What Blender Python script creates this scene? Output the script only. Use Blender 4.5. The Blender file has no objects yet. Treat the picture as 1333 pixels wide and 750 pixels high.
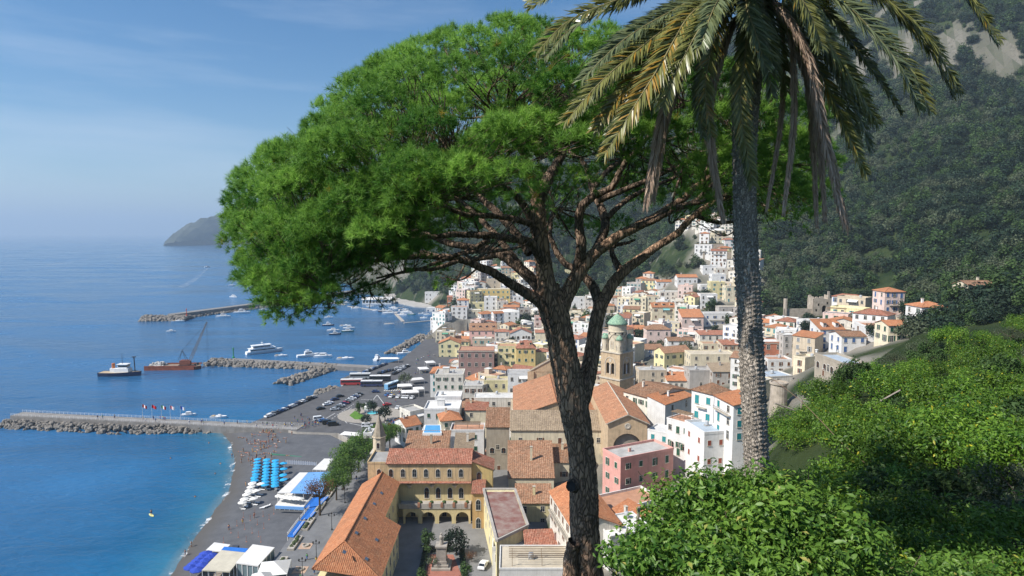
import bpy, bmesh, math, random
import numpy as np
from mathutils import Vector, Matrix, noise as mnoise

# ------------------------------------------------------------------ camera, sky, sun, exposure
scene = bpy.context.scene
COL = scene.collection
rad = math.radians
FPX, CAMH, HOR = 809.0, 88.0, 303.0            # focal length in photo pixels, eye height, horizon row
PITCH = math.atan((375 - HOR) / FPX)
cd = bpy.data.cameras.new('camera'); cam = bpy.data.objects.new('camera', cd); COL.objects.link(cam)
cd.sensor_width = 36.0; cd.lens = 36.0 * FPX / 1333.0; cd.clip_start = 0.1; cd.clip_end = 80000
cam.location = (0, 0, CAMH); cam.rotation_euler = (math.pi / 2 - PITCH, 0, 0)
scene.camera = cam

SUN_EL, SUN_AZ = rad(45), rad(-116)            # azimuth measured from +Y towards +X
sun_dir = Vector((math.sin(SUN_AZ) * math.cos(SUN_EL), math.cos(SUN_AZ) * math.cos(SUN_EL), math.sin(SUN_EL)))
world = bpy.data.worlds.new('World'); scene.world = world; world.use_nodes = True
wn, wl = world.node_tree.nodes, world.node_tree.links
wn.clear()
w_out = wn.new('ShaderNodeOutputWorld'); w_bg = wn.new('ShaderNodeBackground'); w_sky = wn.new('ShaderNodeTexSky')
w_sky.sky_type = 'NISHITA'; w_sky.sun_disc = False; w_sky.sun_elevation = SUN_EL; w_sky.sun_rotation = SUN_AZ
w_sky.altitude = 100; w_sky.air_density = 1.0; w_sky.dust_density = 0.2; w_sky.ozone_density = 3.0
w_tc = wn.new('ShaderNodeTexCoord'); w_map = wn.new('ShaderNodeMapping'); w_noise = wn.new('ShaderNodeTexNoise')
w_map.inputs['Rotation'].default_value = (0.2, -0.38, 0.3); w_map.inputs['Scale'].default_value = (1.1, 1.4, 9.0)
w_noise.inputs['Scale'].default_value = 1.3; w_noise.inputs['Detail'].default_value = 7; w_noise.inputs['Roughness'].default_value = 0.55
w_ramp = wn.new('ShaderNodeValToRGB'); w_ramp.color_ramp.elements[0].position = 0.44; w_ramp.color_ramp.elements[1].position = 0.74
w_ramp.color_ramp.elements[1].color = (0.42, 0.42, 0.42, 1)
w_mix = wn.new('ShaderNodeMixRGB'); w_mix.inputs['Color2'].default_value = (7.0, 7.6, 8.6, 1)
wl.new(w_tc.outputs['Generated'], w_map.inputs['Vector']); wl.new(w_map.outputs[0], w_noise.inputs['Vector'])
wl.new(w_noise.outputs[0], w_ramp.inputs[0]); wl.new(w_ramp.outputs[0], w_mix.inputs['Fac'])
w_hs = wn.new('ShaderNodeHueSaturation'); w_hs.inputs['Saturation'].default_value = 1.34; wl.new(w_sky.outputs[0], w_hs.inputs['Color']); wl.new(w_hs.outputs[0], w_mix.inputs['Color1']); wl.new(w_mix.outputs[0], w_bg.inputs['Color'])
w_bg.inputs['Strength'].default_value = 0.078
wl.new(w_bg.outputs[0], w_out.inputs['Surface'])

sd = bpy.data.lights.new('sun', 'SUN'); sun = bpy.data.objects.new('sun', sd); COL.objects.link(sun)
sd.energy = 4.4; sd.angle = rad(0.55); sd.color = (1.0, 0.94, 0.85)
sun.rotation_euler = sun_dir.to_track_quat('Z', 'Y').to_euler(); sun.location = (-60, -20, 160)

scene.view_settings.view_transform = 'Standard'; scene.view_settings.look = 'None'
scene.view_settings.exposure = 0.68; scene.view_settings.gamma = 1.0
scene.render.engine = 'CYCLES'
cy = scene.cycles
cy.use_denoising = True
try: cy.denoiser = 'OPENIMAGEDENOISE'
except Exception: pass
cy.max_bounces = 6; cy.diffuse_bounces = 2; cy.glossy_bounces = 2; cy.transmission_bounces = 3; cy.volume_bounces = 1
cy.transparent_max_bounces = 8; cy.caustics_reflective = False; cy.caustics_refractive = False

# ------------------------------------------------------------------ helpers
_cp, _sp = math.cos(PITCH), math.sin(PITCH)
def ray(px, py):
    a, b = (px - 666.5) / FPX, (375 - py) / FPX
    return (a, _cp + b * _sp, -_sp + b * _cp)
def at(px, py, D):
    d = ray(px, py); t = D / d[1]
    return Vector((d[0] * t, D, CAMH + d[2] * t))
def atz(px, py, z):
    d = ray(px, py); t = (z - CAMH) / d[2]
    return Vector((d[0] * t, d[1] * t, z))
def px_of(p):                                        # world point to photo pixel
    x, y, z = p[0], p[1], p[2] - CAMH
    fz = y * _cp - z * _sp; up = y * _sp + z * _cp
    return (666.5 + FPX * x / fz, 375 - FPX * up / fz)

MATS = {}
def nd(nt, typ, **kw):
    n = nt.nodes.new(typ)
    for k, v in kw.items():
        if hasattr(n, k): setattr(n, k, v)
        else: n.inputs[k.replace('_', ' ')].default_value = v
    return n
def new_mat(name):
    m = bpy.data.materials.new(name); m.use_nodes = True
    nt = m.node_tree; b = nt.nodes['Principled BSDF']
    MATS[name] = m
    return m, nt, b
def c4(c): return (c[0], c[1], c[2], 1.0)
def mul(c, k): return tuple(min(1.0, x * k) for x in c)

def surf(name, col, rough=0.85, var=0.18, scale=1.2, bump=0.0, bscale=None, stretch=(1, 1, 1), col2=None, objvar=0.0, spec=0.3, metal=0.0, streak=0.0):
    """plain procedural surface: colour mottled by two noises, optional bump, rain streaks and per-object variation"""
    if name in MATS: return MATS[name]
    m, nt, b = new_mat(name); L = nt.links
    tc = nd(nt, 'ShaderNodeTexCoord'); mp = nd(nt, 'ShaderNodeMapping'); mp.inputs['Scale'].default_value = stretch
    L.new(tc.outputs['Object'], mp.inputs['Vector'])
    n1 = nd(nt, 'ShaderNodeTexNoise', Scale=scale, Detail=6.0, Roughness=0.62)
    L.new(mp.outputs[0], n1.inputs['Vector'])
    rp = nd(nt, 'ShaderNodeValToRGB')
    rp.color_ramp.elements[0].position = 0.32; rp.color_ramp.elements[1].position = 0.70
    rp.color_ramp.elements[0].color = c4(mul(col, 1 - var)); rp.color_ramp.elements[1].color = c4(mul(col2 or col, 1 + var * 0.6))
    L.new(n1.outputs[0], rp.inputs[0]); out = rp.outputs[0]
    if streak > 0:
        mp2 = nd(nt, 'ShaderNodeMapping'); mp2.inputs['Scale'].default_value = (2.2, 2.2, 0.16)
        L.new(tc.outputs['Object'], mp2.inputs['Vector'])
        n2 = nd(nt, 'ShaderNodeTexNoise', Scale=1.0, Detail=5.0, Roughness=0.7); L.new(mp2.outputs[0], n2.inputs['Vector'])
        r2 = nd(nt, 'ShaderNodeValToRGB'); r2.color_ramp.elements[0].position = 0.48; r2.color_ramp.elements[1].position = 0.72
        r2.color_ramp.elements[0].color = (0, 0, 0, 1); r2.color_ramp.elements[1].color = (streak,) * 3 + (1,)
        L.new(n2.outputs[0], r2.inputs[0])
        mx = nd(nt, 'ShaderNodeMixRGB'); mx.inputs['Color2'].default_value = (0.16, 0.13, 0.10, 1)
        L.new(r2.outputs[0], mx.inputs['Fac']); L.new(out, mx.inputs['Color1']); out = mx.outputs[0]
    if objvar > 0:
        oi = nd(nt, 'ShaderNodeObjectInfo'); hs = nd(nt, 'ShaderNodeHueSaturation')
        mr = nd(nt, 'ShaderNodeMapRange'); mr.inputs['To Min'].default_value = 1 - objvar; mr.inputs['To Max'].default_value = 1 + objvar
        L.new(oi.outputs['Random'], mr.inputs['Value']); L.new(mr.outputs[0], hs.inputs['Value']); L.new(out, hs.inputs['Color']); out = hs.outputs[0]
    L.new(out, b.inputs['Base Color'])
    b.inputs['Roughness'].default_value = rough; b.inputs['Specular IOR Level'].default_value = spec; b.inputs['Metallic'].default_value = metal
    if bump > 0:
        n3 = nd(nt, 'ShaderNodeTexNoise', Scale=bscale or scale * 4, Detail=5.0, Roughness=0.65); L.new(mp.outputs[0], n3.inputs['Vector'])
        bp = nd(nt, 'ShaderNodeBump', Strength=bump); bp.inputs['Distance'].default_value = 0.1
        L.new(n3.outputs[0], bp.inputs['Height']); L.new(bp.outputs[0], b.inputs['Normal'])
    return m

def tile_mat(name, cols, cell=0.33, dirt=0.35):
    """clay roof tiles: every tile its own fired colour, lichen and soot in patches"""
    if name in MATS: return MATS[name]
    m, nt, b = new_mat(name); L = nt.links
    tc = nd(nt, 'ShaderNodeTexCoord')
    v = nd(nt, 'ShaderNodeTexVoronoi', Scale=1.0 / cell); L.new(tc.outputs['Object'], v.inputs['Vector'])
    sp = nd(nt, 'ShaderNodeSeparateColor'); L.new(v.outputs['Color'], sp.inputs[0])
    rp = nd(nt, 'ShaderNodeValToRGB'); e = rp.color_ramp.elements
    e[0].position = 0.0; e[0].color = c4(cols[0]); e[1].position = 1.0; e[1].color = c4(cols[-1])
    for i, c in enumerate(cols[1:-1]):
        q = e.new((i + 1) / (len(cols) - 1)); q.color = c4(c)
    L.new(sp.outputs[0], rp.inputs[0])
    n = nd(nt, 'ShaderNodeTexNoise', Scale=0.35, Detail=7.0, Roughness=0.68); L.new(tc.outputs['Object'], n.inputs['Vector'])
    r2 = nd(nt, 'ShaderNodeValToRGB'); r2.color_ramp.elements[0].position = 0.47; r2.color_ramp.elements[1].position = 0.70
    r2.color_ramp.elements[1].color = (dirt,) * 3 + (1,); L.new(n.outputs[0], r2.inputs[0])
    mx = nd(nt, 'ShaderNodeMixRGB'); mx.inputs['Color2'].default_value = (0.13, 0.095, 0.065, 1)
    L.new(r2.outputs[0], mx.inputs['Fac']); L.new(rp.outputs[0], mx.inputs['Color1'])
    oi = nd(nt, 'ShaderNodeObjectInfo'); hs = nd(nt, 'ShaderNodeHueSaturation'); mr = nd(nt, 'ShaderNodeMapRange')
    mr.inputs['To Min'].default_value = 0.85; mr.inputs['To Max'].default_value = 1.15
    L.new(oi.outputs['Random'], mr.inputs['Value']); L.new(mr.outputs[0], hs.inputs['Value']); L.new(mx.outputs[0], hs.inputs['Color'])
    L.new(hs.outputs[0], b.inputs['Base Color']); b.inputs['Roughness'].default_value = 0.9; b.inputs['Specular IOR Level'].default_value = 0.2
    bp = nd(nt, 'ShaderNodeBump', Strength=0.5); bp.inputs['Distance'].default_value = 0.08
    L.new(v.outputs['Distance'], bp.inputs['Height']); L.new(bp.outputs[0], b.inputs['Normal'])
    return m

def leaf_mat(name, dark, light, trans=0.3, rough=0.5, spec=0.3, tint='tint', yellow=None, objvar=0.12):
    """foliage: per-leaf colour from the leaf's own tint value, light shining through"""
    if name in MATS: return MATS[name]
    m, nt, b = new_mat(name); L = nt.links
    a = nd(nt, 'ShaderNodeAttribute', attribute_name=tint)
    rp = nd(nt, 'ShaderNodeValToRGB'); e = rp.color_ramp.elements
    e[0].color = c4(dark); e[1].color = c4(light); e[1].position = 0.9
    if yellow:
        e[1].position = 0.88; q = e.new(1.0); q.color = c4(yellow)
    L.new(a.outputs['Fac'], rp.inputs[0])
    oi = nd(nt, 'ShaderNodeObjectInfo'); hs = nd(nt, 'ShaderNodeHueSaturation'); mr = nd(nt, 'ShaderNodeMapRange')
    mr.inputs['To Min'].default_value = 1 - objvar; mr.inputs['To Max'].default_value = 1 + objvar
    L.new(oi.outputs['Random'], mr.inputs['Value']); L.new(mr.outputs[0], hs.inputs['Value']); L.new(rp.outputs[0], hs.inputs['Color'])
    L.new(hs.outputs[0], b.inputs['Base Color']); b.inputs['Roughness'].default_value = rough; b.inputs['Specular IOR Level'].default_value = spec
    if trans > 0:
        t = nd(nt, 'ShaderNodeBsdfTranslucent'); mixs = nd(nt, 'ShaderNodeMixShader', Fac=trans)
        L.new(hs.outputs[0], t.inputs['Color']); o = nt.nodes['Material Output']
        L.new(b.outputs[0], mixs.inputs[1]); L.new(t.outputs[0], mixs.inputs[2]); L.new(mixs.outputs[0], o.inputs['Surface'])
    return m

class MB:
    """collects polygons with material slots and links them as ONE mesh object"""
    def __init__(s): s.v, s.f, s.m, s.mats = [], [], [], []
    def slot(s, mat):
        if mat not in s.mats: s.mats.append(mat)
        return s.mats.index(mat)
    def poly(s, pts, mat):
        n = len(s.v); s.v.extend([tuple(p) for p in pts]); s.f.append(tuple(range(n, n + len(pts)))); s.m.append(s.slot(mat))
    def add(s, verts, faces, mat):
        n = len(s.v); k = s.slot(mat); s.v.extend([tuple(p) for p in verts])
        for f in faces: s.f.append(tuple(i + n for i in f)); s.m.append(k)
    def box(s, x0, x1, y0, y1, z0, z1, mat):
        s.add([(x0, y0, z0), (x1, y0, z0), (x1, y1, z0), (x0, y1, z0), (x0, y0, z1), (x1, y0, z1), (x1, y1, z1), (x0, y1, z1)],
              [(0, 3, 2, 1), (4, 5, 6, 7), (0, 1, 5, 4), (1, 2, 6, 5), (2, 3, 7, 6), (3, 0, 4, 7)], mat)
    def prism(s, pts, z0, z1, mat, top=None):
        n = len(pts); zt = (lambda p: p[2] if len(p) > 2 else z1)
        a = [(p[0], p[1], z0) for p in pts]; b = [(p[0], p[1], zt(p)) for p in pts]
        area = sum(pts[i][0] * pts[(i + 1) % n][1] - pts[(i + 1) % n][0] * pts[i][1] for i in range(n))
        if area < 0: a, b = a[::-1], b[::-1]
        s.add(a + b, [(i, (i + 1) % n, n + (i + 1) % n, n + i) for i in range(n)] + [tuple(range(n - 1, -1, -1))], mat)
        s.add(b, [tuple(range(n))], top or mat)
    def bar(s, p, q, r, mat, n=4, r2=None):
        p, q = Vector(p), Vector(q); d = (q - p)
        if d.length < 1e-6: return
        d.normalize(); u = d.orthogonal().normalized(); w = d.cross(u); r2 = r if r2 is None else r2
        A = [p + (u * math.cos(6.2832 * i / n) + w * math.sin(6.2832 * i / n)) * r for i in range(n)]
        B = [q + (u * math.cos(6.2832 * i / n) + w * math.sin(6.2832 * i / n)) * r2 for i in range(n)]
        s.add(A + B, [(i, (i + 1) % n, n + (i + 1) % n, n + i) for i in range(n)] + [tuple(range(n - 1, -1, -1)), tuple(range(n, 2 * n))], mat)
    def lathe(s, prof, mat, n=16, c=(0, 0), a0=0.0):
        V = []; F = []
        for (r, z) in prof:
            for i in range(n):
                a = a0 + 6.28318 * i / n; V.append((c[0] + r * math.cos(a), c[1] + r * math.sin(a), z))
        for k in range(len(prof) - 1):
            for i in range(n):
                j = (i + 1) % n; F.append((k * n + i, k * n + j, (k + 1) * n + j, (k + 1) * n + i))
        F.append(tuple(range(n - 1, -1, -1))); F.append(tuple((len(prof) - 1) * n + i for i in range(n)))
        s.add(V, F, mat)
    def mesh(s, name, smooth=False):
        me = bpy.data.meshes.new(name); me.from_pydata(s.v, [], s.f)
        for m in s.mats: me.materials.append(m)
        me.polygons.foreach_set('material_index', s.m)
        if smooth: me.polygons.foreach_set('use_smooth', [True] * len(s.f))
        me.update(); return me
    def build(s, name, parent=None, smooth=False):
        return link(name, s.mesh(name, smooth), parent)

def link(name, data, parent=None, loc=None, rz=0.0, scale=None):
    o = bpy.data.objects.new(name, data); COL.objects.link(o)
    if parent is not None: o.parent = parent
    if loc is not None: o.location = loc
    if rz: o.rotation_euler = (0, 0, rz)
    if scale is not None: o.scale = scale
    return o
def empty(name, loc=(0, 0, 0), rz=0.0):
    o = link(name, None, None, loc, rz); o.empty_display_size = 0.5
    return o
def tag(o, label=None, cat=None, group=None, kind=None):
    if label: o['label'] = label
    if cat: o['category'] = cat
    if group: o['group'] = group
    if kind: o['kind'] = kind
    return o
def copy_tree(o, parent=None):
    c = o.copy(); COL.objects.link(c); c.parent = parent
    for ch in o.children: copy_tree(ch, c)
    return c
def np_mesh(name, verts, faces, mat, tint=None, smooth=False):
    """verts (n,3), faces (m,k) arrays to a mesh, fast"""
    me = bpy.data.meshes.new(name); k = faces.shape[1]; m = len(faces)
    me.vertices.add(len(verts)); me.vertices.foreach_set('co', np.ascontiguousarray(verts, dtype=np.float32).ravel())
    me.loops.add(m * k); me.loops.foreach_set('vertex_index', np.ascontiguousarray(faces, dtype=np.int32).ravel())
    me.polygons.add(m); me.polygons.foreach_set('loop_start', np.arange(0, m * k, k, dtype=np.int32))
    if smooth: me.polygons.foreach_set('use_smooth', np.ones(m, dtype=bool))
    me.update(calc_edges=True)
    if tint is not None:
        a = me.attributes.new('tint', 'FLOAT', 'POINT'); a.data.foreach_set('value', np.ascontiguousarray(tint, dtype=np.float32))
    for q in (mat if isinstance(mat, (list, tuple)) else [mat]): me.materials.append(q)
    return me
def frames(axis, rng):
    """orthonormal frames whose third axis is `axis` (n,3), spun at random"""
    a = axis / np.linalg.norm(axis, axis=1, keepdims=True)
    r = rng.normal(size=a.shape); u = r - (r * a).sum(1, keepdims=True) * a
    u /= np.linalg.norm(u, axis=1, keepdims=True)
    return u, np.cross(a, u), a
def catmull(P, n):
    P = np.array(P, float); Q = np.vstack([2 * P[0] - P[1], P, 2 * P[-1] - P[-2]]); out = []
    for i in range(1, len(Q) - 2):
        t = np.linspace(0, 1, n, endpoint=False)[:, None]
        a, b, c, d = Q[i - 1], Q[i], Q[i + 1], Q[i + 2]
        out.append(0.5 * ((2 * b) + (-a + c) * t + (2 * a - 5 * b + 4 * c - d) * t ** 2 + (-a + 3 * b - 3 * c + d) * t ** 3))
    out.append(P[-1:]); return np.vstack(out)
def tube(pts, radii, sides):
    """tube along points: verts (n*sides,3), quads; no twist"""
    pts = np.asarray(pts, float); n = len(pts); tg = np.gradient(pts, axis=0); tg /= np.linalg.norm(tg, axis=1, keepdims=True)
    ref = np.array([0.31, -0.95, 0.05]) if abs(tg[0] @ np.array([0.31, -0.95, 0.05])) < 0.9 else np.array([1.0, 0, 0])
    u = ref - (ref @ tg[0]) * tg[0]; u /= np.linalg.norm(u); V = np.empty((n, sides, 3)); N = np.empty((n, sides, 3))
    an = np.linspace(0, 2 * math.pi, sides, endpoint=False)
    for i in range(n):
        u = u - (u @ tg[i]) * tg[i]; u /= np.linalg.norm(u); w = np.cross(tg[i], u)
        d = np.cos(an)[:, None] * u + np.sin(an)[:, None] * w
        N[i] = d; V[i] = pts[i] + d * radii[i]
    idx = np.arange(n * sides).reshape(n, sides); r = np.roll(idx, -1, axis=1)
    F = np.stack([idx[:-1], r[:-1], r[1:], idx[1:]], axis=-1).reshape(-1, 4)
    return V, N, F
# ------------------------------------------------------------------ ground sheet: sea, hills, town slope
ctrl_px = [  # (photo column, photo row, distance)
 (600,560,258),(600,500,337),(600,440,472),(600,410,514),(600,380,560),(600,350,620),(600,300,760),(600,240,1050),(600,190,1500),
 (700,560,245),(700,480,347),(700,440,437),(700,410,520),(700,380,600),(700,350,680),(700,300,900),(700,240,1150),(700,170,1500),
 (800,560,233),(800,480,324),(800,440,413),(800,410,514),(800,380,600),(800,350,680),(800,320,760),(800,250,950),(800,160,1300),(800,110,1700),
 (900,600,190),(900,540,239),(900,480,311),(900,440,390),(900,410,440),(900,380,490),(900,350,530),(900,320,565),(900,300,620),(900,200,850),(900,80,1300),
 (1000,540,200),(1000,480,283),(1000,440,354),(1000,410,420),(1000,380,470),(1000,350,540),(1000,300,640),(1000,200,820),(1000,100,1050),(1000,30,1500),
 (1080,480,190),(1080,440,270),(1080,410,370),(1080,390,430),(1080,350,480),(1080,300,560),(1080,200,740),(1080,100,1000),(1080,20,1300),
 (1166,430,230),(1166,400,300),(1166,370,380),(1166,300,480),(1166,200,640),(1166,100,850),(1166,0,1100),
 (1333,385,230),(1333,300,350),(1333,200,500),(1333,0,850),(1600,300,300),(1600,100,600),(1600,-100,1100),
 (560,390,640),(560,370,700),(560,340,800),(560,300,900),(560,240,1200),
 (520,376,880),(500,350,1000),(500,300,1150),(500,250,1500),(470,345,1150),(450,310,1400),(440,285,1900),
 (1000,600,46),(1020,578,54),(1036,548,62),(1085,506,76),(1120,488,84),(1166,478,92),(1100,580,48),(1166,610,36),(1166,700,24),(1060,680,26),(1060,620,38),(1166,780,17),(1000,780,16),(1240,470,92),(1333,455,92),(1333,560,40),(1240,600,32),(1333,760,16),
 (1166,492,72),(1250,482,72),(1333,476,72),(1420,470,72),(1333,510,52),(1200,530,54),(1010,640,75),(1040,590,85),(1085,545,104),(1166,505,130),(1333,470,130),(940,680,50),
]
ctrl = [tuple(at(*c)) for c in ctrl_px]
ctrl += [(0, 3, 83), (5, 8, 80.5), (2, 14, 79.2), (-4, 12, 78), (10, 5, 83), (16, 8, 83), (30, 8, 82), (60, 20, 79), (100, 30, 80), (100, 60, 73), (-15, 8, 76), (-40, 5, 68), (0, -20, 88), (60, -20, 90), (-50, -20, 76),
         (-5, 32, 58), (-5, 60, 36), (-8, 100, 14), (15, 40, 56), (20, 70, 40), (22, 110, 22), (28, 150, 15), (45, 150, 18), (52, 120, 26), (58, 100, 38), (60, 160, 24), (75, 150, 38),
         (-30, 40, 46), (-35, 80, 20), (-45, 120, 6), (-90, 90, 3), (-80, 40, 20), (-120, 60, 2), (-60, 130, 4), (-16, 150, 3), (-16, 176, 3), (10, 180, 6), (30, 180, 12), (-60, 220, 3), (-50, 300, 3), (-60, 400, 3), (-60, 470, 3), (-40, 250, 5)]
ctrl = np.array(ctrl, float)
def _tps_fit(c):
    n = len(c); d = np.sqrt(((c[:, None, :2] - c[None, :, :2]) ** 2).sum(-1) + 9.0)
    A = np.zeros((n + 3, n + 3)); A[:n, :n] = d - np.eye(n) * 0.3; A[:n, n] = 1; A[:n, n + 1:] = c[:, :2]; A[n:, :n] = A[:n, n:].T
    return np.linalg.solve(A, np.concatenate([c[:, 2], np.zeros(3)]))
_w = _tps_fit(ctrl)
def in_poly(X, Y, poly):
    inside = np.zeros(X.shape, bool); n = len(poly); j = n - 1
    for i in range(n):
        xi, yi, xj, yj = poly[i][0], poly[i][1], poly[j][0], poly[j][1]
        c = ((yi > Y) != (yj > Y)) & (X < (xj - xi) * (Y - yi) / (yj - yi + 1e-12) + xi); inside ^= c; j = i
    return inside
def poly_dist(X, Y, poly, closed=True):
    best = np.full(X.shape, 1e9); n = len(poly)
    for i in range(n if closed else n - 1):
        ax, ay = poly[i][0], poly[i][1]; bx, by = poly[(i + 1) % n][0], poly[(i + 1) % n][1]
        dx, dy = bx - ax, by - ay; t = np.clip(((X - ax) * dx + (Y - ay) * dy) / (dx * dx + dy * dy + 1e-9), 0, 1)
        best = np.minimum(best, np.hypot(X - ax - t * dx, Y - ay - t * dy))
    return best
# coast at sea level, seen from the photograph's rows (beach, square, harbour, far village), then behind the pine to the cape
shore_px = [(140, 832), (180, 792), (222, 750), (250, 706), (276, 670), (298, 640), (306, 604), (301, 578), (286, 560)]
coast_px = shore_px + [(330, 552), (352, 541), (410, 519), (446, 508), (442, 496), (481, 481), (520, 470), (548, 448), (566, 432), (572, 416), (570, 404), (555, 397), (525, 391), (490, 386), (470, 383), (452, 372), (430, 360)]
coast = [tuple(atz(x, y, 0.0)[:2]) for x, y in coast_px]
land = [(-260, -900), (-190, -60), (-140, 60)] + coast + [(-640, 2000), (-700, 6000), (6000, 6000), (6000, -900)]
shore = coast[:len(shore_px)]
flat = coast[:17] + [(-32, 520), (-25, 330), (-30, 262), (2, 218), (10, 178), (8, 160), (0, 98), (-60, 90)]
def ground_arr(X, Y):
    X = np.asarray(X, float); Y = np.asarray(Y, float); z = np.zeros(X.shape); n = len(ctrl)
    for i in range(n): z += _w[i] * np.sqrt((X - ctrl[i, 0]) ** 2 + (Y - ctrl[i, 1]) ** 2 + 9.0)
    z += _w[n] + _w[n + 1] * X + _w[n + 2] * Y
    D = np.hypot(X, Y); far = np.clip((D - 420) / 500, 0, 1)
    z = z + far * (34 * np.sin(X * .011 + 1.3) * np.sin(Y * .0085) + 13 * np.sin(X * .037 + Y * .021) + 5 * np.sin(X * .09 - Y * .07))
    inside = in_poly(X, Y, land); d = poly_dist(X, Y, land)
    zin = np.minimum(np.minimum(np.maximum(z, 0.4), 0.4 + d * 0.9), 690 + 60 * np.sin(X * .004 + Y * .003))
    fl = in_poly(X, Y, flat); zin = np.where(fl, np.minimum(zin, -1.5), zin)
    return np.where(inside, zin, -np.minimum(14.0, 0.6 + d * 0.22))
def ground(x, y): return float(ground_arr(np.array([x]), np.array([y]))[0])
_ts = np.geomspace(90, 2400, 420)
def hit(px, py, tmin=120):
    """where the photo ray through a pixel meets the ground sheet"""
    d = ray(px, py); T = _ts[_ts > tmin]; Z = ground_arr(d[0] * T, d[1] * T); R = CAMH + d[2] * T
    k = np.argmax(R < Z)
    if not (R < Z).any(): k = len(T) - 1
    return Vector((d[0] * T[k], d[1] * T[k], Z[k]))

town_poly = [tuple(at(*c)[:2]) for c in [(560,640,170),(590,470,420),(568,430,545),(572,345,680),(700,345,720),(700,395,590),(840,395,560),(840,340,640),(930,300,640),(1000,330,520),(1005,400,440),(1090,400,420),(1170,360,420),(1200,420,230),(1060,470,205),(960,520,190),(940,610,150),(700,700,150)]]

def build_land():
    xs = np.concatenate([np.arange(-1500, -420, 60), np.arange(-420, -150, 9), np.arange(-150, -24, 4.0), np.arange(-24, 90, 1.6), np.arange(90, 180, 4.0), np.arange(180, 700, 8), np.arange(700, 2600, 60), [4000, 6000]])
    ys = np.concatenate([[-60, -40, -20], np.arange(-10, 130, 1.6), np.arange(130, 720, 5), np.arange(720, 1800, 16), np.arange(1800, 3200, 120), [4000, 5500]])
    X, Y = np.meshgrid(xs, ys); Z = ground_arr(X, Y)
    rg = np.random.default_rng(3); Z = Z + np.where(Z > 8, rg.normal(0, 0.22, Z.shape) * np.clip(np.hypot(X, Y) / 200, .15, 3), 0)
    V = np.stack([X, Y, Z], -1).reshape(-1, 3); idx = np.arange(X.size).reshape(X.shape)
    F = np.stack([idx[:-1, :-1], idx[:-1, 1:], idx[1:, 1:], idx[1:, :-1]], -1).reshape(-1, 4)
    t = np.zeros(X.shape)
    for (ax, ay, ar) in FOOT: t = np.maximum(t, np.clip(1.6 - np.hypot(X - ax, Y - ay) / (ar + 3.5), 0, 1))
    t = t.ravel(); veg = np.clip((125 - np.hypot(X, Y)) / 15, 0, 1).ravel()
    m, nt, b = new_mat('hill_ground'); L = nt.links
    tc = nd(nt, 'ShaderNodeTexCoord'); n1 = nd(nt, 'ShaderNodeTexNoise', Scale=0.05, Detail=9.0, Roughness=0.7); L.new(tc.outputs['Object'], n1.inputs['Vector'])
    rp = nd(nt, 'ShaderNodeValToRGB'); e = rp.color_ramp.elements; e[0].position = 0.36; e[0].color = (0.014, 0.028, 0.010, 1); e[1].position = 0.66; e[1].color = (0.045, 0.062, 0.024, 1)
    q = e.new(0.76); q.color = (0.12, 0.105, 0.075, 1); L.new(n1.outputs[0], rp.inputs[0])
    ge = nd(nt, 'ShaderNodeNewGeometry'); sx = nd(nt, 'ShaderNodeSeparateXYZ'); L.new(ge.outputs['True Normal'], sx.inputs[0])
    n2 = nd(nt, 'ShaderNodeTexNoise', Scale=0.25, Detail=8.0, Roughness=0.7); L.new(tc.outputs['Object'], n2.inputs['Vector'])
    rr = nd(nt, 'ShaderNodeValToRGB'); rr.color_ramp.elements[0].position = 0.3; rr.color_ramp.elements[0].color = (0.07, 0.072, 0.055, 1); rr.color_ramp.elements[1].position = 0.7; rr.color_ramp.elements[1].color = (0.24, 0.22, 0.19, 1); L.new(n2.outputs[0], rr.inputs[0])
    ad = nd(nt, 'ShaderNodeMath', operation='MULTIPLY_ADD'); ad.inputs[1].default_value = 0.35; L.new(n2.outputs[0], ad.inputs[0]); L.new(sx.outputs['Z'], ad.inputs[2])
    mr = nd(nt, 'ShaderNodeMapRange'); mr.inputs['From Min'].default_value = 0.86; mr.inputs['From Max'].default_value = 0.70; L.new(ad.outputs[0], mr.inputs['Value'])
    va = nd(nt, 'ShaderNodeAttribute', attribute_name='veg'); sb = nd(nt, 'ShaderNodeMath', operation='SUBTRACT', use_clamp=True); L.new(mr.outputs[0], sb.inputs[0]); L.new(va.outputs['Fac'], sb.inputs[1])
    mx = nd(nt, 'ShaderNodeMixRGB'); L.new(sb.outputs[0], mx.inputs['Fac']); L.new(rp.outputs[0], mx.inputs['Color1']); L.new(rr.outputs[0], mx.inputs['Color2'])
    at_ = nd(nt, 'ShaderNodeAttribute', attribute_name='tint'); mt = nd(nt, 'ShaderNodeMixRGB'); mt.inputs['Color2'].default_value = (0.26, 0.24, 0.21, 1)
    L.new(at_.outputs['Fac'], mt.inputs['Fac']); L.new(mx.outputs[0], mt.inputs['Color1']); L.new(mt.outputs[0], b.inputs['Base Color'])
    b.inputs['Roughness'].default_value = 0.95; b.inputs['Specular IOR Level'].default_value = 0.1
    bp = nd(nt, 'ShaderNodeBump', Strength=0.8); bp.inputs['Distance'].default_value = 1.0; L.new(n2.outputs[0], bp.inputs['Height']); L.new(bp.outputs[0], b.inputs['Normal'])
    me = np_mesh('hillside', V, F, m, t, True); at2 = me.attributes.new('veg', 'FLOAT', 'POINT'); at2.data.foreach_set('value', veg.astype(np.float32)); o = link('hillside', me); tag(o, 'steep green and rocky hillside rising behind the town', kind='structure')

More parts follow.
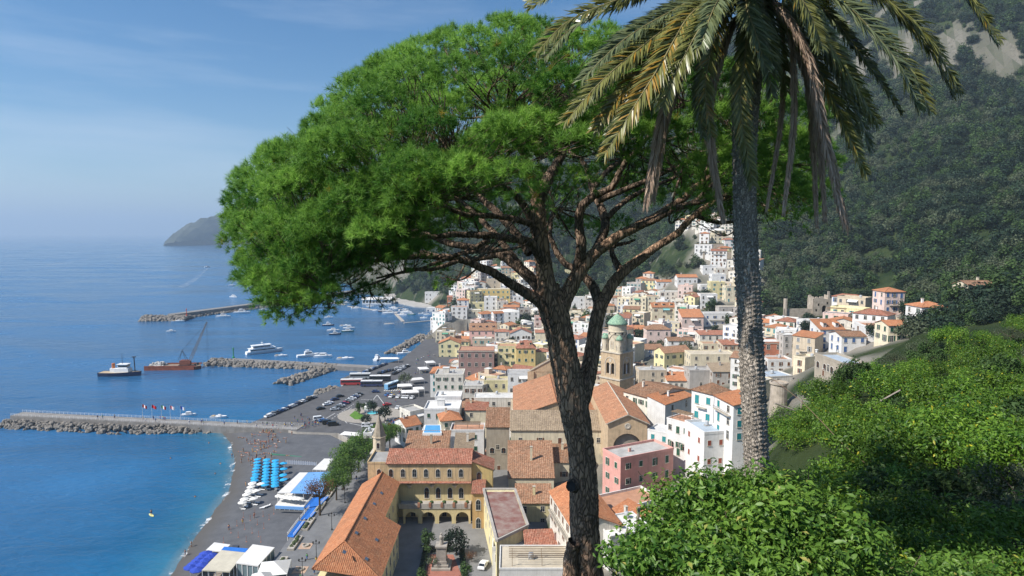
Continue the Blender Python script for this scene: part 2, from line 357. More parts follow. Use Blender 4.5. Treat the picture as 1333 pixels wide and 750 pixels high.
def build_sea():
    xs = np.concatenate([[-40000, -20000, -9000, -4000, -2000, -1000], np.arange(-600, 40, 6), [300, 1000, 4000, 20000, 40000]])
    ys = np.concatenate([[-3000, -800, -200, 0], np.arange(60, 420, 5), np.arange(420, 1000, 20), [1200, 1600, 2500, 4000, 9000, 20000, 45000]])
    X, Y = np.meshgrid(xs, ys); inside = in_poly(X, Y, land)
    t = np.where(inside, 1.0, np.exp(-poly_dist(X, Y, shore, False) / 22.0))
    V = np.stack([X, Y, np.zeros_like(X)], -1).reshape(-1, 3); idx = np.arange(X.size).reshape(X.shape)
    F = np.stack([idx[:-1, :-1], idx[:-1, 1:], idx[1:, 1:], idx[1:, :-1]], -1).reshape(-1, 4)
    m, nt, b = new_mat('sea_water'); L = nt.links
    at_ = nd(nt, 'ShaderNodeAttribute', attribute_name='tint'); tc = nd(nt, 'ShaderNodeTexCoord')
    rp = nd(nt, 'ShaderNodeValToRGB'); e = rp.color_ramp.elements; e[0].color = (0.022, 0.105, 0.235, 1); e[1].color = (0.12, 0.19, 0.22, 1); q = e.new(0.45); q.color = (0.007, 0.10, 0.225, 1); q = e.new(0.86); q.color = (0.022, 0.14, 0.235, 1)
    L.new(at_.outputs['Fac'], rp.inputs[0])
    mp0 = nd(nt, 'ShaderNodeMapping'); mp0.inputs['Scale'].default_value = (.5, 1.6, 1); L.new(tc.outputs['Object'], mp0.inputs['Vector']); n0 = nd(nt, 'ShaderNodeTexNoise', Scale=0.009, Detail=6.0, Roughness=0.65, Distortion=0.8); L.new(mp0.outputs[0], n0.inputs['Vector'])
    hs = nd(nt, 'ShaderNodeHueSaturation'); mr = nd(nt, 'ShaderNodeMapRange'); mr.inputs['From Min'].default_value = .3; mr.inputs['From Max'].default_value = .7; mr.inputs['To Min'].default_value = 0.7; mr.inputs['To Max'].default_value = 1.3
    L.new(n0.outputs[0], mr.inputs['Value']); L.new(mr.outputs[0], hs.inputs['Value']); L.new(rp.outputs[0], hs.inputs['Color']); L.new(hs.outputs[0], b.inputs['Base Color'])
    rr_ = nd(nt, 'ShaderNodeMapRange'); rr_.inputs['From Min'].default_value = .35; rr_.inputs['From Max'].default_value = .65; rr_.inputs['To Min'].default_value = .07; rr_.inputs['To Max'].default_value = .30; L.new(n0.outputs[0], rr_.inputs['Value']); L.new(rr_.outputs[0], b.inputs['Roughness']); b.inputs['IOR'].default_value = 1.33; b.inputs['Specular IOR Level'].default_value = 0.5
    mp = nd(nt, 'ShaderNodeMapping'); mp.inputs['Scale'].default_value = (0.55, 1.0, 1.0); mp.inputs['Rotation'].default_value = (0, 0, 0.5); L.new(tc.outputs['Object'], mp.inputs['Vector'])
    n1 = nd(nt, 'ShaderNodeTexNoise', Scale=0.42, Detail=5.0, Roughness=0.62, Distortion=0.4); L.new(mp.outputs[0], n1.inputs['Vector'])
    n2 = nd(nt, 'ShaderNodeTexNoise', Scale=0.07, Detail=3.0, Roughness=0.6, Distortion=0.6); L.new(mp.outputs[0], n2.inputs['Vector'])
    am = nd(nt, 'ShaderNodeMath', operation='MULTIPLY_ADD'); am.inputs[1].default_value = 2.0; L.new(n2.outputs[0], am.inputs[0]); L.new(n1.outputs[0], am.inputs[2])
    bp = nd(nt, 'ShaderNodeBump', Strength=0.75); bp.inputs['Distance'].default_value = 0.55; L.new(am.outputs[0], bp.inputs['Height']); L.new(bp.outputs[0], b.inputs['Normal'])
    o = link('sea', np_mesh('sea', V, F, m, t.ravel())); tag(o, 'deep blue rippled sea, turquoise along the beach', kind='structure')
build_sea()

# far cape on the horizon
def build_cape():
    n, k = 150, 40; V = []; F = []
    rg = random.Random(8)
    xs = np.linspace(216, 520, n)
    hts = np.interp(xs, [216, 222, 240, 262, 285, 300, 340, 400, 460, 520], [0, 55, 120, 165, 205, 240, 330, 470, 600, 700])
    for j in range(k):
        for i in range(n):
            D = 4300 + 620 * (j / (k - 1)) - 160 * math.sin(i * .11); u = j / (k - 1)
            h = hts[i] * math.sin(math.pi * min(1, .05 + u * .95)) ** 0.75 * (1 + .10 * mnoise.noise((i * .22, j * .35, 1))) + 14 * mnoise.noise((i * .9, j * .9, 4)) - (8 if j in (0, k - 1) else 0)
            V.append(((xs[i] - 666.5) / FPX * 4330, D, h * 1.2 - 6))
    for j in range(k - 1):
        for i in range(n - 1): F.append((j * n + i, j * n + i + 1, (j + 1) * n + i + 1, (j + 1) * n + i))
    m = surf('cape_ground', (0.020, 0.038, 0.022), 0.95, 0.5, 0.006, 0.6, 0.05, col2=(0.06, 0.065, 0.05))
    tag(link('far_headland', np_mesh('far_headland', np.array(V), np.array(F), m, None, True)), 'distant wooded headland dropping into the sea on the horizon', kind='structure')
build_cape()

def build_haze():
    mb = MB(); mb.box(-42000, 42000, -3200, 47000, -16, 790, None); mb.mats = []; mb.m = [0] * len(mb.f)
    o = mb.build('haze'); m = bpy.data.materials.new('haze_air'); m.use_nodes = True; nt = m.node_tree; nt.nodes.clear()
    out = nt.nodes.new('ShaderNodeOutputMaterial'); v = nt.nodes.new('ShaderNodeVolumePrincipled')
    v.inputs['Color'].default_value = (0.52, 0.65, 0.78, 1); v.inputs['Density'].default_value = 0.00013; v.inputs['Anisotropy'].default_value = 0.1
    nt.links.new(v.outputs[0], out.inputs['Volume']); o.data.materials.append(m); tag(o, 'pale blue sea haze lying over the whole bay', kind='stuff')
# ------------------------------------------------------------------ building kit
WALLC = {'white': (0.74, 0.73, 0.71), 'cream': (0.72, 0.64, 0.47), 'yellow': (0.66, 0.50, 0.21), 'pale yellow': (0.74, 0.66, 0.38), 'pink': (0.70, 0.43, 0.38), 'pale pink': (0.72, 0.56, 0.50),
         'beige': (0.58, 0.49, 0.37), 'grey': (0.46, 0.43, 0.40), 'tan': (0.50, 0.36, 0.22), 'ochre': (0.55, 0.36, 0.16), 'brick red': (0.52, 0.20, 0.12), 'mauve': (0.40, 0.25, 0.22), 'salmon': (0.70, 0.36, 0.31), 'stone': (0.40, 0.35, 0.28), 'off-white': (0.72, 0.68, 0.60)}
def wallm(c): return surf('plaster_' + c.replace(' ', '_'), WALLC[c], 0.9, 0.13, 0.5, 0.15, 3.0, objvar=0.08, streak=0.45 if c not in ('white', 'salmon', 'pink') else 0.22)
T_OR = tile_mat('tiles_orange', [(0.34, 0.14, 0.07), (0.46, 0.20, 0.10), (0.40, 0.165, 0.08), (0.52, 0.26, 0.14)], dirt=0.4)
T_BR = tile_mat('tiles_brown', [(0.18, 0.10, 0.06), (0.33, 0.17, 0.10), (0.27, 0.16, 0.10), (0.42, 0.26, 0.17)], dirt=0.6)
T_RD = tile_mat('tiles_red', [(0.22, 0.085, 0.055), (0.38, 0.155, 0.10), (0.30, 0.13, 0.085), (0.44, 0.24, 0.17)], dirt=0.55)
T_GY = tile_mat('tiles_grey', [(0.20, 0.155, 0.11), (0.30, 0.235, 0.16), (0.26, 0.20, 0.145), (0.36, 0.28, 0.19)], dirt=0.5)
TILES = {'orange': T_OR, 'brown': T_BR, 'red': T_RD, 'grey': T_GY}
FLATS = {'white': surf('roof_white', (0.68, 0.67, 0.64), 0.9, 0.22, 0.4, objvar=.1), 'grey': surf('roof_grey', (0.40, 0.39, 0.37), 0.92, 0.25, 0.4, objvar=.15), 'terrace': surf('roof_terrace', (0.46, 0.25, 0.16), 0.9, 0.2, 0.5, objvar=.1), 'beige': surf('roof_beige', (0.50, 0.44, 0.34), 0.92, 0.2, 0.4, objvar=.1), 'blue': surf('roof_blue', (0.40, 0.47, 0.54), 0.6, 0.15, 0.4)}
GLASS = surf('window_glass', (0.020, 0.026, 0.032), 0.08, 0.5, 0.8, spec=0.7)
FRAME = surf('window_frame', (0.62, 0.59, 0.53), 0.7, 0.12, 2)
DARK = surf('dark_opening', (0.030, 0.026, 0.022), 0.95, 0.3, 1)
SHUT = {'green': surf('shutter_green', (0.02, 0.085, 0.05), 0.6, 0.2, 3), 'teal': surf('shutter_teal', (0.02, 0.24, 0.26), 0.6, 0.2, 3), 'brown': surf('shutter_brown', (0.16, 0.07, 0.035), 0.6, 0.2, 3), 'blue': surf('shutter_blue', (0.06, 0.13, 0.30), 0.6, 0.2, 3), 'white': surf('shutter_white', (0.66, 0.66, 0.64), 0.6, 0.1, 3), 'grey': surf('shutter_grey', (0.25, 0.26, 0.27), 0.7, 0.2, 3), 'red': surf('shutter_red', (0.32, 0.08, 0.05), 0.6, .2, 3)}
IRON = surf('wrought_iron', (0.035, 0.035, 0.04), 0.6, 0.2, 3)
STONE = surf('trim_stone', (0.52, 0.47, 0.39), 0.9, 0.2, 1.0, 0.2, 6)
CONC = surf('concrete', (0.42, 0.39, 0.35), 0.92, 0.22, 0.35, 0.25, 4, streak=0.35)
WHITE = surf('white_paint', (0.78, 0.78, 0.77), 0.6, 0.08, 1.5)
_win = {}
def win_mesh(sh, kind):
    """one window, 1.1 by 1.6 m, facing -Y: surround, recessed glass, mullions, shutters open, closed or none"""
    k = (sh, kind)
    if k in _win: return _win[k]
    mb = MB(); w, h = 0.55, 0.8
    if kind == 'arch':
        N = 10; top = [(w * math.cos(math.pi * i / N), h * .4 + w * math.sin(math.pi * i / N)) for i in range(N + 1)]
        pin = [(w * .84, -h)] + [(x * .84, (z - h * .4) * .84 + h * .4) for x, z in top] + [(-w * .84, -h)]; pout = [(w, -h)] + top + [(-w, -h)]
        mb.poly([(x, -0.012, z) for x, z in pin][::-1], GLASS)
        n = len(pin)
        for i in range(n - 1):
            a, b, c, d = pin[i], pin[i + 1], pout[i + 1], pout[i]
            mb.poly([(a[0], -.07, a[1]), (b[0], -.07, b[1]), (c[0], -.07, c[1]), (d[0], -.07, d[1])], FRAME)
            mb.poly([(a[0], -.012, a[1]), (b[0], -.012, b[1]), (b[0], -.07, b[1]), (a[0], -.07, a[1])], FRAME)
            mb.poly([(d[0], -.07, d[1]), (c[0], -.07, c[1]), (c[0], 0, c[1]), (d[0], 0, d[1])], FRAME)
        mb.box(-.035, .035, -.05, -.014, -h, h * .4 + w * .8, SHUT[sh or 'brown']); mb.box(-w * .82, w * .82, -.045, -.015, -.03, .03, SHUT[sh or 'brown'])
        mb.box(-w, w, -.14, 0, -h - .1, -h, STONE)
    else:
        mb.poly([(-w, -.012, -h), (w, -.012, -h), (w, -.012, h), (-w, -.012, h)], GLASS if kind != 'closed' else DARK)
        t = .11
        mb.box(-w - t, -w, -.07, 0, -h, h, FRAME); mb.box(w, w + t, -.07, 0, -h, h, FRAME); mb.box(-w - t, w + t, -.075, 0, h, h + t, FRAME)
        mb.box(-w - t - .06, w + t + .06, -.16, 0, -h - .11, -h, STONE)
        mb.box(-.03, .03, -.045, -.014, -h, h, FRAME); mb.box(-w, w, -.045, -.0141, h * .3, h * .3 + .05, FRAME)
        if sh and kind == 'open':
            for s in (-1, 1):
                x0, x1 = sorted((s * (w + t), s * (w * 2 + t))); mb.box(x0, x1, -.055, -.005, -h, h, SHUT[sh])
        elif sh and kind == 'closed':
            for s in (-1, 1):
                x0, x1 = sorted((s * .012, s * w)); mb.box(x0, x1, -.055, -.02, -h, h, SHUT[sh])
                for q in range(5): mb.box(x0 + .05, x1 - .05, -.068, -.055, -h + .12 + q * .31, -h + .30 + q * .31, SHUT[sh])
        elif sh and kind == 'half':
            mb.box(-w, -.012, -.055, -.02, -h, h, SHUT[sh]); mb.box(w + t, w * 2 + t, -.055, -.005, -h, h, SHUT[sh])
    _win[k] = mb.mesh('window'); return _win[k]
def add_window(par, x, y, z, ang=0.0, sh='green', kind='open', sx=1.0, sz=1.0, name='window'):
    return link(name, win_mesh(sh, kind), par, (x, y, z), ang, (sx, 1, sz))

def tile_slope(mb, poly, mat, pitch=0.0, amp=0.09, thick=0.12):
    """roof plane whose first edge is the eave; with a pitch it becomes rows of barrel tiles in real relief"""
    P = [Vector(p) for p in poly]; u = (P[1] - P[0]).normalized(); nrm = u.cross(P[-1] - P[0]).normalized()
    if nrm.z < 0: nrm = -nrm
    v = nrm.cross(u)
    if (P[-1] - P[0]).dot(v) < 0: v = -v
    if pitch <= 0:
        top = [p + nrm * thick for p in P]; n = len(P)
        mb.add(P + top, [tuple(range(n - 1, -1, -1)), tuple(range(n, 2 * n))] + [(i, (i + 1) % n, n + (i + 1) % n, n + i) for i in range(n)], mat); return
    Q = [((p - P[0]).dot(u), (p - P[0]).dot(v)) for p in P]; umin, umax = min(q[0] for q in Q), max(q[0] for q in Q)
    nc = max(2, int((umax - umin) / pitch)); us = []
    for i in range(nc * 4 + 1): us.append(umin + (umax - umin) * i / (nc * 4))
    prof = [0.0, 0.75, 1.0, 0.75]
    vmaxall = max(q[1] for q in Q) - min(q[1] for q in Q); nr = max(2, min(26, int(vmaxall / (pitch * 1.3)))); V = []; F = []; rnd = random.Random(int(P[0].x * 37 + P[0].y * 13) & 0xffff)
    jit = {}
    for i, uu in enumerate(us):
        lo, hi = 1e9, -1e9; ue = min(max(uu, umin + 1e-4), umax - 1e-4)
        for a in range(len(Q)):
            (x0, y0), (x1, y1) = Q[a], Q[(a + 1) % len(Q)]
            if (x0 - ue) * (x1 - ue) <= 0 and abs(x1 - x0) > 1e-9:
                yy = y0 + (y1 - y0) * (ue - x0) / (x1 - x0); lo, hi = min(lo, yy), max(hi, yy)
        for k in range(nr * 2 + 1):
            r = k // 2; fr = min(1.0, (r if k % 2 == 0 else r + 0.96) / nr)
            if k == nr * 2: fr = 1.0
            key = (i // 4, r)
            if key not in jit: jit[key] = rnd.uniform(-.3, .3)
            lift = prof[i % 4] * amp * (1 + jit[key]) + (0.35 * amp if k % 2 == 0 else 0) + jit[key] * amp * .3
            p = P[0] + u * uu + v * (lo + (hi - lo) * fr) + nrm * (thick + lift); V.append(p)
    m = nr * 2 + 1
    for i in range(len(us) - 1):
        for k in range(m - 1): F.append((i * m + k, (i + 1) * m + k, (i + 1) * m + k + 1, i * m + k + 1))
    mb.add(V, F, mat)
    n = len(P); mb.add(P + [p + nrm * thick for p in P], [tuple(range(n - 1, -1, -1))] + [(i, (i + 1) % n, n + (i + 1) % n, n + i) for i in range(n)], mat)

FOOT = []          # plan circles of everything built, so that fill houses keep clear
RECTS = []         # what the hand-placed houses cover in the photograph
def house(loc, w, d, h, rz, wall='white', roof='flat', rc='white', floors=2, cols=3, sh='green', kinds=('open', 'closed', 'half', 'none'), pitch=0.0, rise=None, sides='fl', base=6.0, label='', group=None, seed=0, extras=(), cat='house', name='house', winscale=1.0, z0=0.6, door=True, over=0.35, wintop=0.45):
    """house whose front faces local -Y; origin at the middle of its ground plan"""
    rnd = random.Random(seed * 7919 + 17); root = empty(name, loc, rz); wm = wallm(wall); hw, hd = w / 2, d / 2
    mb = MB(); rise = rise if rise is not None else (min(w, d) * 0.17 if roof != 'flat' else 0)
    mb.box(-hw, hw, -hd, hd, -base, h, wm)
    if roof == 'gable':
        for s in (-1, 1): mb.add([(s * hw * .999, -hd, h), (s * hw * .999, hd, h), (s * hw * .999, 0, h + rise)], [(0, 1, 2)], wm)
    if roof == 'gablef':
        for s in (-1, 1): mb.add([(-hw, s * hd * .999, h), (hw, s * hd * .999, h), (0, s * hd * .999, h + rise)], [(0, 1, 2)], wm)
    if roof == 'shed': mb.add([(-hw, -hd, h), (hw, -hd, h), (hw, hd * .999, h), (-hw, hd * .999, h), (hw, hd * .999, h + rise), (-hw, hd * .999, h + rise)], [(3, 2, 4, 5), (1, 2, 4), (0, 5, 3)], wm)
    mb.build('wall', root)
    r = MB(); o = over
    if roof == 'flat':
        r.box(-hw + .22, hw - .22, -hd + .22, hd - .22, h, h + .06, FLATS[rc]); r.build('roof', root)
        p = MB(); ph = 0.75 if rnd.random() < .6 else 0.4
        p.box(-hw - .06, hw + .06, -hd - .06, -hd + .2, h + .002, h + ph, wm); p.box(-hw - .06, hw + .06, hd - .2, hd + .06, h + .002, h + ph, wm)
        p.box(-hw - .06, -hw + .2, -hd + .2, hd - .2, h + .002, h + ph, wm); p.box(hw - .2, hw + .06, -hd + .2, hd - .2, h + .002, h + ph, wm); p.build('parapet', root)
    elif roof == 'vault':
        n = 8; V = []
        for y in (-hd, hd):
            for i in range(n + 1): V.append((-hw + w * i / n, y, h + rise * math.sin(math.pi * i / n)))
        r.add(V, [(i, i + 1, n + 2 + i, n + 1 + i) for i in range(n)] + [tuple(range(n, -1, -1)), tuple(range(n + 1, 2 * n + 2))], FLATS[rc]); r.build('roof', root, True)
    else:
        tm = TILES[rc]; e = -o * rise / (hd if roof in ('gable',) else hw)
        if roof == 'gable':
            e = -o * rise / hd
            tile_slope(r, [(-hw - o, -hd - o, h + e), (hw + o, -hd - o, h + e), (hw + o, 0, h + rise), (-hw - o, 0, h + rise)], tm, pitch)
            tile_slope(r, [(hw + o, hd + o, h + e), (-hw - o, hd + o, h + e), (-hw - o, 0, h + rise), (hw + o, 0, h + rise)], tm, pitch)
            r.bar((-hw - o, 0, h + rise + .1), (hw + o, 0, h + rise + .1), .16, tm, 6)
        elif roof == 'gablef':
            e = -o * rise / hw
            tile_slope(r, [(-hw - o, hd + o, h + e), (-hw - o, -hd - o, h + e), (0, -hd - o, h + rise), (0, hd + o, h + rise)], tm, pitch)
            tile_slope(r, [(hw + o, -hd - o, h + e), (hw + o, hd + o, h + e), (0, hd + o, h + rise), (0, -hd - o, h + rise)], tm, pitch)
            r.bar((0, -hd - o, h + rise + .1), (0, hd + o, h + rise + .1), .16, tm, 6)
        elif roof == 'shed':
            e = -o * rise / d
            tile_slope(r, [(-hw - o, -hd - o, h + e), (hw + o, -hd - o, h + e), (hw + o, hd + o, h + rise - e), (-hw - o, hd + o, h + rise - e)], tm, pitch)
        elif roof == 'hip':
            a = min(hw, hd) * .96; rx, ry = max(hw - a, .05), max(hd - a, .05); e = -o * rise / a
            A = [(-hw - o, -hd - o, h + e), (hw + o, -hd - o, h + e), (hw + o, hd + o, h + e), (-hw - o, hd + o, h + e)]
            if hw >= hd: R0, R1 = (-rx, 0, h + rise), (rx, 0, h + rise); S = [[A[0], A[1], R1, R0], [A[2], A[3], R0, R1], [A[1], A[2], R1], [A[3], A[0], R0]]
            else: R0, R1 = (0, -ry, h + rise), (0, ry, h + rise); S = [[A[0], A[1], R0], [A[2], A[3], R1], [A[1], A[2], R1, R0], [A[3], A[0], R0, R1]]
            for q in S: tile_slope(r, q, tm, pitch)
            r.bar(Vector(R0) + Vector((0, 0, .1)), Vector(R1) + Vector((0, 0, .1)), .15, tm, 6)
            for c_, q in ((0, R0), (3, R0 if hw >= hd else R1), (1, R1 if hw >= hd else R0), (2, R1)): r.bar(Vector(A[c_]) + Vector((0, 0, .1)), Vector(q) + Vector((0, 0, .1)), .13, tm, 5)
        r.build('roof', root)
    # openings, storey by storey
    fh = (h - z0) / max(1, floors)
    def face(n, length, fx):
        for fl in range(floors):
            for c in range(n):
                if rnd.random() < 0.07: continue
                u = -length / 2 + length * (c + .5) / n + rnd.uniform(-.12, .12); z = z0 + fh * (fl + wintop + .08)
                k = rnd.choice(kinds); tall = rnd.random() < 0.22; s_ = sh if k != 'none' else None
                x, y, a = fx(u); sc = min(1.0, fh / 2.9) * winscale
                add_window(root, x, y, z - (.25 if tall else 0), a, s_, k, sc, sc * (1.3 if tall else 1.0))
    face(cols, w, lambda u: (u, -hd, 0.0))
    if 'l' in sides: face(max(1, int(d / 3.2)), d, lambda u: (-hw, -u, -math.pi / 2))
    if 'r' in sides: face(max(1, int(d / 3.2)), d, lambda u: (hw, u, math.pi / 2))
    for ex in extras:
        if ex == 'balcony':
            fl = rnd.randrange(max(1, floors)); z = z0 + fh * fl + (0.15 if fl else fh * .05); bw = w * rnd.uniform(.3, .8) / 2; b = MB()
            b.box(-bw, bw, -hd - 1.05, -hd, z, z + .14, STONE); bal = b.build('balcony', root); q = MB()
            for i in range(int(bw * 2 / .35) + 1): x = -bw + .03 + i * (2 * bw - .06) / max(1, int(bw * 2 / .35)); q.box(x - .015, x + .015, -hd - 1.02, -hd - .99, z + .14, z + 1.0, IRON)
            q.box(-bw, bw, -hd - 1.03, -hd - .98, z + 1.0, z + 1.05, IRON); q.build('railing', bal)['kind'] = 'stuff'
        elif ex == 'chimney':
            x, y = rnd.uniform(-.6, .6) * hw, rnd.uniform(-.2, .6) * hd; b = MB(); b.box(x - .35, x + .35, y - .3, y + .3, h - .2, h + rise + 1.1, wm); b.box(x - .45, x + .45, y - .4, y + .4, h + rise + 1.1, h + rise + 1.25, STONE); b.build('chimney', root)
        elif ex == 'stairbox':
            x, y = rnd.uniform(-.45, .45) * hw, rnd.uniform(0, .45) * hd; b = MB(); b.box(x - 1.5, x + 1.5, y - 1.4, y + 1.4, h + .05, h + 2.5, wm); b.box(x - 1.65, x + 1.65, y - 1.55, y + 1.55, h + 2.5, h + 2.65, FLATS['white']); b.build('roof_hut', root)
        elif ex == 'tank':
            x, y = rnd.uniform(-.6, .6) * hw, rnd.uniform(-.2, .6) * hd; b = MB(); b.lathe([(.55, h + .3), (.6, h + .4), (.6, h + 1.3), (.45, h + 1.5), (.12, h + 1.55)], surf('water_tank', (.42, .44, .46), .5, .1), 12, (x, y)); b.box(x - .6, x + .6, y - .6, y + .6, h + .07, h + .299, CONC); b.build('water_tank', root, False)
        elif ex.startswith('awning'):
            cn = ex.split(':')[1] if ':' in ex else 'white'; am = surf('awning_' + cn, {'white': (.72, .71, .68), 'teal': (.22, .52, .54), 'green': (.10, .30, .20), 'red': (.45, .07, .06), 'blue': (.12, .30, .62)}[cn], .8, .1, 2)
            x0 = rnd.uniform(-.5, .1) * hw; aw = min(w * .45, 4.5); z = z0 + fh * (floors - .22); b = MB()
            tile_slope(b, [(x0, -hd - 1.6, z - .7), (x0 + aw, -hd - 1.6, z - .7), (x0 + aw, -hd - .02, z), (x0, -hd - .02, z)], am, 0, .1, .04); b.box(x0, x0 + aw, -hd - 1.62, -hd - 1.58, z - .95, z - .7, am); b.build('awning', root)
        elif ex == 'arches':
            n = max(1, int(w / 3.4))
            for i in range(n): add_window(root, -hw + w * (i + .5) / n, -hd - .02, z0 + fh * .45, 0, 'brown', 'arch', 1.7, 1.25, 'arched_opening')
        elif ex == 'pergola':
            b = MB(); wd = surf('pergola_wood', (.24, .17, .11), .9, .2, 2)
            for x in (-hw * .7, 0, hw * .7):
                for y in (-hd * .7, 0): b.bar((x, y, h + .06), (x, y, h + 2.3), .07, wd)
            for i in range(7): y = -hd * .8 + i * hd * .15; b.box(-hw * .78, hw * .78, y - .05, y + .05, h + 2.3, h + 2.42, wd)
            b.build('pergola', root)
        elif ex == 'dormers':
            for i in range(max(1, int(w / 4.5))):
                x = -hw + w * (i + .5) / max(1, int(w / 4.5)); b = MB(); b.box(x - .7, x + .7, -hd * .62, -hd * .05, h + .1, h + rise * .4 + 1.3, wm); b.build('dormer', root)
                r2 = MB(); tile_slope(r2, [(x - .9, -hd * .72, h + rise * .4 + 1.28), (x + .9, -hd * .72, h + rise * .4 + 1.28), (x + .9, 0, h + rise * .4 + 1.9), (x - .9, 0, h + rise * .4 + 1.9)], TILES.get(rc, T_BR), 0); r2.build('dormer_roof', root); add_window(root, x, -hd * .62, h + rise * .4 + .55, 0, None, 'none', .75, .6)
        elif ex == 'cornice':
            b = MB(); b.box(-hw - .25, hw + .25, -hd - .25, -hd, h - .45, h - .15, STONE); b.build('cornice', root)
    if door and floors >= 1 and rnd.random() < .5: add_window(root, rnd.uniform(-.3, .3) * w, -hd - .01, z0 + .35, 0, sh or 'brown', 'closed', 1.0, 1.35, 'door')
    tag(root, label, cat, group); FOOT.append((loc[0], loc[1], max(w, d) * .55))
    return root

def hp(xl, yl, xr, yr, hgt, depth, D=None, yb=None, **kw):
    """house from its front wall's two top corners in the photograph: left corner at distance D, level eave"""
    if D is None: D = hit((xl + xr) / 2, yb).y
    A = at(xl, yl, D); B = atz(xr, yr, A.z) if abs(yr - yl) > .01 else at(xr, yl, D)
    f = Vector((B.x - A.x, B.y - A.y, 0)); w = f.length; f.normalize(); n = Vector((-f.y, f.x, 0))
    if n.y < 0 and abs(f.x) > .5: n = -n
    c = (A + B) / 2 + n * depth / 2; rz = math.atan2(f.y, f.x); zb = A.z - hgt
    g = ground(c.x, c.y); kw.setdefault('base', max(1.0, zb - g + 4)); kw.setdefault('cols', max(1, int(w / 3.1))); kw.setdefault('floors', max(1, int(hgt / 3.1)))
    RECTS.append((xl, min(yl, yr), xr, px_of((A.x, A.y, zb))[1], c.y))
    kw.setdefault('seed', int(xl * 31 + yl * 7)); kw.setdefault('extras', ('tank',) if kw.get('roof', 'flat') == 'flat' else ('chimney',))
    return house((c.x, c.y, zb), w, depth, hgt, rz, **kw)
# ------------------------------------------------------------------ convent, church, bell tower and the houses near them
def arch_wall(mb, p0, p1, zb, zt, arches, mat, thick=0.5, inner=None):
    """vertical wall from p0 to p1 with real arched openings: arches = [(centre along wall, half width, sill, spring)]"""
    p0, p1 = Vector((p0[0], p0[1], 0)), Vector((p1[0], p1[1], 0)); L_ = (p1 - p0).length; u = (p1 - p0) / L_; n = Vector((u.y, -u.x, 0))
    xs = 0.0
    def P(a, z, o=0.0): q = p0 + u * a - n * o; return (q.x, q.y, z)
    for (c, r, s, sp) in sorted(arches) + [None] if False else sorted(arches):
        mb.poly([P(xs, zb), P(c - r, zb), P(c - r, zt), P(xs, zt)], mat)
        if s > zb: mb.poly([P(c - r, zb), P(c + r, zb), P(c + r, s), P(c - r, s)], mat); mb.poly([P(c - r, s), P(c + r, s), P(c + r, s, thick), P(c - r, s, thick)], mat)
        N = 10; arc = [(c + r * math.cos(math.pi * i / N), sp + r * math.sin(math.pi * i / N)) for i in range(N + 1)]
        for i in range(N):
            a, b = arc[i], arc[i + 1]; mb.poly([P(b[0], b[1]), P(a[0], a[1]), P(a[0], zt), P(b[0], zt)], mat); mb.poly([P(a[0], a[1]), P(b[0], b[1]), P(b[0], b[1], thick), P(a[0], a[1], thick)], mat)
        for q in (c - r, c + r): mb.poly([P(q, s), P(q, sp), P(q, sp, thick), P(q, s, thick)], mat)
        if inner: mb.poly([P(c - r, s, thick), P(c + r, s, thick), P(c + r, sp + r, thick), P(c - r, sp + r, thick)], inner)
        xs = c + r
    mb.poly([P(xs, zb), P(L_, zb), P(L_, zt), P(xs, zt)], mat)

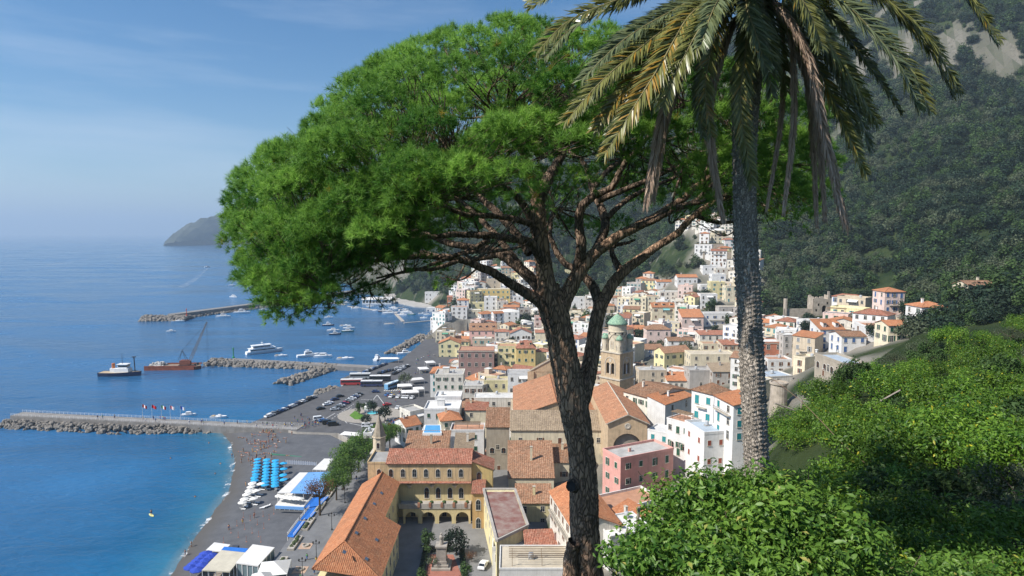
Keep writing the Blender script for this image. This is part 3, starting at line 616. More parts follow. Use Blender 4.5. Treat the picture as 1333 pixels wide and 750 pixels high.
def build_convent():
    Y0 = 176.0; root = empty('convent', (-22, Y0 + 5, 4)); I = Vector((22, -Y0 - 5, -4)); rnd = random.Random(4)
    def off(mb): mb.v = [(v[0] + I.x, v[1] + I.y, v[2] + I.z) for v in mb.v]; return mb
    X = lambda px, D=Y0: (px - 666.5) / FPX * D
    wu = surf('plaster_convent_upper', (0.60, 0.44, 0.25), 0.9, 0.2, 0.5, 0.2, 3, streak=0.75); wl_ = surf('plaster_convent_lower', (0.66, 0.55, 0.30), 0.9, 0.12, 0.5, 0.15, 3, streak=0.4)
    x0, x1, xm = X(473), X(612), X(515)
    zt, zm, zl, zb = 20.9, 15.2, 9.2, 3.5
    mb = MB(); mb.box(x0, x1, Y0, Y0 + 10, zm, zt, wu); off(mb).build('upper_storey', root)
    mb = MB(); mb.box(x0, x1, Y0 + 1.2, Y0 + 9.9, zb, zm, wl_); off(mb).build('wall', root)
    mb = MB(); mb.box(x0 - .1, x1 + .1, Y0 - .35, Y0 + 1.3, zm - .3, zm, STONE); tile_slope(mb, [(x0, Y0 - .6, zm - .02), (x1, Y0 - .6, zm - .02), (x1, Y0 - .003, zm + .35), (x0, Y0 - .003, zm + .35)], T_RD, .45, .06, .05); off(mb).build('string_course', root)
    # roofs
    r = MB(); tile_slope(r, [(X(497), Y0 - .5, zt - .05), (x1 + .2, Y0 - .5, zt - .05), (x1 + .2, Y0 + 6, zt + 2.1), (X(497), Y0 + 6, zt + 2.1)], T_RD, .5, .11)
    tile_slope(r, [(x1 + .2, Y0 + 11, zt - .2), (X(497), Y0 + 11, zt - .2), (X(497), Y0 + 6, zt + 2.1), (x1 + .2, Y0 + 6, zt + 2.1)], T_RD, .5, .11); r.bar((X(497), Y0 + 6, zt + 2.3), (x1 + .2, Y0 + 6, zt + 2.3), .2, T_RD, 6); off(r).build('roof', root)
    r = MB(); r.box(x0 + .25, X(497) - .1, Y0 + .25, Y0 + 9.6, zt, zt + .08, FLATS['grey']); off(r).build('terrace_roof', root)
    r = MB(); r.box(x0 - .1, x0 + .22, Y0 - .1, Y0 + 10.1, zt + .002, zt + .7, wu); r.box(x0 + .22, X(497) - .1, Y0 - .1, Y0 + .2, zt + .003, zt + .5, wu); off(r).build('parapet', root)
    for px, pz in zip((488, 504, 520, 535.5, 551, 567, 582.5, 598), (0,) * 8):
        add_window(root, X(px) + I.x, Y0 + I.y, 18.1 + I.z, 0, 'brown' if px < 510 else 'grey', 'arch', 1.25, 1.5)
    for k, px in enumerate((551.5, 567, 583, 598)): add_window(root, X(px, 177) + I.x, Y0 + 1.2 + I.y, 11.6 + I.z, 0, 'brown' if k < 3 else 'grey', 'arch', 1.4, 2.0)
    for px in (529, 559.5, 590):
        b = MB(); b.lathe([(.12, -1.0), (.35, -.75), (.75, -.1), (.82, .1), (.82, .2)], STONE, 12); q = b.build('wall_basin', root); q.location = (X(px, 177) + I.x, Y0 + 1.05 + I.y, 14.0 + I.z)
    # balcony terrace over a ground floor arcade
    b = MB(); b.box(xm + .3, x1 - .1, Y0 - 3.2, Y0 + 1.25, zl - .55, zl, CONC); off(b).build('balcony', root)
    b = MB(); b.box(xm + .3, x1 - .1, Y0 - 3.2, Y0 - 2.95, zl + .002, zl + .95, CONC)
    off(b).build('balustrade', root)
    for px in (541, 556, 572, 588, 604):
        b = MB(); x = X(px, 173); b.box(x - .35, x + .35, Y0 - 3.4, Y0 - 2.8, zl + .004, zl + 1.25, surf('brick_pier', (.33, .16, .10), .9, .2, 2)); off(b).build('pier', root)
    pot = surf('clay_pot', (.34, .16, .08), .9, .2, 3); bush = surf('pot_bush', (.05, .09, .03), .9, .4, 6, .6, 8)
    b = MB(); nA = 4; L_ = x1 - .1 - (xm + 1.5); arch_wall(b, (xm + 1.5, Y0 - 3.0), (x1 - .1, Y0 - 3.0), zb, zl - .55, [(L_ * (i + .5) / nA, L_ / nA * .38, zb, zb + 2.3) for i in range(nA)], wl_, .6, None); off(b).build('arcade', root)
    for px in (533, 556, 575, 592): add_window(root, X(px, 177) + I.x, Y0 + 1.2 + I.y, 5.6 + I.z, 0, 'brown', 'arch', 1.4, 1.5, 'doorway')
    # right hand annexe with its own tiled roofs and tall windows
    b = MB(); xa, xb = x1 + .05, X(640); b.box(xa, xb, Y0 + 1, Y0 + 9, zb, 18.8, wallm('yellow')); b.add([(xa, Y0 + 1, 18.8), (xb, Y0 + 1, 18.8), (xa, Y0 + 1, 21.2)], [(0, 1, 2)], wallm('yellow')); off(b).build('annexe_wall', root)
    r = MB(); tile_slope(r, [(xb + .4, Y0 + .6, 18.7), (xb + .4, Y0 + 9.4, 18.7), (xa, Y0 + 9.4, 21.3), (xa, Y0 + .6, 21.3)], T_RD, .45, .1); off(r).build('annexe_roof', root)
    add_window(root, X(622) + I.x, Y0 + 1 + I.y, 16.8 + I.z, 0, 'brown', 'arch', 1.3, 1.4)
    b = MB(); xa, xb = X(613, 170), X(629, 170); b.box(xa, xb, Y0 - 6, Y0 + 1, zb, 14.6, wallm('ochre')); off(b).build('corner_wing', root)
    for z in (11.2, 5.8): add_window(root, (xa + xb) / 2 + I.x, Y0 - 6 + I.y, z + I.z, 0, 'grey', 'arch', 1.4, 1.9)
    r = MB(); tile_slope(r, [(xa - .3, Y0 - 6.5, 14.5), (xb + .3, Y0 - 6.5, 14.5), (xb + .3, Y0 + .98, 15.6), (xa - .3, Y0 + .98, 15.6)], T_RD, .45, .08); off(r).build('corner_roof', root)
    tag(root, 'yellow convent with arched windows, stained upper storey and mottled red tile roof', 'convent')
    # potted shrubs lined up on the convent balcony
    for k, px in enumerate((543, 558, 575, 590, 606)):
        p = empty('potted_shrub', (X(px, 173.5), Y0 - 2.3, zl)); b = MB(); b.lathe([(.22, .0), (.33, .5), (.36, .55), (.30, .56)], pot, 10); b.build('pot', p)
        b = MB(); bm = bmesh.new(); bmesh.ops.create_icosphere(bm, subdivisions=2, radius=.62)
        for v in bm.verts: v.co *= 1 + .35 * mnoise.noise(v.co * 4 + Vector((k, 0, 0)))
        b.add([v.co + Vector((0, 0, 1.0)) for v in bm.verts], [[v.index for v in f.verts] for f in bm.faces], bush); bm.free(); b.build('foliage', p)
        tag(p, 'round potted shrub on the yellow convent balcony', 'plant', 'potted shrubs on the convent balcony')
    # long wing under the new orange roof
    root = empty('convent_wing', (-37.8, 150, 4.3)); I = Vector((37.8, -150, -4.3)); w = wallm('pale yellow')
    b = MB(); b.prism([(-43.0, 136), (-33.2, 136), (-33.2, 175.7), (-43.0, 175.7)], 3.5, 14.95, w); b.box(-43.0, -33.2, 130.2, 135.99, 3.5, 12.4, w); off2 = lambda mb: setattr(mb, 'v', [(v[0] + I.x, v[1] + I.y, v[2] + I.z) for v in mb.v]) or mb
    off2(b).build('wall', root)
    b = MB(); b.prism([(-33.19, 130.2), (-29.3, 130.2), (-29.3, 154), (-33.19, 154)], 3.5, 11.6, w); off2(b).build('extension_wall', root)
    r = MB(); pt = .42
    tile_slope(r, [(-43.6, 175.6, 14.9), (-43.6, 129.4, 14.9), (-37.9, 135, 18.3), (-37.9, 175.6, 18.3)], T_OR, pt, .08)
    tile_slope(r, [(-32.7, 154.3, 15.1), (-32.7, 175.9, 15.1), (-37.9, 175.9, 18.3), (-37.9, 154.3, 18.3)], T_OR, pt, .08)
    tile_slope(r, [(-28.7, 129.4, 12.5), (-28.7, 154.29, 12.5), (-37.9, 154.29, 18.3), (-37.9, 135, 18.3)], T_OR, pt, .08)
    tile_slope(r, [(-43.6, 129.4, 14.9), (-28.7, 129.4, 12.5), (-37.9, 135, 18.3)], T_OR, pt, .08)
    r.bar((-37.9, 135, 18.55), (-37.9, 175.9, 18.55), .17, T_OR, 6); r.bar((-37.9, 135, 18.5), (-28.7, 129.4, 12.7), .15, T_OR, 6); off2(r).build('roof', root)
    for a, c in ((496.5, 643), (487, 657), (475, 676), (464, 695), (490, 704), (448, 720), (477, 729)):
        # skylight lies on the slope: solve for the slope plane
        d = ray(a, c); sl = (18.3 - 12.5) / 9.2; zz = lambda x: 18.3 - (x + 37.9) * sl; t = (18.3 - 37.9 * sl - CAMH) / (d[2] + d[0] * sl); x, y = d[0] * t, d[1] * t
        b = MB(); b.box(-.42, .42, -.55, .55, 0, .16, surf('skylight_frame', (.16, .16, .17), .5, .1)); b.box(-.34, .34, -.47, .47, .161, .17, surf('skylight_glass', (.10, .14, .20), .08, .2, spec=.8)); q = b.build('skylight', root)
        q.location = Vector((x, y, zz(x) + .17)) + I; q.rotation_euler = (0, math.atan(sl), 0)
    for y in (134, 138.5, 143, 147.5, 151.5):
        for z in (9.3, 6.0): add_window(root, -29.3 + I.x, y + I.y, z + I.z, math.pi / 2, 'green', 'none', 1, 1.15)
    for y in (158, 162, 167): add_window(root, -33.2 + I.x, y + I.y, 11.5 + I.z, math.pi / 2, 'brown', 'none', .8, 1)
    tag(root, 'long wing with bright new orange tile roof and seven skylights', 'building')
    # little bell turret with its stone spire
    c = at(494, 588, 196); root = empty('bell_turret', (c.x, c.y, 14)); b = MB(); st = surf('turret_plaster', (.62, .52, .38), .9, .2, 1, .2, 5, streak=.4); h = c.z - 14
    b.box(-2.4, 2.4, -2.4, 2.4, -8, h, st); b.box(-2.6, 2.6, -2.6, 2.6, h, h + .35, STONE); b.build('base', root)
    b = MB(); b.lathe([(2.0, h + .35), (2.0, h + 4.9), (2.35, h + 5.0), (2.35, h + 5.3)], st, 8, a0=math.pi / 8); b.build('belfry', root)
    b = MB(); b.lathe([(2.1, h + 5.3), (1.1, h + 8.9), (.12, h + 12.2), (.1, h + 12.5)], surf('spire_stone', (.34, .29, .22), .95, .25, 1.5, .4, 6), 8, a0=math.pi / 8); b.bar((0, 0, h + 12.4), (0, 0, h + 13.3), .06, IRON); b.build('spire', root)
    for a in (0, -math.pi / 2, math.pi / 2): add_window(root, 1.86 * math.sin(a), -1.86 * math.cos(a), h + 2.6, a, 'brown', 'arch', .95, 1.2, 'bell_opening')
    tag(root, 'octagonal bell turret with grey pointed stone spire above the pines', 'bell turret')
build_convent()

def build_church():
    tanw = surf('church_plaster', (.56, .42, .27), .92, .2, .6, .25, 4, streak=.5)
    # nave
    root = empty('cathedral_nave', (15.5, 235, 15)); b = MB(); b.box(-14.6, 14.6, -22.5, 20, -6, 9, tanw); b.add([(-14.6, -22.5, 9), (14.6, -22.5, 9), (0, -22.5, 14), (-14.6, 20, 9), (14.6, 20, 9), (0, 20, 14)], [(0, 1, 2), (5, 4, 3)], tanw); b.build('wall', root)
    r = MB(); tile_slope(r, [(-15.1, 20.2, 8.85), (-15.1, -23, 8.85), (0, -23, 14.1), (0, 20.2, 14.1)], T_OR2, .55, .11); tile_slope(r, [(15.1, -23, 8.85), (15.1, 20.2, 8.85), (0, 20.2, 14.1), (0, -23, 14.1)], T_OR2, .55, .11); r.bar((0, -23, 14.35), (0, 20.2, 14.35), .2, T_OR, 6); r.build('roof', root)
    b = MB(); b.prism([(-8, 21), (9, 21), (9, 25), (-8, 25)], -2, 15, tanw); b.add([(-8.3, 20.9, 15), (9.3, 20.9, 15), (.5, 20.9, 20), (-8.3, 25.1, 15), (9.3, 25.1, 15), (.5, 25.1, 20)], [(0, 1, 2), (5, 4, 3)], tanw); b.build('gable_front', root)
    b = MB(); b.box(-8.6, 9.6, 20.5, 20.85, 11.6, 12.1, STONE); b.bar((-8.6, 20.8, 15.1), (.5, 20.8, 20.2), .25, STONE, 4); b.bar((9.6, 20.8, 15.1), (.5, 20.8, 20.2), .25, STONE, 4); b.box(-9, -6.4, 20.4, 20.9, 2, 15.2, tanw); b.build('pediment_moulding', root)
    tag(root, 'cathedral nave with broad orange tile roof and tan pediment behind it', 'church')
    # transept with oculus and great blind arch
    root = empty('cathedral_transept', (35.9, 210, 18)); b = MB(); Y = -20.0
    b.box(-6.1, 6.1, Y + .02, 20, -4, 11.2, tanw); b.build('wall', root)
    b = MB(); N = 14; R = 4.4; zc = 3.4
    # front wall with the big arch cut out of it
    arch_wall(b, (-6.1, Y - 1.6), (6.1, Y - 1.6), -6, 8.6, [(6.1, R, -6, zc)], tanw, 1.5, None)
    b.add([(-6.1, Y - 1.6, 8.6), (6.1, Y - 1.6, 8.6), (6.1, Y - 1.6, 11.0), (0, Y - 1.6, 13.8), (-6.1, Y - 1.6, 11.0)], [(0, 1, 2, 3, 4)], tanw); b.add([(-6.1, Y - 1.6, -6), (-6.1, Y - 1.6, 11), (-6.1, Y, 11), (-6.1, Y, -6), (6.1, Y - 1.6, -6), (6.1, Y - 1.6, 11), (6.1, Y, 11), (6.1, Y, -6)], [(0, 1, 2, 3), (7, 6, 5, 4)], tanw); b.build('gable_wall', root)
    b = MB(); V = []
    for j in range(8):
        for i in range(N + 1): a = math.pi * i / N; t = j / 7 * math.pi / 2; V.append((R * math.cos(a) * math.cos(t), Y - .1 - .6 * math.sin(t) + .0, zc + R * math.sin(a) * math.cos(t)))
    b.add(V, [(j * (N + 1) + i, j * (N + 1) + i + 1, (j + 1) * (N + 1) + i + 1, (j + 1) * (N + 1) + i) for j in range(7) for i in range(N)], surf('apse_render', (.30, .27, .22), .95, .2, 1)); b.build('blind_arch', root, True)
    b = MB(); b.lathe([(.55, 0), (.95, 0), (1.0, .12), (.62, .2), (.55, .1)], STONE, 18); q = b.build('oculus', root); q.location = (0, Y - 1.6, 10.2); q.rotation_euler = (math.pi / 2, 0, 0)
    b = MB(); b.lathe([(.56, 0.01), (.56, .03)], GLASS, 18); q2 = b.build('pane', q)
    r = MB(); tile_slope(r, [(-6.8, 20, 11.0), (-6.8, Y - 2.1, 11.0), (0, Y - 2.1, 14), (0, 20, 14)], T_OR2, .5, .1); tile_slope(r, [(6.8, Y - 2.1, 11.0), (6.8, 20, 11.0), (0, 20, 14), (0, Y - 2.1, 14)], T_OR2, .5, .1); r.bar((0, Y - 2.1, 14.25), (0, 20, 14.25), .2, STONE, 6); r.build('roof', root)
    b = MB()
    for s in (-1, 1): b.bar((s * 6.9, Y - 2.15, 10.9), (0, Y - 2.15, 13.95), .16, STONE, 4)
    b.build('verge', root)
    tag(root, 'church transept with orange roof, round window and large blind arch beside bell tower', 'church')
    # bell tower
    c = at(803.5, 456, 240); z0 = 14.0; root = empty('bell_tower', (c.x, c.y, z0), rad(45)); st = surf('tower_stone', (.52, .40, .26), .92, .22, .7, .3, 3, streak=.45); ma = surf('tower_inlay', (.60, .53, .40), .9, .25, 3, .2); S = 4.45; H = c.z - z0; Hm = at(803, 491, 240).z - z0
    gr = surf('verdigris_tiles', (.15, .34, .28), .7, .45, 2.2, .3, 5, col2=(.30, .42, .27))
    b = MB(); b.box(-S - .25, S + .25, -S - .25, S + .25, -4, Hm, st); b.build('shaft', root)
    b = MB(); b.box(-S - .6, S + .6, -S - .6, S + .6, Hm + .001, Hm + .5, STONE); b.build('lower_cornice', root)
    for k in range(4):
        b = MB(); arch_wall(b, (-S, -S), (S, -S), Hm + .5, H - .4, [(S - 1.15, .75, Hm + 2.0, Hm + 5.6), (S + 1.15, .75, Hm + 2.0, Hm + 5.6)], st, .7, DARK)
        q = b.build('bell_storey_wall', root); q.rotation_euler = (0, 0, k * math.pi / 2)
        b = MB(); N = 14
        for i in range(N):
            a0, a1 = math.pi * i / N, math.pi * (i + 1) / N; b.bar((2.35 * math.cos(a0), -S - .04, Hm + 6.2 + 2.35 * math.sin(a0)), (2.35 * math.cos(a1), -S - .04, Hm + 6.2 + 2.35 * math.sin(a1)), .2, STONE, 4)
        for x in (-2.35, 2.35): b.bar((x, -S - .04, Hm + 1.6), (x, -S - .04, Hm + 6.2), .2, STONE, 4)
        b.bar((0, -S - .1, Hm + 2), (0, -S - .1, Hm + 5.6), .17, WHITE, 8)
        q = b.build('arch_moulding', root); q.rotation_euler = (0, 0, k * math.pi / 2)
        b = MB(); b.lathe([(.42, 0), (.62, 0), (.62, .12), (.42, .12)], STONE, 12); q = b.build('oculus', root); q.location = Matrix.Rotation(k * math.pi / 2, 3, 'Z') @ Vector((0, -S + .02, Hm + 7.35)); q.rotation_euler = (math.pi / 2, 0, k * math.pi / 2)
    b = MB(); b.box(-S - .35, S + .35, -S - .35, S + .35, H - .401, H, STONE); b.build('upper_cornice', root)
    b = MB(); R = 3.55; b.lathe([(R, H + .001), (R, H + 7.4), (R + .2, H + 7.5), (R + .2, H + 7.9), (R - .05, H + 8.0), (R - .05, H + 10.0), (R + .15, H + 10.1), (R + .15, H + 10.4)], ma, 32); drum = b.build('drum', root, False)
    for k in range(8):
        a = k * math.pi / 4 + math.pi / 8 * 0; add_window(root, (R - .05) * math.sin(a), -(R - .05) * math.cos(a), H + 2.9, a, 'brown', 'arch', 1.2, 1.9, 'drum_window')
        b = MB()
        # interlaced arches in dark and pale stone
        for s in (-1, 1):
            pts = [(s * (-1.45 + 2.9 * t), H + 3.6 + 3.1 * math.sin(math.pi * (.08 + .84 * t * .62))) for t in [i / 8 for i in range(9)]]
            for i in range(8):
                q = []
                for (xx, zz) in (pts[i], pts[i + 1]): aa = a + xx / R; q.append(((R + .05) * math.sin(aa), -(R + .05) * math.cos(aa), zz))
                b.bar(q[0], q[1], .13, surf('inlay_dark', (.16, .13, .10), .9, .2) if s > 0 else STONE, 4)
        b.build('interlaced_arch', root)
        if True:
            aa = a + math.pi / 8; b = MB(); b.lathe([(.05, 0), (.36, 0), (.36, .09), (.05, .09)], DARK, 10); q = b.build('roundel', root); q.location = ((R + .02) * math.sin(aa), -(R + .02) * math.cos(aa), H + 8.9 - 1.9); q.rotation_euler = (math.pi / 2, 0, aa)
    b = MB(); b.lathe([(R + .5, H + 10.4), (R + .25, H + 11.0), (R - .9, H + 12.4), (R - 2.1, H + 13.5), (.5, H + 14.2), (.3, H + 14.4)], gr, 32); b.build('dome', root, True)
    b = MB(); b.lathe([(.5, H + 14.4), (.6, H + 14.9), (.35, H + 15.2), (.42, H + 16.2), (.2, H + 16.5), (.03, H + 17.2)], STONE, 10); b.build('finial', root)
    for k in range(4):
        a = math.pi / 4 + k * math.pi / 2; x, y = 4.9 * math.cos(a), 4.9 * math.sin(a); x, y = max(-3.35, min(3.35, x)), max(-3.35, min(3.35, y)); b = MB(); b.lathe([(1.25, H + .002), (1.25, H + 4.3), (1.4, H + 4.4), (1.4, H + 4.8)], ma, 14, (x, y)); t = b.build('corner_turret', root)
        b = MB(); b.lathe([(1.55, H + 4.8), (1.25, H + 5.5), (.6, H + 6.3), (.08, H + 6.7)], gr, 14, (x, y)); b.build('turret_dome', t, True)
        for j in range(4):
            aa = a + math.pi / 2 + j * math.pi / 2 + .3; add_window(t, x + 1.2 * math.sin(aa), y - 1.2 * math.cos(aa), H + 2.0, aa, 'brown', 'arch', .7, 1.2, 'turret_window')
    tag(root, 'square stone bell tower with green tiled dome, drum and four corner turrets', 'bell tower')
T_OR2 = tile_mat('tiles_church', [(0.27, 0.13, 0.075), (0.43, 0.21, 0.12), (0.35, 0.175, 0.10), (0.50, 0.28, 0.17)], dirt=0.5)
build_church()

def build_near_houses():
    H = hp
    # tiled outbuildings between nave and convent, sloping towards the square
    H(665,560,792,560,8,8,D=203,wall='cream',roof='shed',rc='grey',rise=4.2,pitch=.62,floors=1,cols=5,sh='brown',label='long cream hall with weathered grey-brown corrugated tile roof',cat='hall',name='hall')
    H(662,622,721,622,10,15,D=185,wall='cream',roof='shed',rc='brown',rise=6.3,pitch=.6,floors=1,cols=1,sh=None,label='plain cream house under a steep single-slope brown tile roof',sides='')
    H(708,602,760,602,9,8,D=195,wall='cream',roof='shed',rc='brown',rise=3.3,pitch=.5,floors=1,cols=1,sh='brown',sides='',label='cream annexe with small brown tile lean-to roof behind the pine trunk')
    H(672,655,718,655,8,7,D=174,wall='pale yellow',roof='shed',rc='brown',rise=2.6,pitch=.5,floors=2,cols=2,sh='brown',kinds=('none',),sides='',label='pale yellow house with brown tile lean-to and arched doorway in the lane')
    # terrace-roofed block by the convent garden
    A, B, C, D_ = atz(629.5,636.7,15.5), atz(670.3,636.7,15.5), atz(687.3,684,15.5), atz(646.5,703.6,15.5); cen = (A + B + C + D_) / 4
    root = empty('garden_block', (cen.x, cen.y, 5)); L_ = [(p.x - cen.x, p.y - cen.y) for p in (D_, C, B, A)]; b = MB(); b.prism(L_, -4, 10.2, wallm('pale yellow')); b.build('wall', root)
    red = surf('worn_red_paint', (.30, .11, .09), .9, .35, .35, .2, 2, col2=(.27, .22, .19)); s = .90; b = MB(); b.prism([(x * s, y * s) for x, y in L_], 10.19, 10.3, red); b.build('roof', root)
    b = MB()
    for i in range(4):
        p, q = Vector((*L_[i], 0)), Vector((*L_[(i + 1) % 4], 0)); b.bar(p + Vector((0, 0, 10.45)), q + Vector((0, 0, 10.45)), .42, CONC, 4)
    b.build('parapet', root)
    p, q = Vector((*L_[3], 0)), Vector((*L_[0], 0)); an = math.atan2(q.y - p.y, q.x - p.x)
    for i in range(7):
        t = (i + .5) / 7; m = p.lerp(q, t); add_window(root, m.x, m.y, 7.6, an + math.pi * 0, 'green', 'none', .9, 1.0); 
        if i % 2: add_window(root, m.x, m.y, 3.2, an, 'green', 'none', .9, 1.0)
    tag(root, 'long garden block with worn red painted flat roof and thick parapets', 'building')
    # pink house and its terrace
    H(808,599.5,876.7,586,13.5,8.5,D=165,wall='salmon',roof='flat',rc='grey',floors=3,cols=4,sh='green',kinds=('closed','half'),label='salmon pink house with grey flat roof and dark green shutters',extras=('chimney',))
    H(794,668,862,652,4.2,9,D=150,wall='white',roof='flat',rc='terrace',floors=1,cols=3,sh='green',kinds=('closed',),extras=('awning:green',),label='low white house with terrace and striped green awning below the pink house')
    # near orange-roofed house half behind the trunk
    A = at(716,640,150); H(716,640,747,690,12,11,D=150,wall='off-white',roof='gable',rc='orange',rise=2.4,pitch=.34,floors=3,cols=6,sh='brown',extras=('balcony',),label='off-white house with smooth orange roof and blue balcony behind the pine trunk',sides='l')
    H(783,672,812,690,6,8,D=142,wall='off-white',roof='shed',rc='orange',rise=2.2,pitch=.4,floors=1,cols=1,sh=None,sides='',label='small house with orange lean-to roof right of the pine trunk')
    # white roofs at the foot of the hill
    H(641,716,684,716,9,9,D=143,wall='white',roof='flat',rc='grey',floors=2,cols=3,sh=None,label='white house with grey roof terrace below the red-roofed block',extras=('stairbox',))
    H(686,720,742,718,7,7,D=140,wall='mauve',roof='shed',rc='red',rise=1.9,pitch=.4,floors=1,cols=3,sh='white',sides='',extras=('awning:red','chimney'),label='mauve house with dull red roof and awning left of the pine base')
    H(650,742,762,742,7,10,D=128,wall='white',roof='flat',rc='beige',floors=1,cols=3,sh=None,extras=('tank','pergola'),label='white house with pale flat roof and wooden pergola beside the pine base')
    H(795,700,850,690,7,9,D=128,wall='white',roof='flat',rc='white',floors=1,cols=2,sh='green',label='white flat-roofed house half hidden by the leafy shrub')
    # white houses stepping up the cliff on the right
    H(900.6,507,929.4,514,15,8,D=180,wall='white',roof='hip',rc='brown',rise=2.0,pitch=.42,floors=3,cols=2,sh='teal',kinds=('closed',),sides='lr',label='tall white house with teal shutters and brown hipped roof on the cliff',extras=('balcony',),winscale=1.2)
    H(930,515,955,528,11,7,D=172,wall='white',roof='shed',rc='orange',rise=1.2,pitch=.4,floors=3,cols=2,sh='teal',kinds=('closed','none'),sides='r',label='narrow white house with teal shutters and orange lean-to on cliff edge',extras=('balcony',),winscale=1.1)
    H(891.6,550,917,566,11,6.5,D=176,wall='white',roof='flat',rc='blue',floors=2,cols=2,sh='red',kinds=('closed',),sides='r',label='white block with pale blue roof terrace and two small red shutters',winscale=.9)
    H(868,545,897,553,10,7,D=182,wall='white',roof='flat',rc='terrace',floors=2,cols=3,sh='green',label='white house with terracotta balustraded terrace next to the white block',extras=('pergola','arches'))
    H(843,560,872,566,8,7,D=188,wall='white',roof='flat',rc='white',floors=2,cols=2,sh='teal',kinds=('closed',),label='small white house with flat roof right of the church arch',extras=('tank',))
    H(849,520,900,508,9,13,D=205,wall='off-white',roof='gablef',rc='brown',rise=2.2,pitch=.45,floors=2,cols=3,sh='green',label='off-white house with old brown gable roof below the beige block')
    H(866,527,902,515,8,7,D=200,wall='white',roof='shed',rc='orange',rise=1.6,pitch=.4,floors=2,cols=2,sh=None,label='white house with orange lean-to roof left of the tall cliff house',sides='')
    # houses round the little square
    H(473,566,484,566,6,5,D=215,wall='white',roof='flat',rc='white',floors=2,cols=1,sh=None,label='narrow white house by the flags of the harbour square')
    H(526,590,582,590,11,11,D=196,wall='beige',roof='shed',rc='brown',rise=3.6,pitch=.7,floors=1,cols=3,sh=None,sides='',label='chapel with big brown corrugated tile roof behind the convent',cat='chapel',name='chapel')
    H(591,594,615,594,12,9,D=192,wall='off-white',roof='shed',rc='grey',rise=4.4,pitch=.0,floors=1,cols=1,sh=None,sides='',label='plain house with dark grey slab roof behind the convent')
    H(586,562,630,562,9,8,D=216,wall='white',roof='flat',rc='terrace',floors=2,cols=2,sh='green',kinds=('closed',),label='white house with planted terracotta roof garden and pergola',extras=('pergola',))
    H(574,548,601,546,12,9,D=226,wall='cream',roof='hip',rc='orange',rise=2.2,pitch=.42,floors=3,cols=2,sh='green',kinds=('closed',),label='cream house with orange hipped roof beside the swimming pool')
    H(548,566,578,566,9,9,D=222,wall='white',roof='flat',rc='white',floors=2,cols=2,sh='green',label='white house carrying the rooftop swimming pool')
    H(552,534,598,534,10,12,D=242,wall='white',roof='flat',rc='white',floors=2,cols=4,sh='green',kinds=('closed','none'),label='broad white house with pale flat roof and skylight box',extras=('stairbox',))
    H(606,534,635,534,9,9,D=244,wall='cream',roof='gable',rc='red',rise=2,pitch=.42,floors=2,cols=2,sh='brown',label='cream house with plain red gable roof between the white terraces')
    H(633,556,663,556,16,9,D=214,wall='stone',roof='shed',rc='brown',rise=4.2,pitch=.6,floors=1,cols=1,sh=None,extras=('arches',),label='old stone house with brown corrugated roof and ruined arch')
    H(617,519,668,519,10,9,D=262,wall='off-white',roof='flat',rc='white',floors=2,cols=5,sh=None,label='long low off-white building left of the cathedral nave')
    H(630,497,661,497,9,8,D=290,wall='pale yellow',roof='flat',rc='beige',floors=2,cols=3,sh='grey',kinds=('none',),label='pale yellow building with three dark windows in front of the mauve palace')
    H(661,487,692,487,11,9,D=286,wall='white',roof='flat',rc='grey',floors=2,cols=3,sh=None,extras=('awning:white',),label='white house with glazed awnings left of the tan pediment')
    H(566,489,603,489,12,12,D=295,wall='off-white',roof='flat',rc='grey',floors=3,cols=4,sh='green',label='off-white house with untidy grey roof terrace near the harbour road',extras=('tank','stairbox'))
    H(603,503,628,503,9,9,D=278,wall='off-white',roof='flat',rc='grey',floors=2,cols=3,sh='brown',label='grey-roofed white house with antenna terrace below the mauve palace',extras=('tank',))
    H(560,486,590,486,11,14,D=316,wall='white',roof='hip',rc='orange',rise=2.2,pitch=.5,floors=3,cols=3,sh='teal',label='white corner house with broad orange hipped roof by the seafront')
    H(566,518,600,518,9,9,D=262,wall='white',roof='flat',rc='white',floors=2,cols=3,sh=None,label='white house with rooftop solar panels left of the red gable roof',extras=('tank',))
    H(528,556,548,552,8,10,D=236,wall='white',roof='gable',rc='orange',rise=2.2,pitch=.42,floors=2,cols=2,sh='green',label='white house with orange gable roof facing the harbour square')
    H(534,538,553,534,9,9,D=255,wall='off-white',roof='flat',rc='grey',floors=2,cols=2,sh='green',label='off-white house with grey roof beside the square',extras=('awning:white',))
build_near_houses()
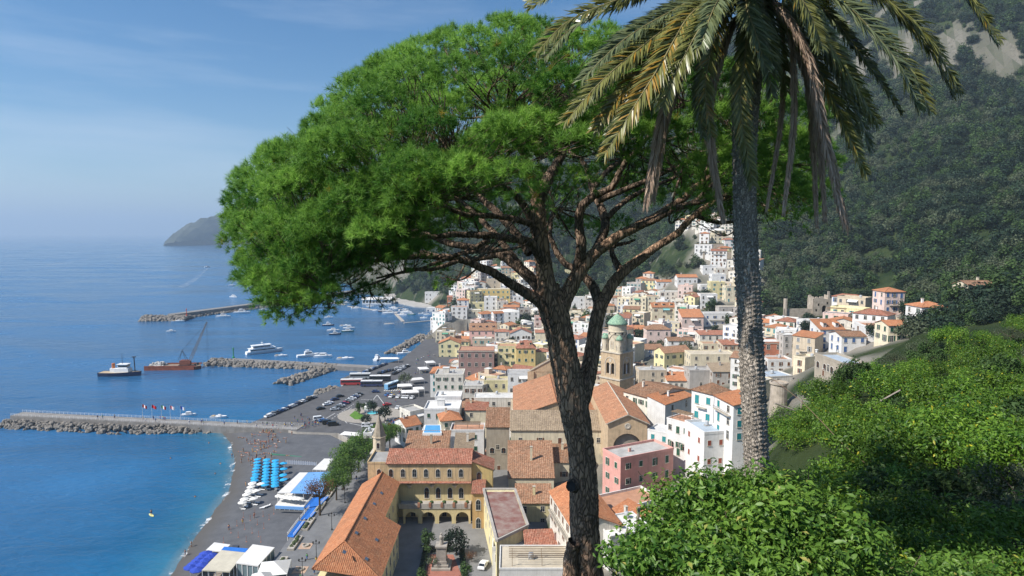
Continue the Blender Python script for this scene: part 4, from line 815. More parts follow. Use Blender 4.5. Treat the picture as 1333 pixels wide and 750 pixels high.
# ------------------------------------------------------------------ houses of the town, placed one by one where they stand out
def build_town():
    H = hp; n_ = ('none',); cl = ('closed', 'none')
    rows = [
    (553,381,572,381,392,7,dict(wall='white',floors=2,cols=4,sh=None,label='white villa with flat roof standing behind the far beach')),
    (555,401,573,401,408,7,dict(wall='white',rc='white',floors=1,cols=5,sh='blue',label='white beach pavilion at the water edge of the far beach')),
    (582,387,592,387,396,8,dict(wall='brick red',roof='gable',rc='red',floors=2,cols=2,sh='white',label='brick red house beside the dark trees above the far beach')),
    (595,391,610,391,402,9,dict(wall='white',roof='hip',rc='orange',floors=3,cols=2,sh='blue',label='white tower house with orange hipped roof near the shore')),
    (621,377,664,377,396,9,dict(wall='yellow',rc='white',floors=3,cols=7,sh='teal',kinds=('closed','open'),label='long yellow house with pale teal shutters below the cliff')),
    (630,387,647,387,408,8,dict(wall='white',rc='white',floors=4,cols=2,sh=None,label='tall white block with black windows below the yellow house')),
    (613,395,630,395,404,7,dict(wall='pale yellow',rc='grey',floors=2,cols=2,sh='green',label='small pale yellow house with roof plants below the yellow house')),
    (609,404,626,404,416,7,dict(wall='cream',rc='white',floors=2,cols=3,sh='grey',label='cream house with open terrace left of the tall white block')),
    (587,400,608,400,414,9,dict(wall='white',rc='terrace',floors=3,cols=3,sh='grey',label='white house with terracotta terrace above the harbour rocks')),
    (650,406,676,406,426,9,dict(wall='white',roof='vault',rc='white',rise=1.6,floors=4,cols=3,sh='grey',label='white house with vaulted white roof and arched loggia',extras=('arches',))),
    (675,402,696,402,412,8,dict(wall='grey',rc='beige',floors=2,cols=3,sh='brown',label='grey house with wide flat roof behind the vaulted house')),
    (620,368,632,368,377,7,dict(wall='off-white',roof='gablef',rc='orange',floors=2,cols=1,sh='brown',label='small house with orange gable highest beneath the limb of the pine')),
    (633,364,655,364,376,8,dict(wall='beige',rc='beige',floors=2,cols=1,sh=None,label='windowless beige block high above the yellow house')),
    (611,430,646,430,443,9,dict(wall='pink',roof='gable',rc='brown',rise=4.6,floors=2,cols=4,sh='grey',kinds=n_,extras=('dormers',),label='pink house with tall brown mansard roof and four dormers')),
    (664,434,692,434,444,10,dict(wall='white',roof='gablef',rc='red',rise=3.2,floors=1,cols=2,sh=None,extras=('arches',),label='white gabled house with red roof and two dark arches')),
    (696,413,709,413,430,8,dict(wall='pale pink',roof='flat',rc='terrace',floors=3,cols=2,sh='red',label='pale pink house with red awnings left of the pine trunk',extras=('awning:red',))),
    (571,447,599,447,474,11,dict(wall='pale yellow',roof='gablef',rc='orange',rise=3.0,floors=4,cols=3,sh='green',kinds=('open','closed'),label='pale yellow seafront house with loggia and tiled gable roof',extras=('balcony',))),
    (597,457,643,457,492,13,dict(wall='mauve',rc='terrace',floors=3,cols=5,sh='brown',kinds=n_,winscale=1.35,label='mauve palace with pale pilasters and pink roof terrace',extras=('cornice',))),
    (648,452,672,452,484,9,dict(wall='pale yellow',rc='terrace',floors=4,cols=3,sh='green',kinds=('closed','open'),label='tall pale yellow house right of the mauve palace',extras=('balcony',))),
    (672,453,697,453,484,9,dict(wall='yellow',roof='hip',rc='red',rise=3.6,floors=3,cols=3,sh='green',kinds=('open','closed'),label='yellow house with large red hipped roof and dormer',extras=('dormers','balcony'))),
    (697,458,714,458,478,8,dict(wall='pale yellow',roof='hip',rc='red',floors=2,cols=1,sh='green',kinds=('open',),label='small yellow house with red roof touching the pine trunk')),
    (615,442,640,442,454,8,dict(wall='beige',rc='white',floors=2,cols=3,sh='teal',label='low beige house between the dormer house and mauve palace')),
    (644,432,663,432,444,8,dict(wall='off-white',roof='hip',rc='red',floors=2,cols=3,sh='grey',label='off-white house with dull red roof left of the white gable')),
    (697,433,716,433,446,8,dict(wall='cream',roof='gable',rc='red',floors=2,cols=2,sh='blue',label='cream house with red gable roof and pale blue shutters')),
    (842,429,873,429,449,10,dict(wall='pale pink',roof='hip',rc='brown',rise=2.4,floors=2,cols=3,sh='brown',kinds=n_,label='pale pink palace with brown hipped roof right of the bell tower')),
    (870,444,903,444,454,9,dict(wall='white',roof='gable',rc='brown',floors=2,cols=3,sh='brown',kinds=n_,label='white house with brown gable roof right of the pink palace')),
    (888,413,916,413,433,10,dict(wall='pale pink',roof='shed',rc='orange',rise=4,floors=2,cols=3,sh='blue',kinds=n_,label='pale pink house with steep bright orange roof and white tower',extras=('awning:white',))),
    (849,400,879,400,424,10,dict(wall='cream',roof='gable',rc='orange',rise=2.6,floors=3,cols=3,sh='brown',extras=('dormers','awning:teal'),label='cream house with orange dormer roof and wide teal awning')),
    (842,386,858,386,402,8,dict(wall='cream',rc='terrace',floors=3,cols=2,sh='blue',kinds=n_,label='tall cream house left of the orange dormer roof')),
    (882,361,908,361,372,9,dict(wall='white',roof='gable',rc='orange',rise=2,floors=1,cols=4,sh='brown',kinds=n_,label='long white villa with orange roof high under the castle wall')),
    (855,367,876,367,374,7,dict(wall='white',roof='shed',rc='orange',rise=1.4,floors=1,cols=3,sh='brown',label='low pavilion with narrow orange roof among the trees')),
    (859,380,886,380,390,8,dict(wall='off-white',rc='white',floors=2,cols=4,sh='brown',label='off-white house with projecting white roof slab on the slope')),
    (915,347,932,347,360,8,dict(wall='white',rc='white',floors=2,cols=2,sh=None,label='topmost white house below the terraced castle walls')),
    (932,350,952,350,360,8,dict(wall='off-white',rc='white',floors=2,cols=3,sh='brown',label='off-white house next to the topmost white house')),
    (927,358,945,358,371,8,dict(wall='white',rc='white',floors=2,cols=2,sh='blue',label='white house with two blue shutters below the topmost house')),
    (925,368,944,368,390,8,dict(wall='pale yellow',rc='white',floors=4,cols=2,sh='teal',label='tall cream house with teal shutters in the white terrace row')),
    (912,372,926,372,388,8,dict(wall='white',rc='white',floors=3,cols=2,sh='blue',extras=('balcony',),label='white house with arched windows in the terrace row')),
    (945,373,962,373,393,8,dict(wall='cream',rc='beige',floors=3,cols=2,sh='teal',label='cream house left of the palm trunk on the upper slope')),
    (912,384,934,384,402,8,dict(wall='white',rc='beige',floors=3,cols=3,sh=None,extras=('awning:white','balcony'),label='white house with open balcony rooms under the terrace row')),
    (936,400,960,400,414,8,dict(wall='grey',rc='beige',floors=2,cols=2,sh='white',extras=('arches',),label='grey house with two arched windows near the palm trunk')),
    (916,409,956,409,424,8,dict(wall='white',rc='grey',floors=2,cols=4,sh='blue',label='long white house with laundry terrace left of the palm',extras=('balcony',))),
    (911,436,947,436,449,9,dict(wall='off-white',roof='shed',rc='red',rise=1.2,floors=2,cols=4,sh='grey',label='off-white house with raspberry red sheet roof')),
    (915,449,940,449,460,8,dict(wall='cream',rc='terrace',floors=2,cols=3,sh='brown',label='cream house with tiled cornice below the red sheet roof')),
    (941,449,966,449,464,8,dict(wall='beige',roof='shed',rc='red',rise=1.3,floors=2,cols=3,sh='brown',label='beige house with red roof edge beside the palm trunk')),
    (865,460,899,457,480,9,dict(wall='pale yellow',roof='gable',rc='brown',rise=2.4,pitch=.5,floors=2,cols=4,sh='green',kinds=('open','closed'),extras=('balcony',),label='villa with brown L-shaped roof and glazed green balcony')),
    (899,462,958,462,479,11,dict(wall='cream',rc='beige',floors=2,cols=4,sh=None,label='broad cream building with ornate sandy roof parapets')),
    (832,483,868,483,508,9,dict(wall='beige',rc='grey',floors=3,cols=3,sh=None,sides='lr',label='tall beige block with cut-out terraces right of the bell tower')),
    (869,496,899,496,508,8,dict(wall='off-white',roof='shed',rc='orange',rise=2.2,pitch=.45,floors=1,cols=4,sh='grey',kinds=n_,label='low house with orange roof and row of dark windows')),
    (868,480,897,484,492,7,dict(wall='white',rc='terrace',floors=2,cols=3,sh=None,label='white house with sloping terrace wall behind the low orange roof')),
    (898,484,928,484,504,9,dict(wall='grey',rc='grey',floors=2,cols=1,sh=None,label='plain grey windowless block left of the palm')),
    (928,484,957,484,500,9,dict(wall='grey',roof='shed',rc='grey',rise=2,floors=2,cols=2,sh='brown',label='grey house with tin-coloured sheds beside the palm trunk')),
    (840,455,864,455,466,8,dict(wall='off-white',roof='shed',rc='brown',rise=1.6,floors=2,cols=2,sh='blue',label='off-white house with blue hanging cloth below the pink palace',extras=('awning:blue',))),
    (824,478,842,478,492,9,dict(wall='cream',roof='hip',rc='brown',floors=2,cols=2,sh='green',label='cream house with brown hipped roof touching the bell tower')),
    (994,446,1020,446,469,9,dict(wall='brick red',rc='white',floors=2,cols=2,sh='grey',kinds=n_,winscale=1.3,label='brick red house with white window surrounds right of the palm',extras=('cornice',))),
    (1020,437,1037,437,462,8,dict(wall='grey',rc='white',floors=3,cols=2,sh='brown',kinds=n_,label='grey stair-fronted house right of the brick red house')),
    (1046,419,1080,419,433,8,dict(wall='white',rc='white',floors=2,cols=4,sh='blue',kinds=('closed',),label='long white house with blue shutters below the castle ruin')),
    (1068,429,1100,429,452,9,dict(wall='white',roof='shed',rc='orange',rise=3,floors=3,cols=3,sh='blue',kinds=('closed','none'),extras=('dormers',),label='white house with orange dormer roof and blue doors')),
    (1096,438,1128,438,457,9,dict(wall='white',roof='gable',rc='brown',rise=1.2,floors=2,cols=3,sh='blue',kinds=('closed',),label='white house with ragged brown roof and blue shutters')),
    (1111,420,1150,436,436,8,dict(wall='white',roof='flat',rc='terrace',floors=2,cols=3,sh='brown',label='white wedge-shaped house with sloping terracotta terrace')),
    (1152,380,1178,380,414,9,dict(wall='pale pink',roof='hip',rc='orange',floors=4,cols=3,sh='blue',extras=('balcony',),label='pale pink villa with orange roof on the right hillside')),
    (1133,393,1156,393,407,8,dict(wall='stone',roof='shed',rc='orange',rise=1.2,floors=1,cols=3,sh='brown',label='stone-based house with low orange roof left of the pink villa')),
    (1157,424,1185,424,443,8,dict(wall='cream',roof='gable',rc='orange',floors=2,cols=3,sh='green',label='cream house with orange roof above the lemon grove')),
    (1033,465,1048,468,484,7,dict(wall='cream',rc='beige',floors=2,cols=1,sh='brown',label='cream corner house with small windows left of the arcade')),
    (1061,462,1098,476,482,7,dict(wall='stone',rc='blue',floors=1,cols=1,sh=None,extras=('arches',),label='stone arcade with blue tiled terrace and white columns')),
    (994,492,1032,490,508,9,dict(wall='off-white',rc='blue',floors=2,cols=3,sh='green',label='off-white house with pale blue panel roof right of palm')),
    (1000,470,1032,470,484,8,dict(wall='white',rc='terrace',floors=2,cols=3,sh='brown',label='white house with tiled terraces below the brick red house')),
    (1200,400,1235,400,420,9,dict(wall='white',roof='hip',rc='orange',floors=2,cols=3,sh='green',label='white hillside house with orange hipped roof beyond the lemon grove')),
    (1262,372,1300,372,396,9,dict(wall='cream',roof='gable',rc='brown',floors=2,cols=3,sh='green',label='cream hillside house with brown gable roof high above the grove')),
    (736,352,752,352,366,8,dict(wall='pale yellow',rc='beige',floors=2,cols=2,sh='teal',kinds=('closed',),label='pale yellow house framed by the fork of the pine')),
    (744,388,770,388,404,9,dict(wall='white',rc='beige',floors=3,cols=3,sh=None,label='white house seen in the fork of the pine trunk')),
    (785,398,800,398,410,8,dict(wall='beige',roof='gable',rc='orange',floors=3,cols=2,sh='brown',label='beige house above the green dome of the bell tower')),
    (782,412,798,412,430,8,dict(wall='stone',rc='grey',floors=3,cols=2,sh='brown',kinds=n_,label='old stone house left of the bell tower dome')),
    (818,429,841,429,441,8,dict(wall='salmon',roof='shed',rc='orange',rise=1.6,floors=2,cols=3,sh='grey',label='salmon house with orange roof between tower and pink palace')),
    ]
    for xl, yl, xr, yr, yb, dep, kw in rows:
        D = hit((xl + xr) / 2, yb).y; hgt = max(3.2, (yb - min(yl, yr)) / FPX * D + (1.5 if kw.get('floors', 2) > 1 else .6))
        if yl != yr: kw['sides'] = kw.get('sides', 'l')
        hp(xl, yl, xr, yr, hgt, dep, D=D, **kw)
    # the rest of the town, filled in between
    rnd = random.Random(21); walls = ['white'] * 12 + ['off-white'] * 7 + ['cream'] * 4 + ['pale pink'] * 2 + ['pale yellow'] * 2 + ['beige'] * 3 + ['grey'] * 3 + ['stone']
    xs = [p[0] for p in town_poly]; ys = [p[1] for p in town_poly]; made = 0; todo = []
    zone_of = lambda px, y: ('near the palm' if px > 930 else 'behind the bell tower' if px > 800 else 'seen by the pine trunk' if px > 690 else 'near the cathedral' if y < 430 else 'above the harbour')
    cand = []
    for _ in range(16000): cand.append((rnd.uniform(min(xs), max(xs)), rnd.uniform(215, max(ys))))
    X = np.array([c[0] for c in cand]); Y = np.array([c[1] for c in cand]); ok = in_poly(X, Y, town_poly); G = ground_arr(X, Y); GX = ground_arr(X + 4, Y); GY = ground_arr(X, Y + 4)
    green_gaps = [(930,1018,405,440,.35), (835,915,300,362,1), (700,835,300,372,1), (735,765,400,440,.9), (1015,1060,385,420,1), (575,600,395,420,.8)]
    for i, (x, y) in enumerate(cand):
        if not ok[i] or made >= 330: continue
        p = px_of((x, y, G[i] + 3))
        if not (555 < p[0] < 985 or (p[0] < 1180 and p[1] > (426 if p[0] < 1098 else 405))) or (p[1] < 350 and p[0] < 880): continue
        if any(a < p[0] < b and c < p[1] < d and rnd.random() < q for a, b, c, d, q in green_gaps): continue
        w, d, fl = rnd.uniform(8, 15), rnd.uniform(7, 10), rnd.choice((2, 2, 3, 3, 3, 4)); h = fl * 3.05 + .6
        r = max(w, d) * .5
        if any((x - f[0]) ** 2 + (y - f[1]) ** 2 < (r * .92 + f[2] - 2.2) ** 2 for f in FOOT): continue
        top = px_of((x, y, G[i] + h + 1)); hwp = w / 2 * FPX / y
        bad = False
        for (a, t, b, bt, dd) in RECTS:
            ov = min(b, p[0] + hwp) - max(a, p[0] - hwp)
            if dd > y and ov > .25 * (b - a) and top[1] < bt - .35 * (bt - t) and p[1] > t: bad = True; break
        if bad: continue
        g = math.atan2(GY[i] - G[i], GX[i] - G[i]) if abs(GY[i] - G[i]) + abs(GX[i] - G[i]) > .3 else math.pi / 2
        rz = max(-.8, min(.8, g - math.pi / 2)) * .7 + rnd.uniform(-.25, .25) - (.15 if p[0] > 900 else 0)
        wall = rnd.choice(walls); roof = rnd.choice(['flat'] * 9 + ['gable', 'hip', 'hip', 'shed', 'gablef', 'vault']); rc = rnd.choice(['white', 'white', 'grey', 'terrace', 'beige']) if roof in ('flat', 'vault') else rnd.choice(['orange', 'orange', 'brown', 'red'])
        if roof == 'vault': rc = 'white'
        sh = rnd.choice(['green', 'green', 'brown', 'teal', 'blue', 'grey', None]); ex = [e for e, q in (('balcony', .35), ('chimney', .2 if roof != 'flat' else 0), ('stairbox', .4 if roof == 'flat' else 0), ('tank', .35 if roof == 'flat' else 0), ('awning:white', .18), ('awning:green', .05), ('pergola', .12 if roof == 'flat' else 0)) if rnd.random() < q]
        rn = {'flat': f'{"terracotta" if rc == "terrace" else rc} flat roof', 'vault': 'white vaulted roof', 'gable': f'{rc} gable roof', 'gablef': f'{rc} front gable', 'hip': f'{rc} hipped roof', 'shed': f'{rc} lean-to roof'}[roof]
        det = [f'{sh} shutters' if sh else 'bare dark windows'] + (['balcony'] if 'balcony' in ex else []) + (['roof hut'] if 'stairbox' in ex and 'balcony' not in ex else [])
        nw = {2: 'two', 3: 'three', 4: 'four'}[fl]
        lab = f'{wall} {nw}-storey house, {rn}, {" and ".join(det)}, {zone_of(p[0], y)}'
        if len(lab.split()) > 16: lab = lab.replace(' and balcony', '').replace(' and roof hut', '')
        todo.append((y, p[0], hwp, top[1], p[1], ((x, y, G[i]), w, d, h, rz, wall, roof, rc, fl, max(2, int(w / 3.2)), sh), dict(sides='l' if rz > -.2 or p[0] > 666 else 'lr', label=lab, group='houses of the hillside town', seed=i, extras=ex, base=7))); FOOT.append((x, y, max(w, d) * .55)); made += 1    # keep the ones that still show behind their neighbours
    cover = np.zeros((750, 1333), bool); fixed = sorted([(r[4], (r[0] + r[2]) / 2, (r[2] - r[0]) / 2, r[1], r[3], None, None) for r in RECTS] + todo, key=lambda t: t[0]); nf = len(FOOT) - len(todo); del FOOT[nf:]
    for y, cx, hw, t, b, a, kw in fixed:
        sl = (slice(max(0, int(t)), max(1, int(b))), slice(max(0, int(cx - hw)), max(1, int(cx + hw)))); reg = cover[sl]
        if a is not None and reg.size and (~reg).mean() >= .16: house(*a, **kw)
        if a is None or (reg.size and (~reg).mean() >= .16): cover[sl] = True
build_town()

build_land()
# ------------------------------------------------------------------ beach, quay, piers
ASPH = surf('asphalt', (0.105, 0.105, 0.11), 0.9, 0.22, 0.25, 0.15, 6)
PAVE = surf('paving', (0.17, 0.175, 0.185), 0.85, 0.2, 0.3, 0.15, 4)
ROCK = surf('boulder', (0.23, 0.21, 0.185), 0.95, 0.45, 0.6, 0.5, 3)
PIERC = surf('pier_concrete', (0.24, 0.23, 0.22), 0.92, 0.3, 0.3, 0.3, 3, streak=0.4)
PAINT = surf('road_paint', (0.62, 0.62, 0.60), 0.8, 0.2, 2)
def beach_z(x, y):
    sy = [p[1] for p in shore][::1]; sx = [p[0] for p in shore]
    xs_ = float(np.interp(y, sy, sx)); d = x - xs_; return max(-.4, 0.12 * d if d < 6 else .72 + 1.5 * (1 - math.exp(-(d - 6) / 14)))
def build_beach():
    ys = np.arange(96, 280, 2.0); V = []; F = []; T = []; nx = 46; sy = [p[1] for p in shore]; sx = [p[0] for p in shore]
    for y in ys:
        x0 = float(np.interp(y, sy, sx)) - 5 + .5 * math.sin(y * .35) + .35 * math.sin(y * .9); x1 = -60.2 if y < 240 else (-60.2 - (y - 240) * .95)
        x1 = max(x1, x0 + 6)
        for i in range(nx):
            x = x0 + (x1 - x0) * (i / (nx - 1)) ** 1.25; d = x - x0 - 5; V.append((x, y, beach_z(x, y) + .05 * mnoise.noise((x * .3, y * .3, 0)) + .03 * mnoise.noise((x, y, 3)))); T.append(max(0, min(1, 1 - d / 7)))
    for j in range(len(ys) - 1):
        for i in range(nx - 1): a = j * nx + i; F.append((a, a + 1, a + nx + 1, a + nx))
    m, nt, b = new_mat('beach_sand'); L = nt.links; tc = nd(nt, 'ShaderNodeTexCoord'); n = nd(nt, 'ShaderNodeTexNoise', Scale=.25, Detail=8.0, Roughness=.75); L.new(tc.outputs['Object'], n.inputs['Vector'])
    rp = nd(nt, 'ShaderNodeValToRGB'); rp.color_ramp.elements[0].position = .35; rp.color_ramp.elements[0].color = (.075, .079, .088, 1); rp.color_ramp.elements[1].position = .7; rp.color_ramp.elements[1].color = (.122, .127, .138, 1); L.new(n.outputs[0], rp.inputs[0])
    a = nd(nt, 'ShaderNodeAttribute', attribute_name='tint'); mx = nd(nt, 'ShaderNodeMixRGB'); mx.inputs['Color2'].default_value = (.085, .078, .070, 1); L.new(a.outputs['Fac'], mx.inputs['Fac']); L.new(rp.outputs[0], mx.inputs['Color1']); L.new(mx.outputs[0], b.inputs['Base Color']); b.inputs['Roughness'].default_value = .9
    tag(link('beach', np_mesh('beach', np.array(V), np.array(F), m, np.array(T), True)), 'dark grey pebble beach with wet brown waterline', kind='structure')
    # broken white surf along the waterline
    m, nt, b = new_mat('surf_foam'); L = nt.links; tc = nd(nt, 'ShaderNodeTexCoord'); n = nd(nt, 'ShaderNodeTexNoise', Scale=.22, Detail=7.0, Roughness=.7); L.new(tc.outputs['Object'], n.inputs['Vector'])
    rp = nd(nt, 'ShaderNodeValToRGB'); rp.color_ramp.elements[0].position = .53; rp.color_ramp.elements[0].color = (0, 0, 0, 1); rp.color_ramp.elements[1].position = .68; L.new(n.outputs[0], rp.inputs[0]); L.new(rp.outputs[0], b.inputs['Alpha']); b.inputs['Base Color'].default_value = (.8, .82, .83, 1); b.inputs['Roughness'].default_value = .6
    V = []; F = []
    yy = np.arange(140, 262, 1.0)
    for k, y in enumerate(yy):
        x0 = float(np.interp(y, sy, sx)) + .5 * math.sin(y * .35) + .35 * math.sin(y * .9); wv = .6 + .8 * max(0, mnoise.noise((y * .06, 2, 0))) * (1 if 170 < y < 235 else .35)
        for q, (a, z) in enumerate(((-.7 - wv, .03), (-.3, .06), (.35, .12))): V.append((x0 + a, y, z + max(0, beach_z(x0 + a, y)) ))
        if k:
            for q in range(2): i = (k - 1) * 3 + q; F.append((i, i + 1, i + 4, i + 3))
    tag(link('surf', np_mesh('surf', np.array(V), np.array(F), m, None, True)), 'thin white surf breaking along the beach', kind='structure')
    for a, b, w in (((236, 374), (272, 348), 5), ((150, 336), (208, 321), 9), ((176, 353), (226, 351), 8), ((60, 345), (150, 331), 9)):
        P = catmull([tuple(atz(a[0], a[1], .04)), tuple(atz((a[0] + b[0]) / 2 + 2, (a[1] + b[1]) / 2 + .8, .04)), tuple(atz(b[0], b[1], .04))], 12); T = np.gradient(P, axis=0); N = np.stack([-T[:, 1], T[:, 0], T[:, 2] * 0], 1); N /= np.linalg.norm(N, axis=1, keepdims=True); ww = (w * np.linspace(1.4, .3, len(P)))[:, None]
        V = np.stack([P - N * ww, P + N * ww], 1).reshape(-1, 3); i = np.arange(len(P) - 1) * 2; tag(link('boat_wake', np_mesh('boat_wake', V, np.stack([i, i + 1, i + 3, i + 2], 1), m)), 'faint pale boat wake far out on the sea', kind='structure')
build_beach()

def build_quays():
    Q = [atz(*p, 3.0) for p in [(325,551),(352,540),(412,515),(447,502),(443,493),(481,479),(522,468),(548,447),(566,430)]]; pts = [(p.x, p.y) for p in Q] + [(-30, 520), (-22, 330), (-36, 262), (-46, 246), (-62, 246), (-74, 258)]
    c = atz(386, 562, 3); pts += [(c.x, c.y)]
    mb = MB(); mb.prism(pts, -6, 3.0, CONC, ASPH); tag(mb.build('harbour_square'), 'asphalt harbour square and car park on a stone quay', kind='structure')
    mb = MB(); mb.prism([(-61, 96), (-43.3, 96), (-43.3, 246.5), (-61.5, 246.5)], -4, 4.3, CONC, PAVE); tag(mb.build('promenade'), 'grey paved promenade running above the beach', kind='structure')
    mb = MB(); mb.prism([(-43.28, 96), (4, 96), (12, 160), (16, 178), (6, 220), (-43.28, 220)], -4, 4.2, CONC, surf('court_paving', (.20, .20, .20), .9, .2, .3, .1, 4)); tag(mb.build('courtyard'), 'paved convent courtyard and lanes', kind='structure')
    # road paint on the square
    mb = MB()
    def stripe(a, b, w=.15, z=3.008):
        a, b = Vector((a[0], a[1], z)), Vector((b[0], b[1], z)); d = (b - a).normalized(); n = Vector((-d.y, d.x, 0)) * w; mb.poly([a - n, b - n, b + n, a + n], PAINT)
    P = lambda x, y: atz(x, y, 3.0)
    for k in range(9): a = P(500 + k * 3.0, 509); stripe(a, a + Vector((.3, 3.4, 0)), .28)
    for k in range(10): t0, t1 = k / 10, (k + .55) / 10; A, B = P(432, 545), P(462, 525); stripe(A.lerp(B, t0), A.lerp(B, t1))
    ring = [P(x, y) for x, y in [(452,551),(446,546),(444,541),(450,536),(458,531)]]
    for a, b in zip(ring, ring[1:]): stripe(a, b, .12)
    stripe(P(470,520), P(492,521)); stripe(P(486,520), P(491,514)); stripe(P(491,514), P(500,526)); stripe(P(455,551), P(480,556)); stripe(P(424,545), P(436,538))
    tag(mb.build('road_markings'), 'white road markings on the harbour square', kind='structure')

def boulders(mb, path, width, n, size, rnd, z=0.0, hump=1.6, mat=None):
    ico = bmesh.new(); bmesh.ops.create_icosphere(ico, subdivisions=1, radius=1); iv = [v.co.copy() for v in ico.verts]; jf = [[v.index for v in f.verts] for f in ico.faces]; ico.free()
    seg = [(Vector(path[i]), Vector(path[i + 1])) for i in range(len(path) - 1)]; Ls = [(b - a).length for a, b in seg]; tot = sum(Ls)
    for _ in range(n):
        s = rnd.uniform(0, tot); k = 0
        while s > Ls[k] and k < len(seg) - 1: s -= Ls[k]; k += 1
        a, b = seg[k]; p = a.lerp(b, s / Ls[k]); d = (b - a).normalized(); nn = Vector((-d.y, d.x, 0)); o = rnd.uniform(-1, 1); q = p + nn * o * width / 2; sz = size * rnd.uniform(.5, 1.25)
        q.z = z + hump * (1 - o * o) * rnd.uniform(.55, 1.0) - .3; M = Matrix.Rotation(rnd.uniform(0, 6.28), 3, Vector((rnd.uniform(-1, 1), rnd.uniform(-1, 1), rnd.uniform(-1, 1))).normalized()); sc = Vector((rnd.uniform(.7, 1.3), rnd.uniform(.6, 1.1), rnd.uniform(.5, .95)))
        mb.add([q + M @ Vector((v.x * sc.x * rnd.uniform(.8, 1.15), v.y * sc.y, v.z * sc.z)) * sz for v in iv], jf, mat or ROCK)
def pier(name, a, b, width, top, label, rocks=(), rail=False, rn=1):
    root = empty(name, ((a[0] + b[0]) / 2, (a[1] + b[1]) / 2, 0)); I = root.location; rnd = random.Random(rn); A, B = Vector((a[0], a[1], 0)), Vector((b[0], b[1], 0)); d = (B - A).normalized(); n = Vector((-d.y, d.x, 0))
    if n.y < 0: n = -n
    mb = MB(); pts = [A, B, B + n * width, A + n * width]; mb.prism([(p.x - I.x, p.y - I.y) for p in pts], -5, top, PIERC); mb.build('deck', root)
    if rail:
        mb = MB(); L_ = (B - A).length; k = int(L_ / 2.2)
        for o in (.25, width - .25):
            for i in range(k + 1): p = A.lerp(B, i / k) + n * o - I; mb.bar(p + Vector((0, 0, top)), p + Vector((0, 0, top + 1.05)), .045, WHITE, 4)
            for z in (.55, 1.05): mb.bar(A + n * o - I + Vector((0, 0, top + z)), B + n * o - I + Vector((0, 0, top + z)), .035, WHITE, 4)
        mb.build('railing', root)['kind'] = 'stuff'
    for path, w, cnt, sz, hump in rocks:
        mb = MB(); boulders(mb, [Vector((p[0], p[1], 0)) - Vector((I.x, I.y, 0)) for p in path], w, cnt, sz, rnd, 0, hump); mb.build('rock_armour', root)['kind'] = 'stuff'
    tag(root, label, 'pier'); return root
build_quays()
Z = lambda x, y, z=0.0: tuple(atz(x, y, z))
a1, a0 = atz(386, 560, 3.2), atz(166, 549, 3.2); aL = a0 + (a0 - a1) * .75
pier('stone_pier', aL, a1, 6.5, 3.2, 'railed concrete pier with pale boulders dividing beach from harbour', [([(aL.x, aL.y - 4), (a0.x, a0.y - 4), (atz(278, 560, 0).x, atz(278, 560, 0).y)], 9, 620, 1.15, 2.6)], True, 2)
b0, b1 = atz(296, 469, 2.8), atz(484, 479, 2.8); bs = atz(432, 480, 0); be = atz(367, 501, 0)
pier('harbour_jetty', b0, b1, 7, 2.8, 'long harbour jetty with boulder flank and branching rock spur', [([(atz(282, 469, 0).x, b0.y), (atz(440, 480, 0).x, atz(440, 480, 0).y)], 11, 620, 1.5, 2.8), ([(bs.x, bs.y), (be.x, be.y)], 12, 380, 1.6, 2.8), ([(b0.x - 12, b0.y + 3), (b0.x + 4, b0.y + 3)], 14, 90, 1.7, 3.2)], False, 3)
c0, c1, c2 = atz(228, 416, 0), atz(366, 397, 0), atz(478, 381, 0)
r_ = pier('breakwater', c0, c1, 11, 5.2, 'long dark outer breakwater with rocky rounded head', [([(c0.x - 30, c0.y - 2), (c0.x + 14, c0.y)], 24, 420, 2.2, 4.0), ([(c0.x, c0.y - 4), (c1.x, c1.y - 4)], 7, 420, 1.6, 1.4)], False, 5)
r_2 = pier('outer_mole', c1, c2, 11, 5.2, 'outer mole continuing the breakwater behind the pine foliage', [([(c1.x, c1.y - 4), (c2.x, c2.y - 4)], 7, 300, 1.6, 1.4)], False, 6)
mb = MB(); boulders(mb, [Vector(Z(509, 461)), Vector(Z(550, 438))], 10, 330, 1.5, random.Random(8), 0, 2.6); o = mb.build('rock_groyne'); tag(o, 'short groyne of dark boulders beside the harbour car park', 'groyne', kind='stuff')
mb = MB(); boulders(mb, [Vector(Z(352, 546)), Vector(Z(412, 519))], 7, 230, 1.25, random.Random(9), 0, 2.4); tag(mb.build('quay_rocks'), 'pale boulders heaped against the seaside parking strip', 'rocks', kind='stuff')
mb = MB(); boulders(mb, [Vector(Z(415, 514)), Vector(Z(436, 508))], 8, 60, 1.7, random.Random(10), 0, 2.6); tag(mb.build('quay_rocks'), 'brown boulders in the inlet by the bus bays', 'rocks', kind='stuff')
mb = MB(); boulders(mb, [Vector(Z(552, 452)), Vector(Z(572, 430)), Vector(Z(573, 405))], 14, 260, 1.6, random.Random(12), 0, 2.6); tag(mb.build('shore_rocks'), 'boulders along the shore below the cliff houses', 'rocks', kind='stuff')

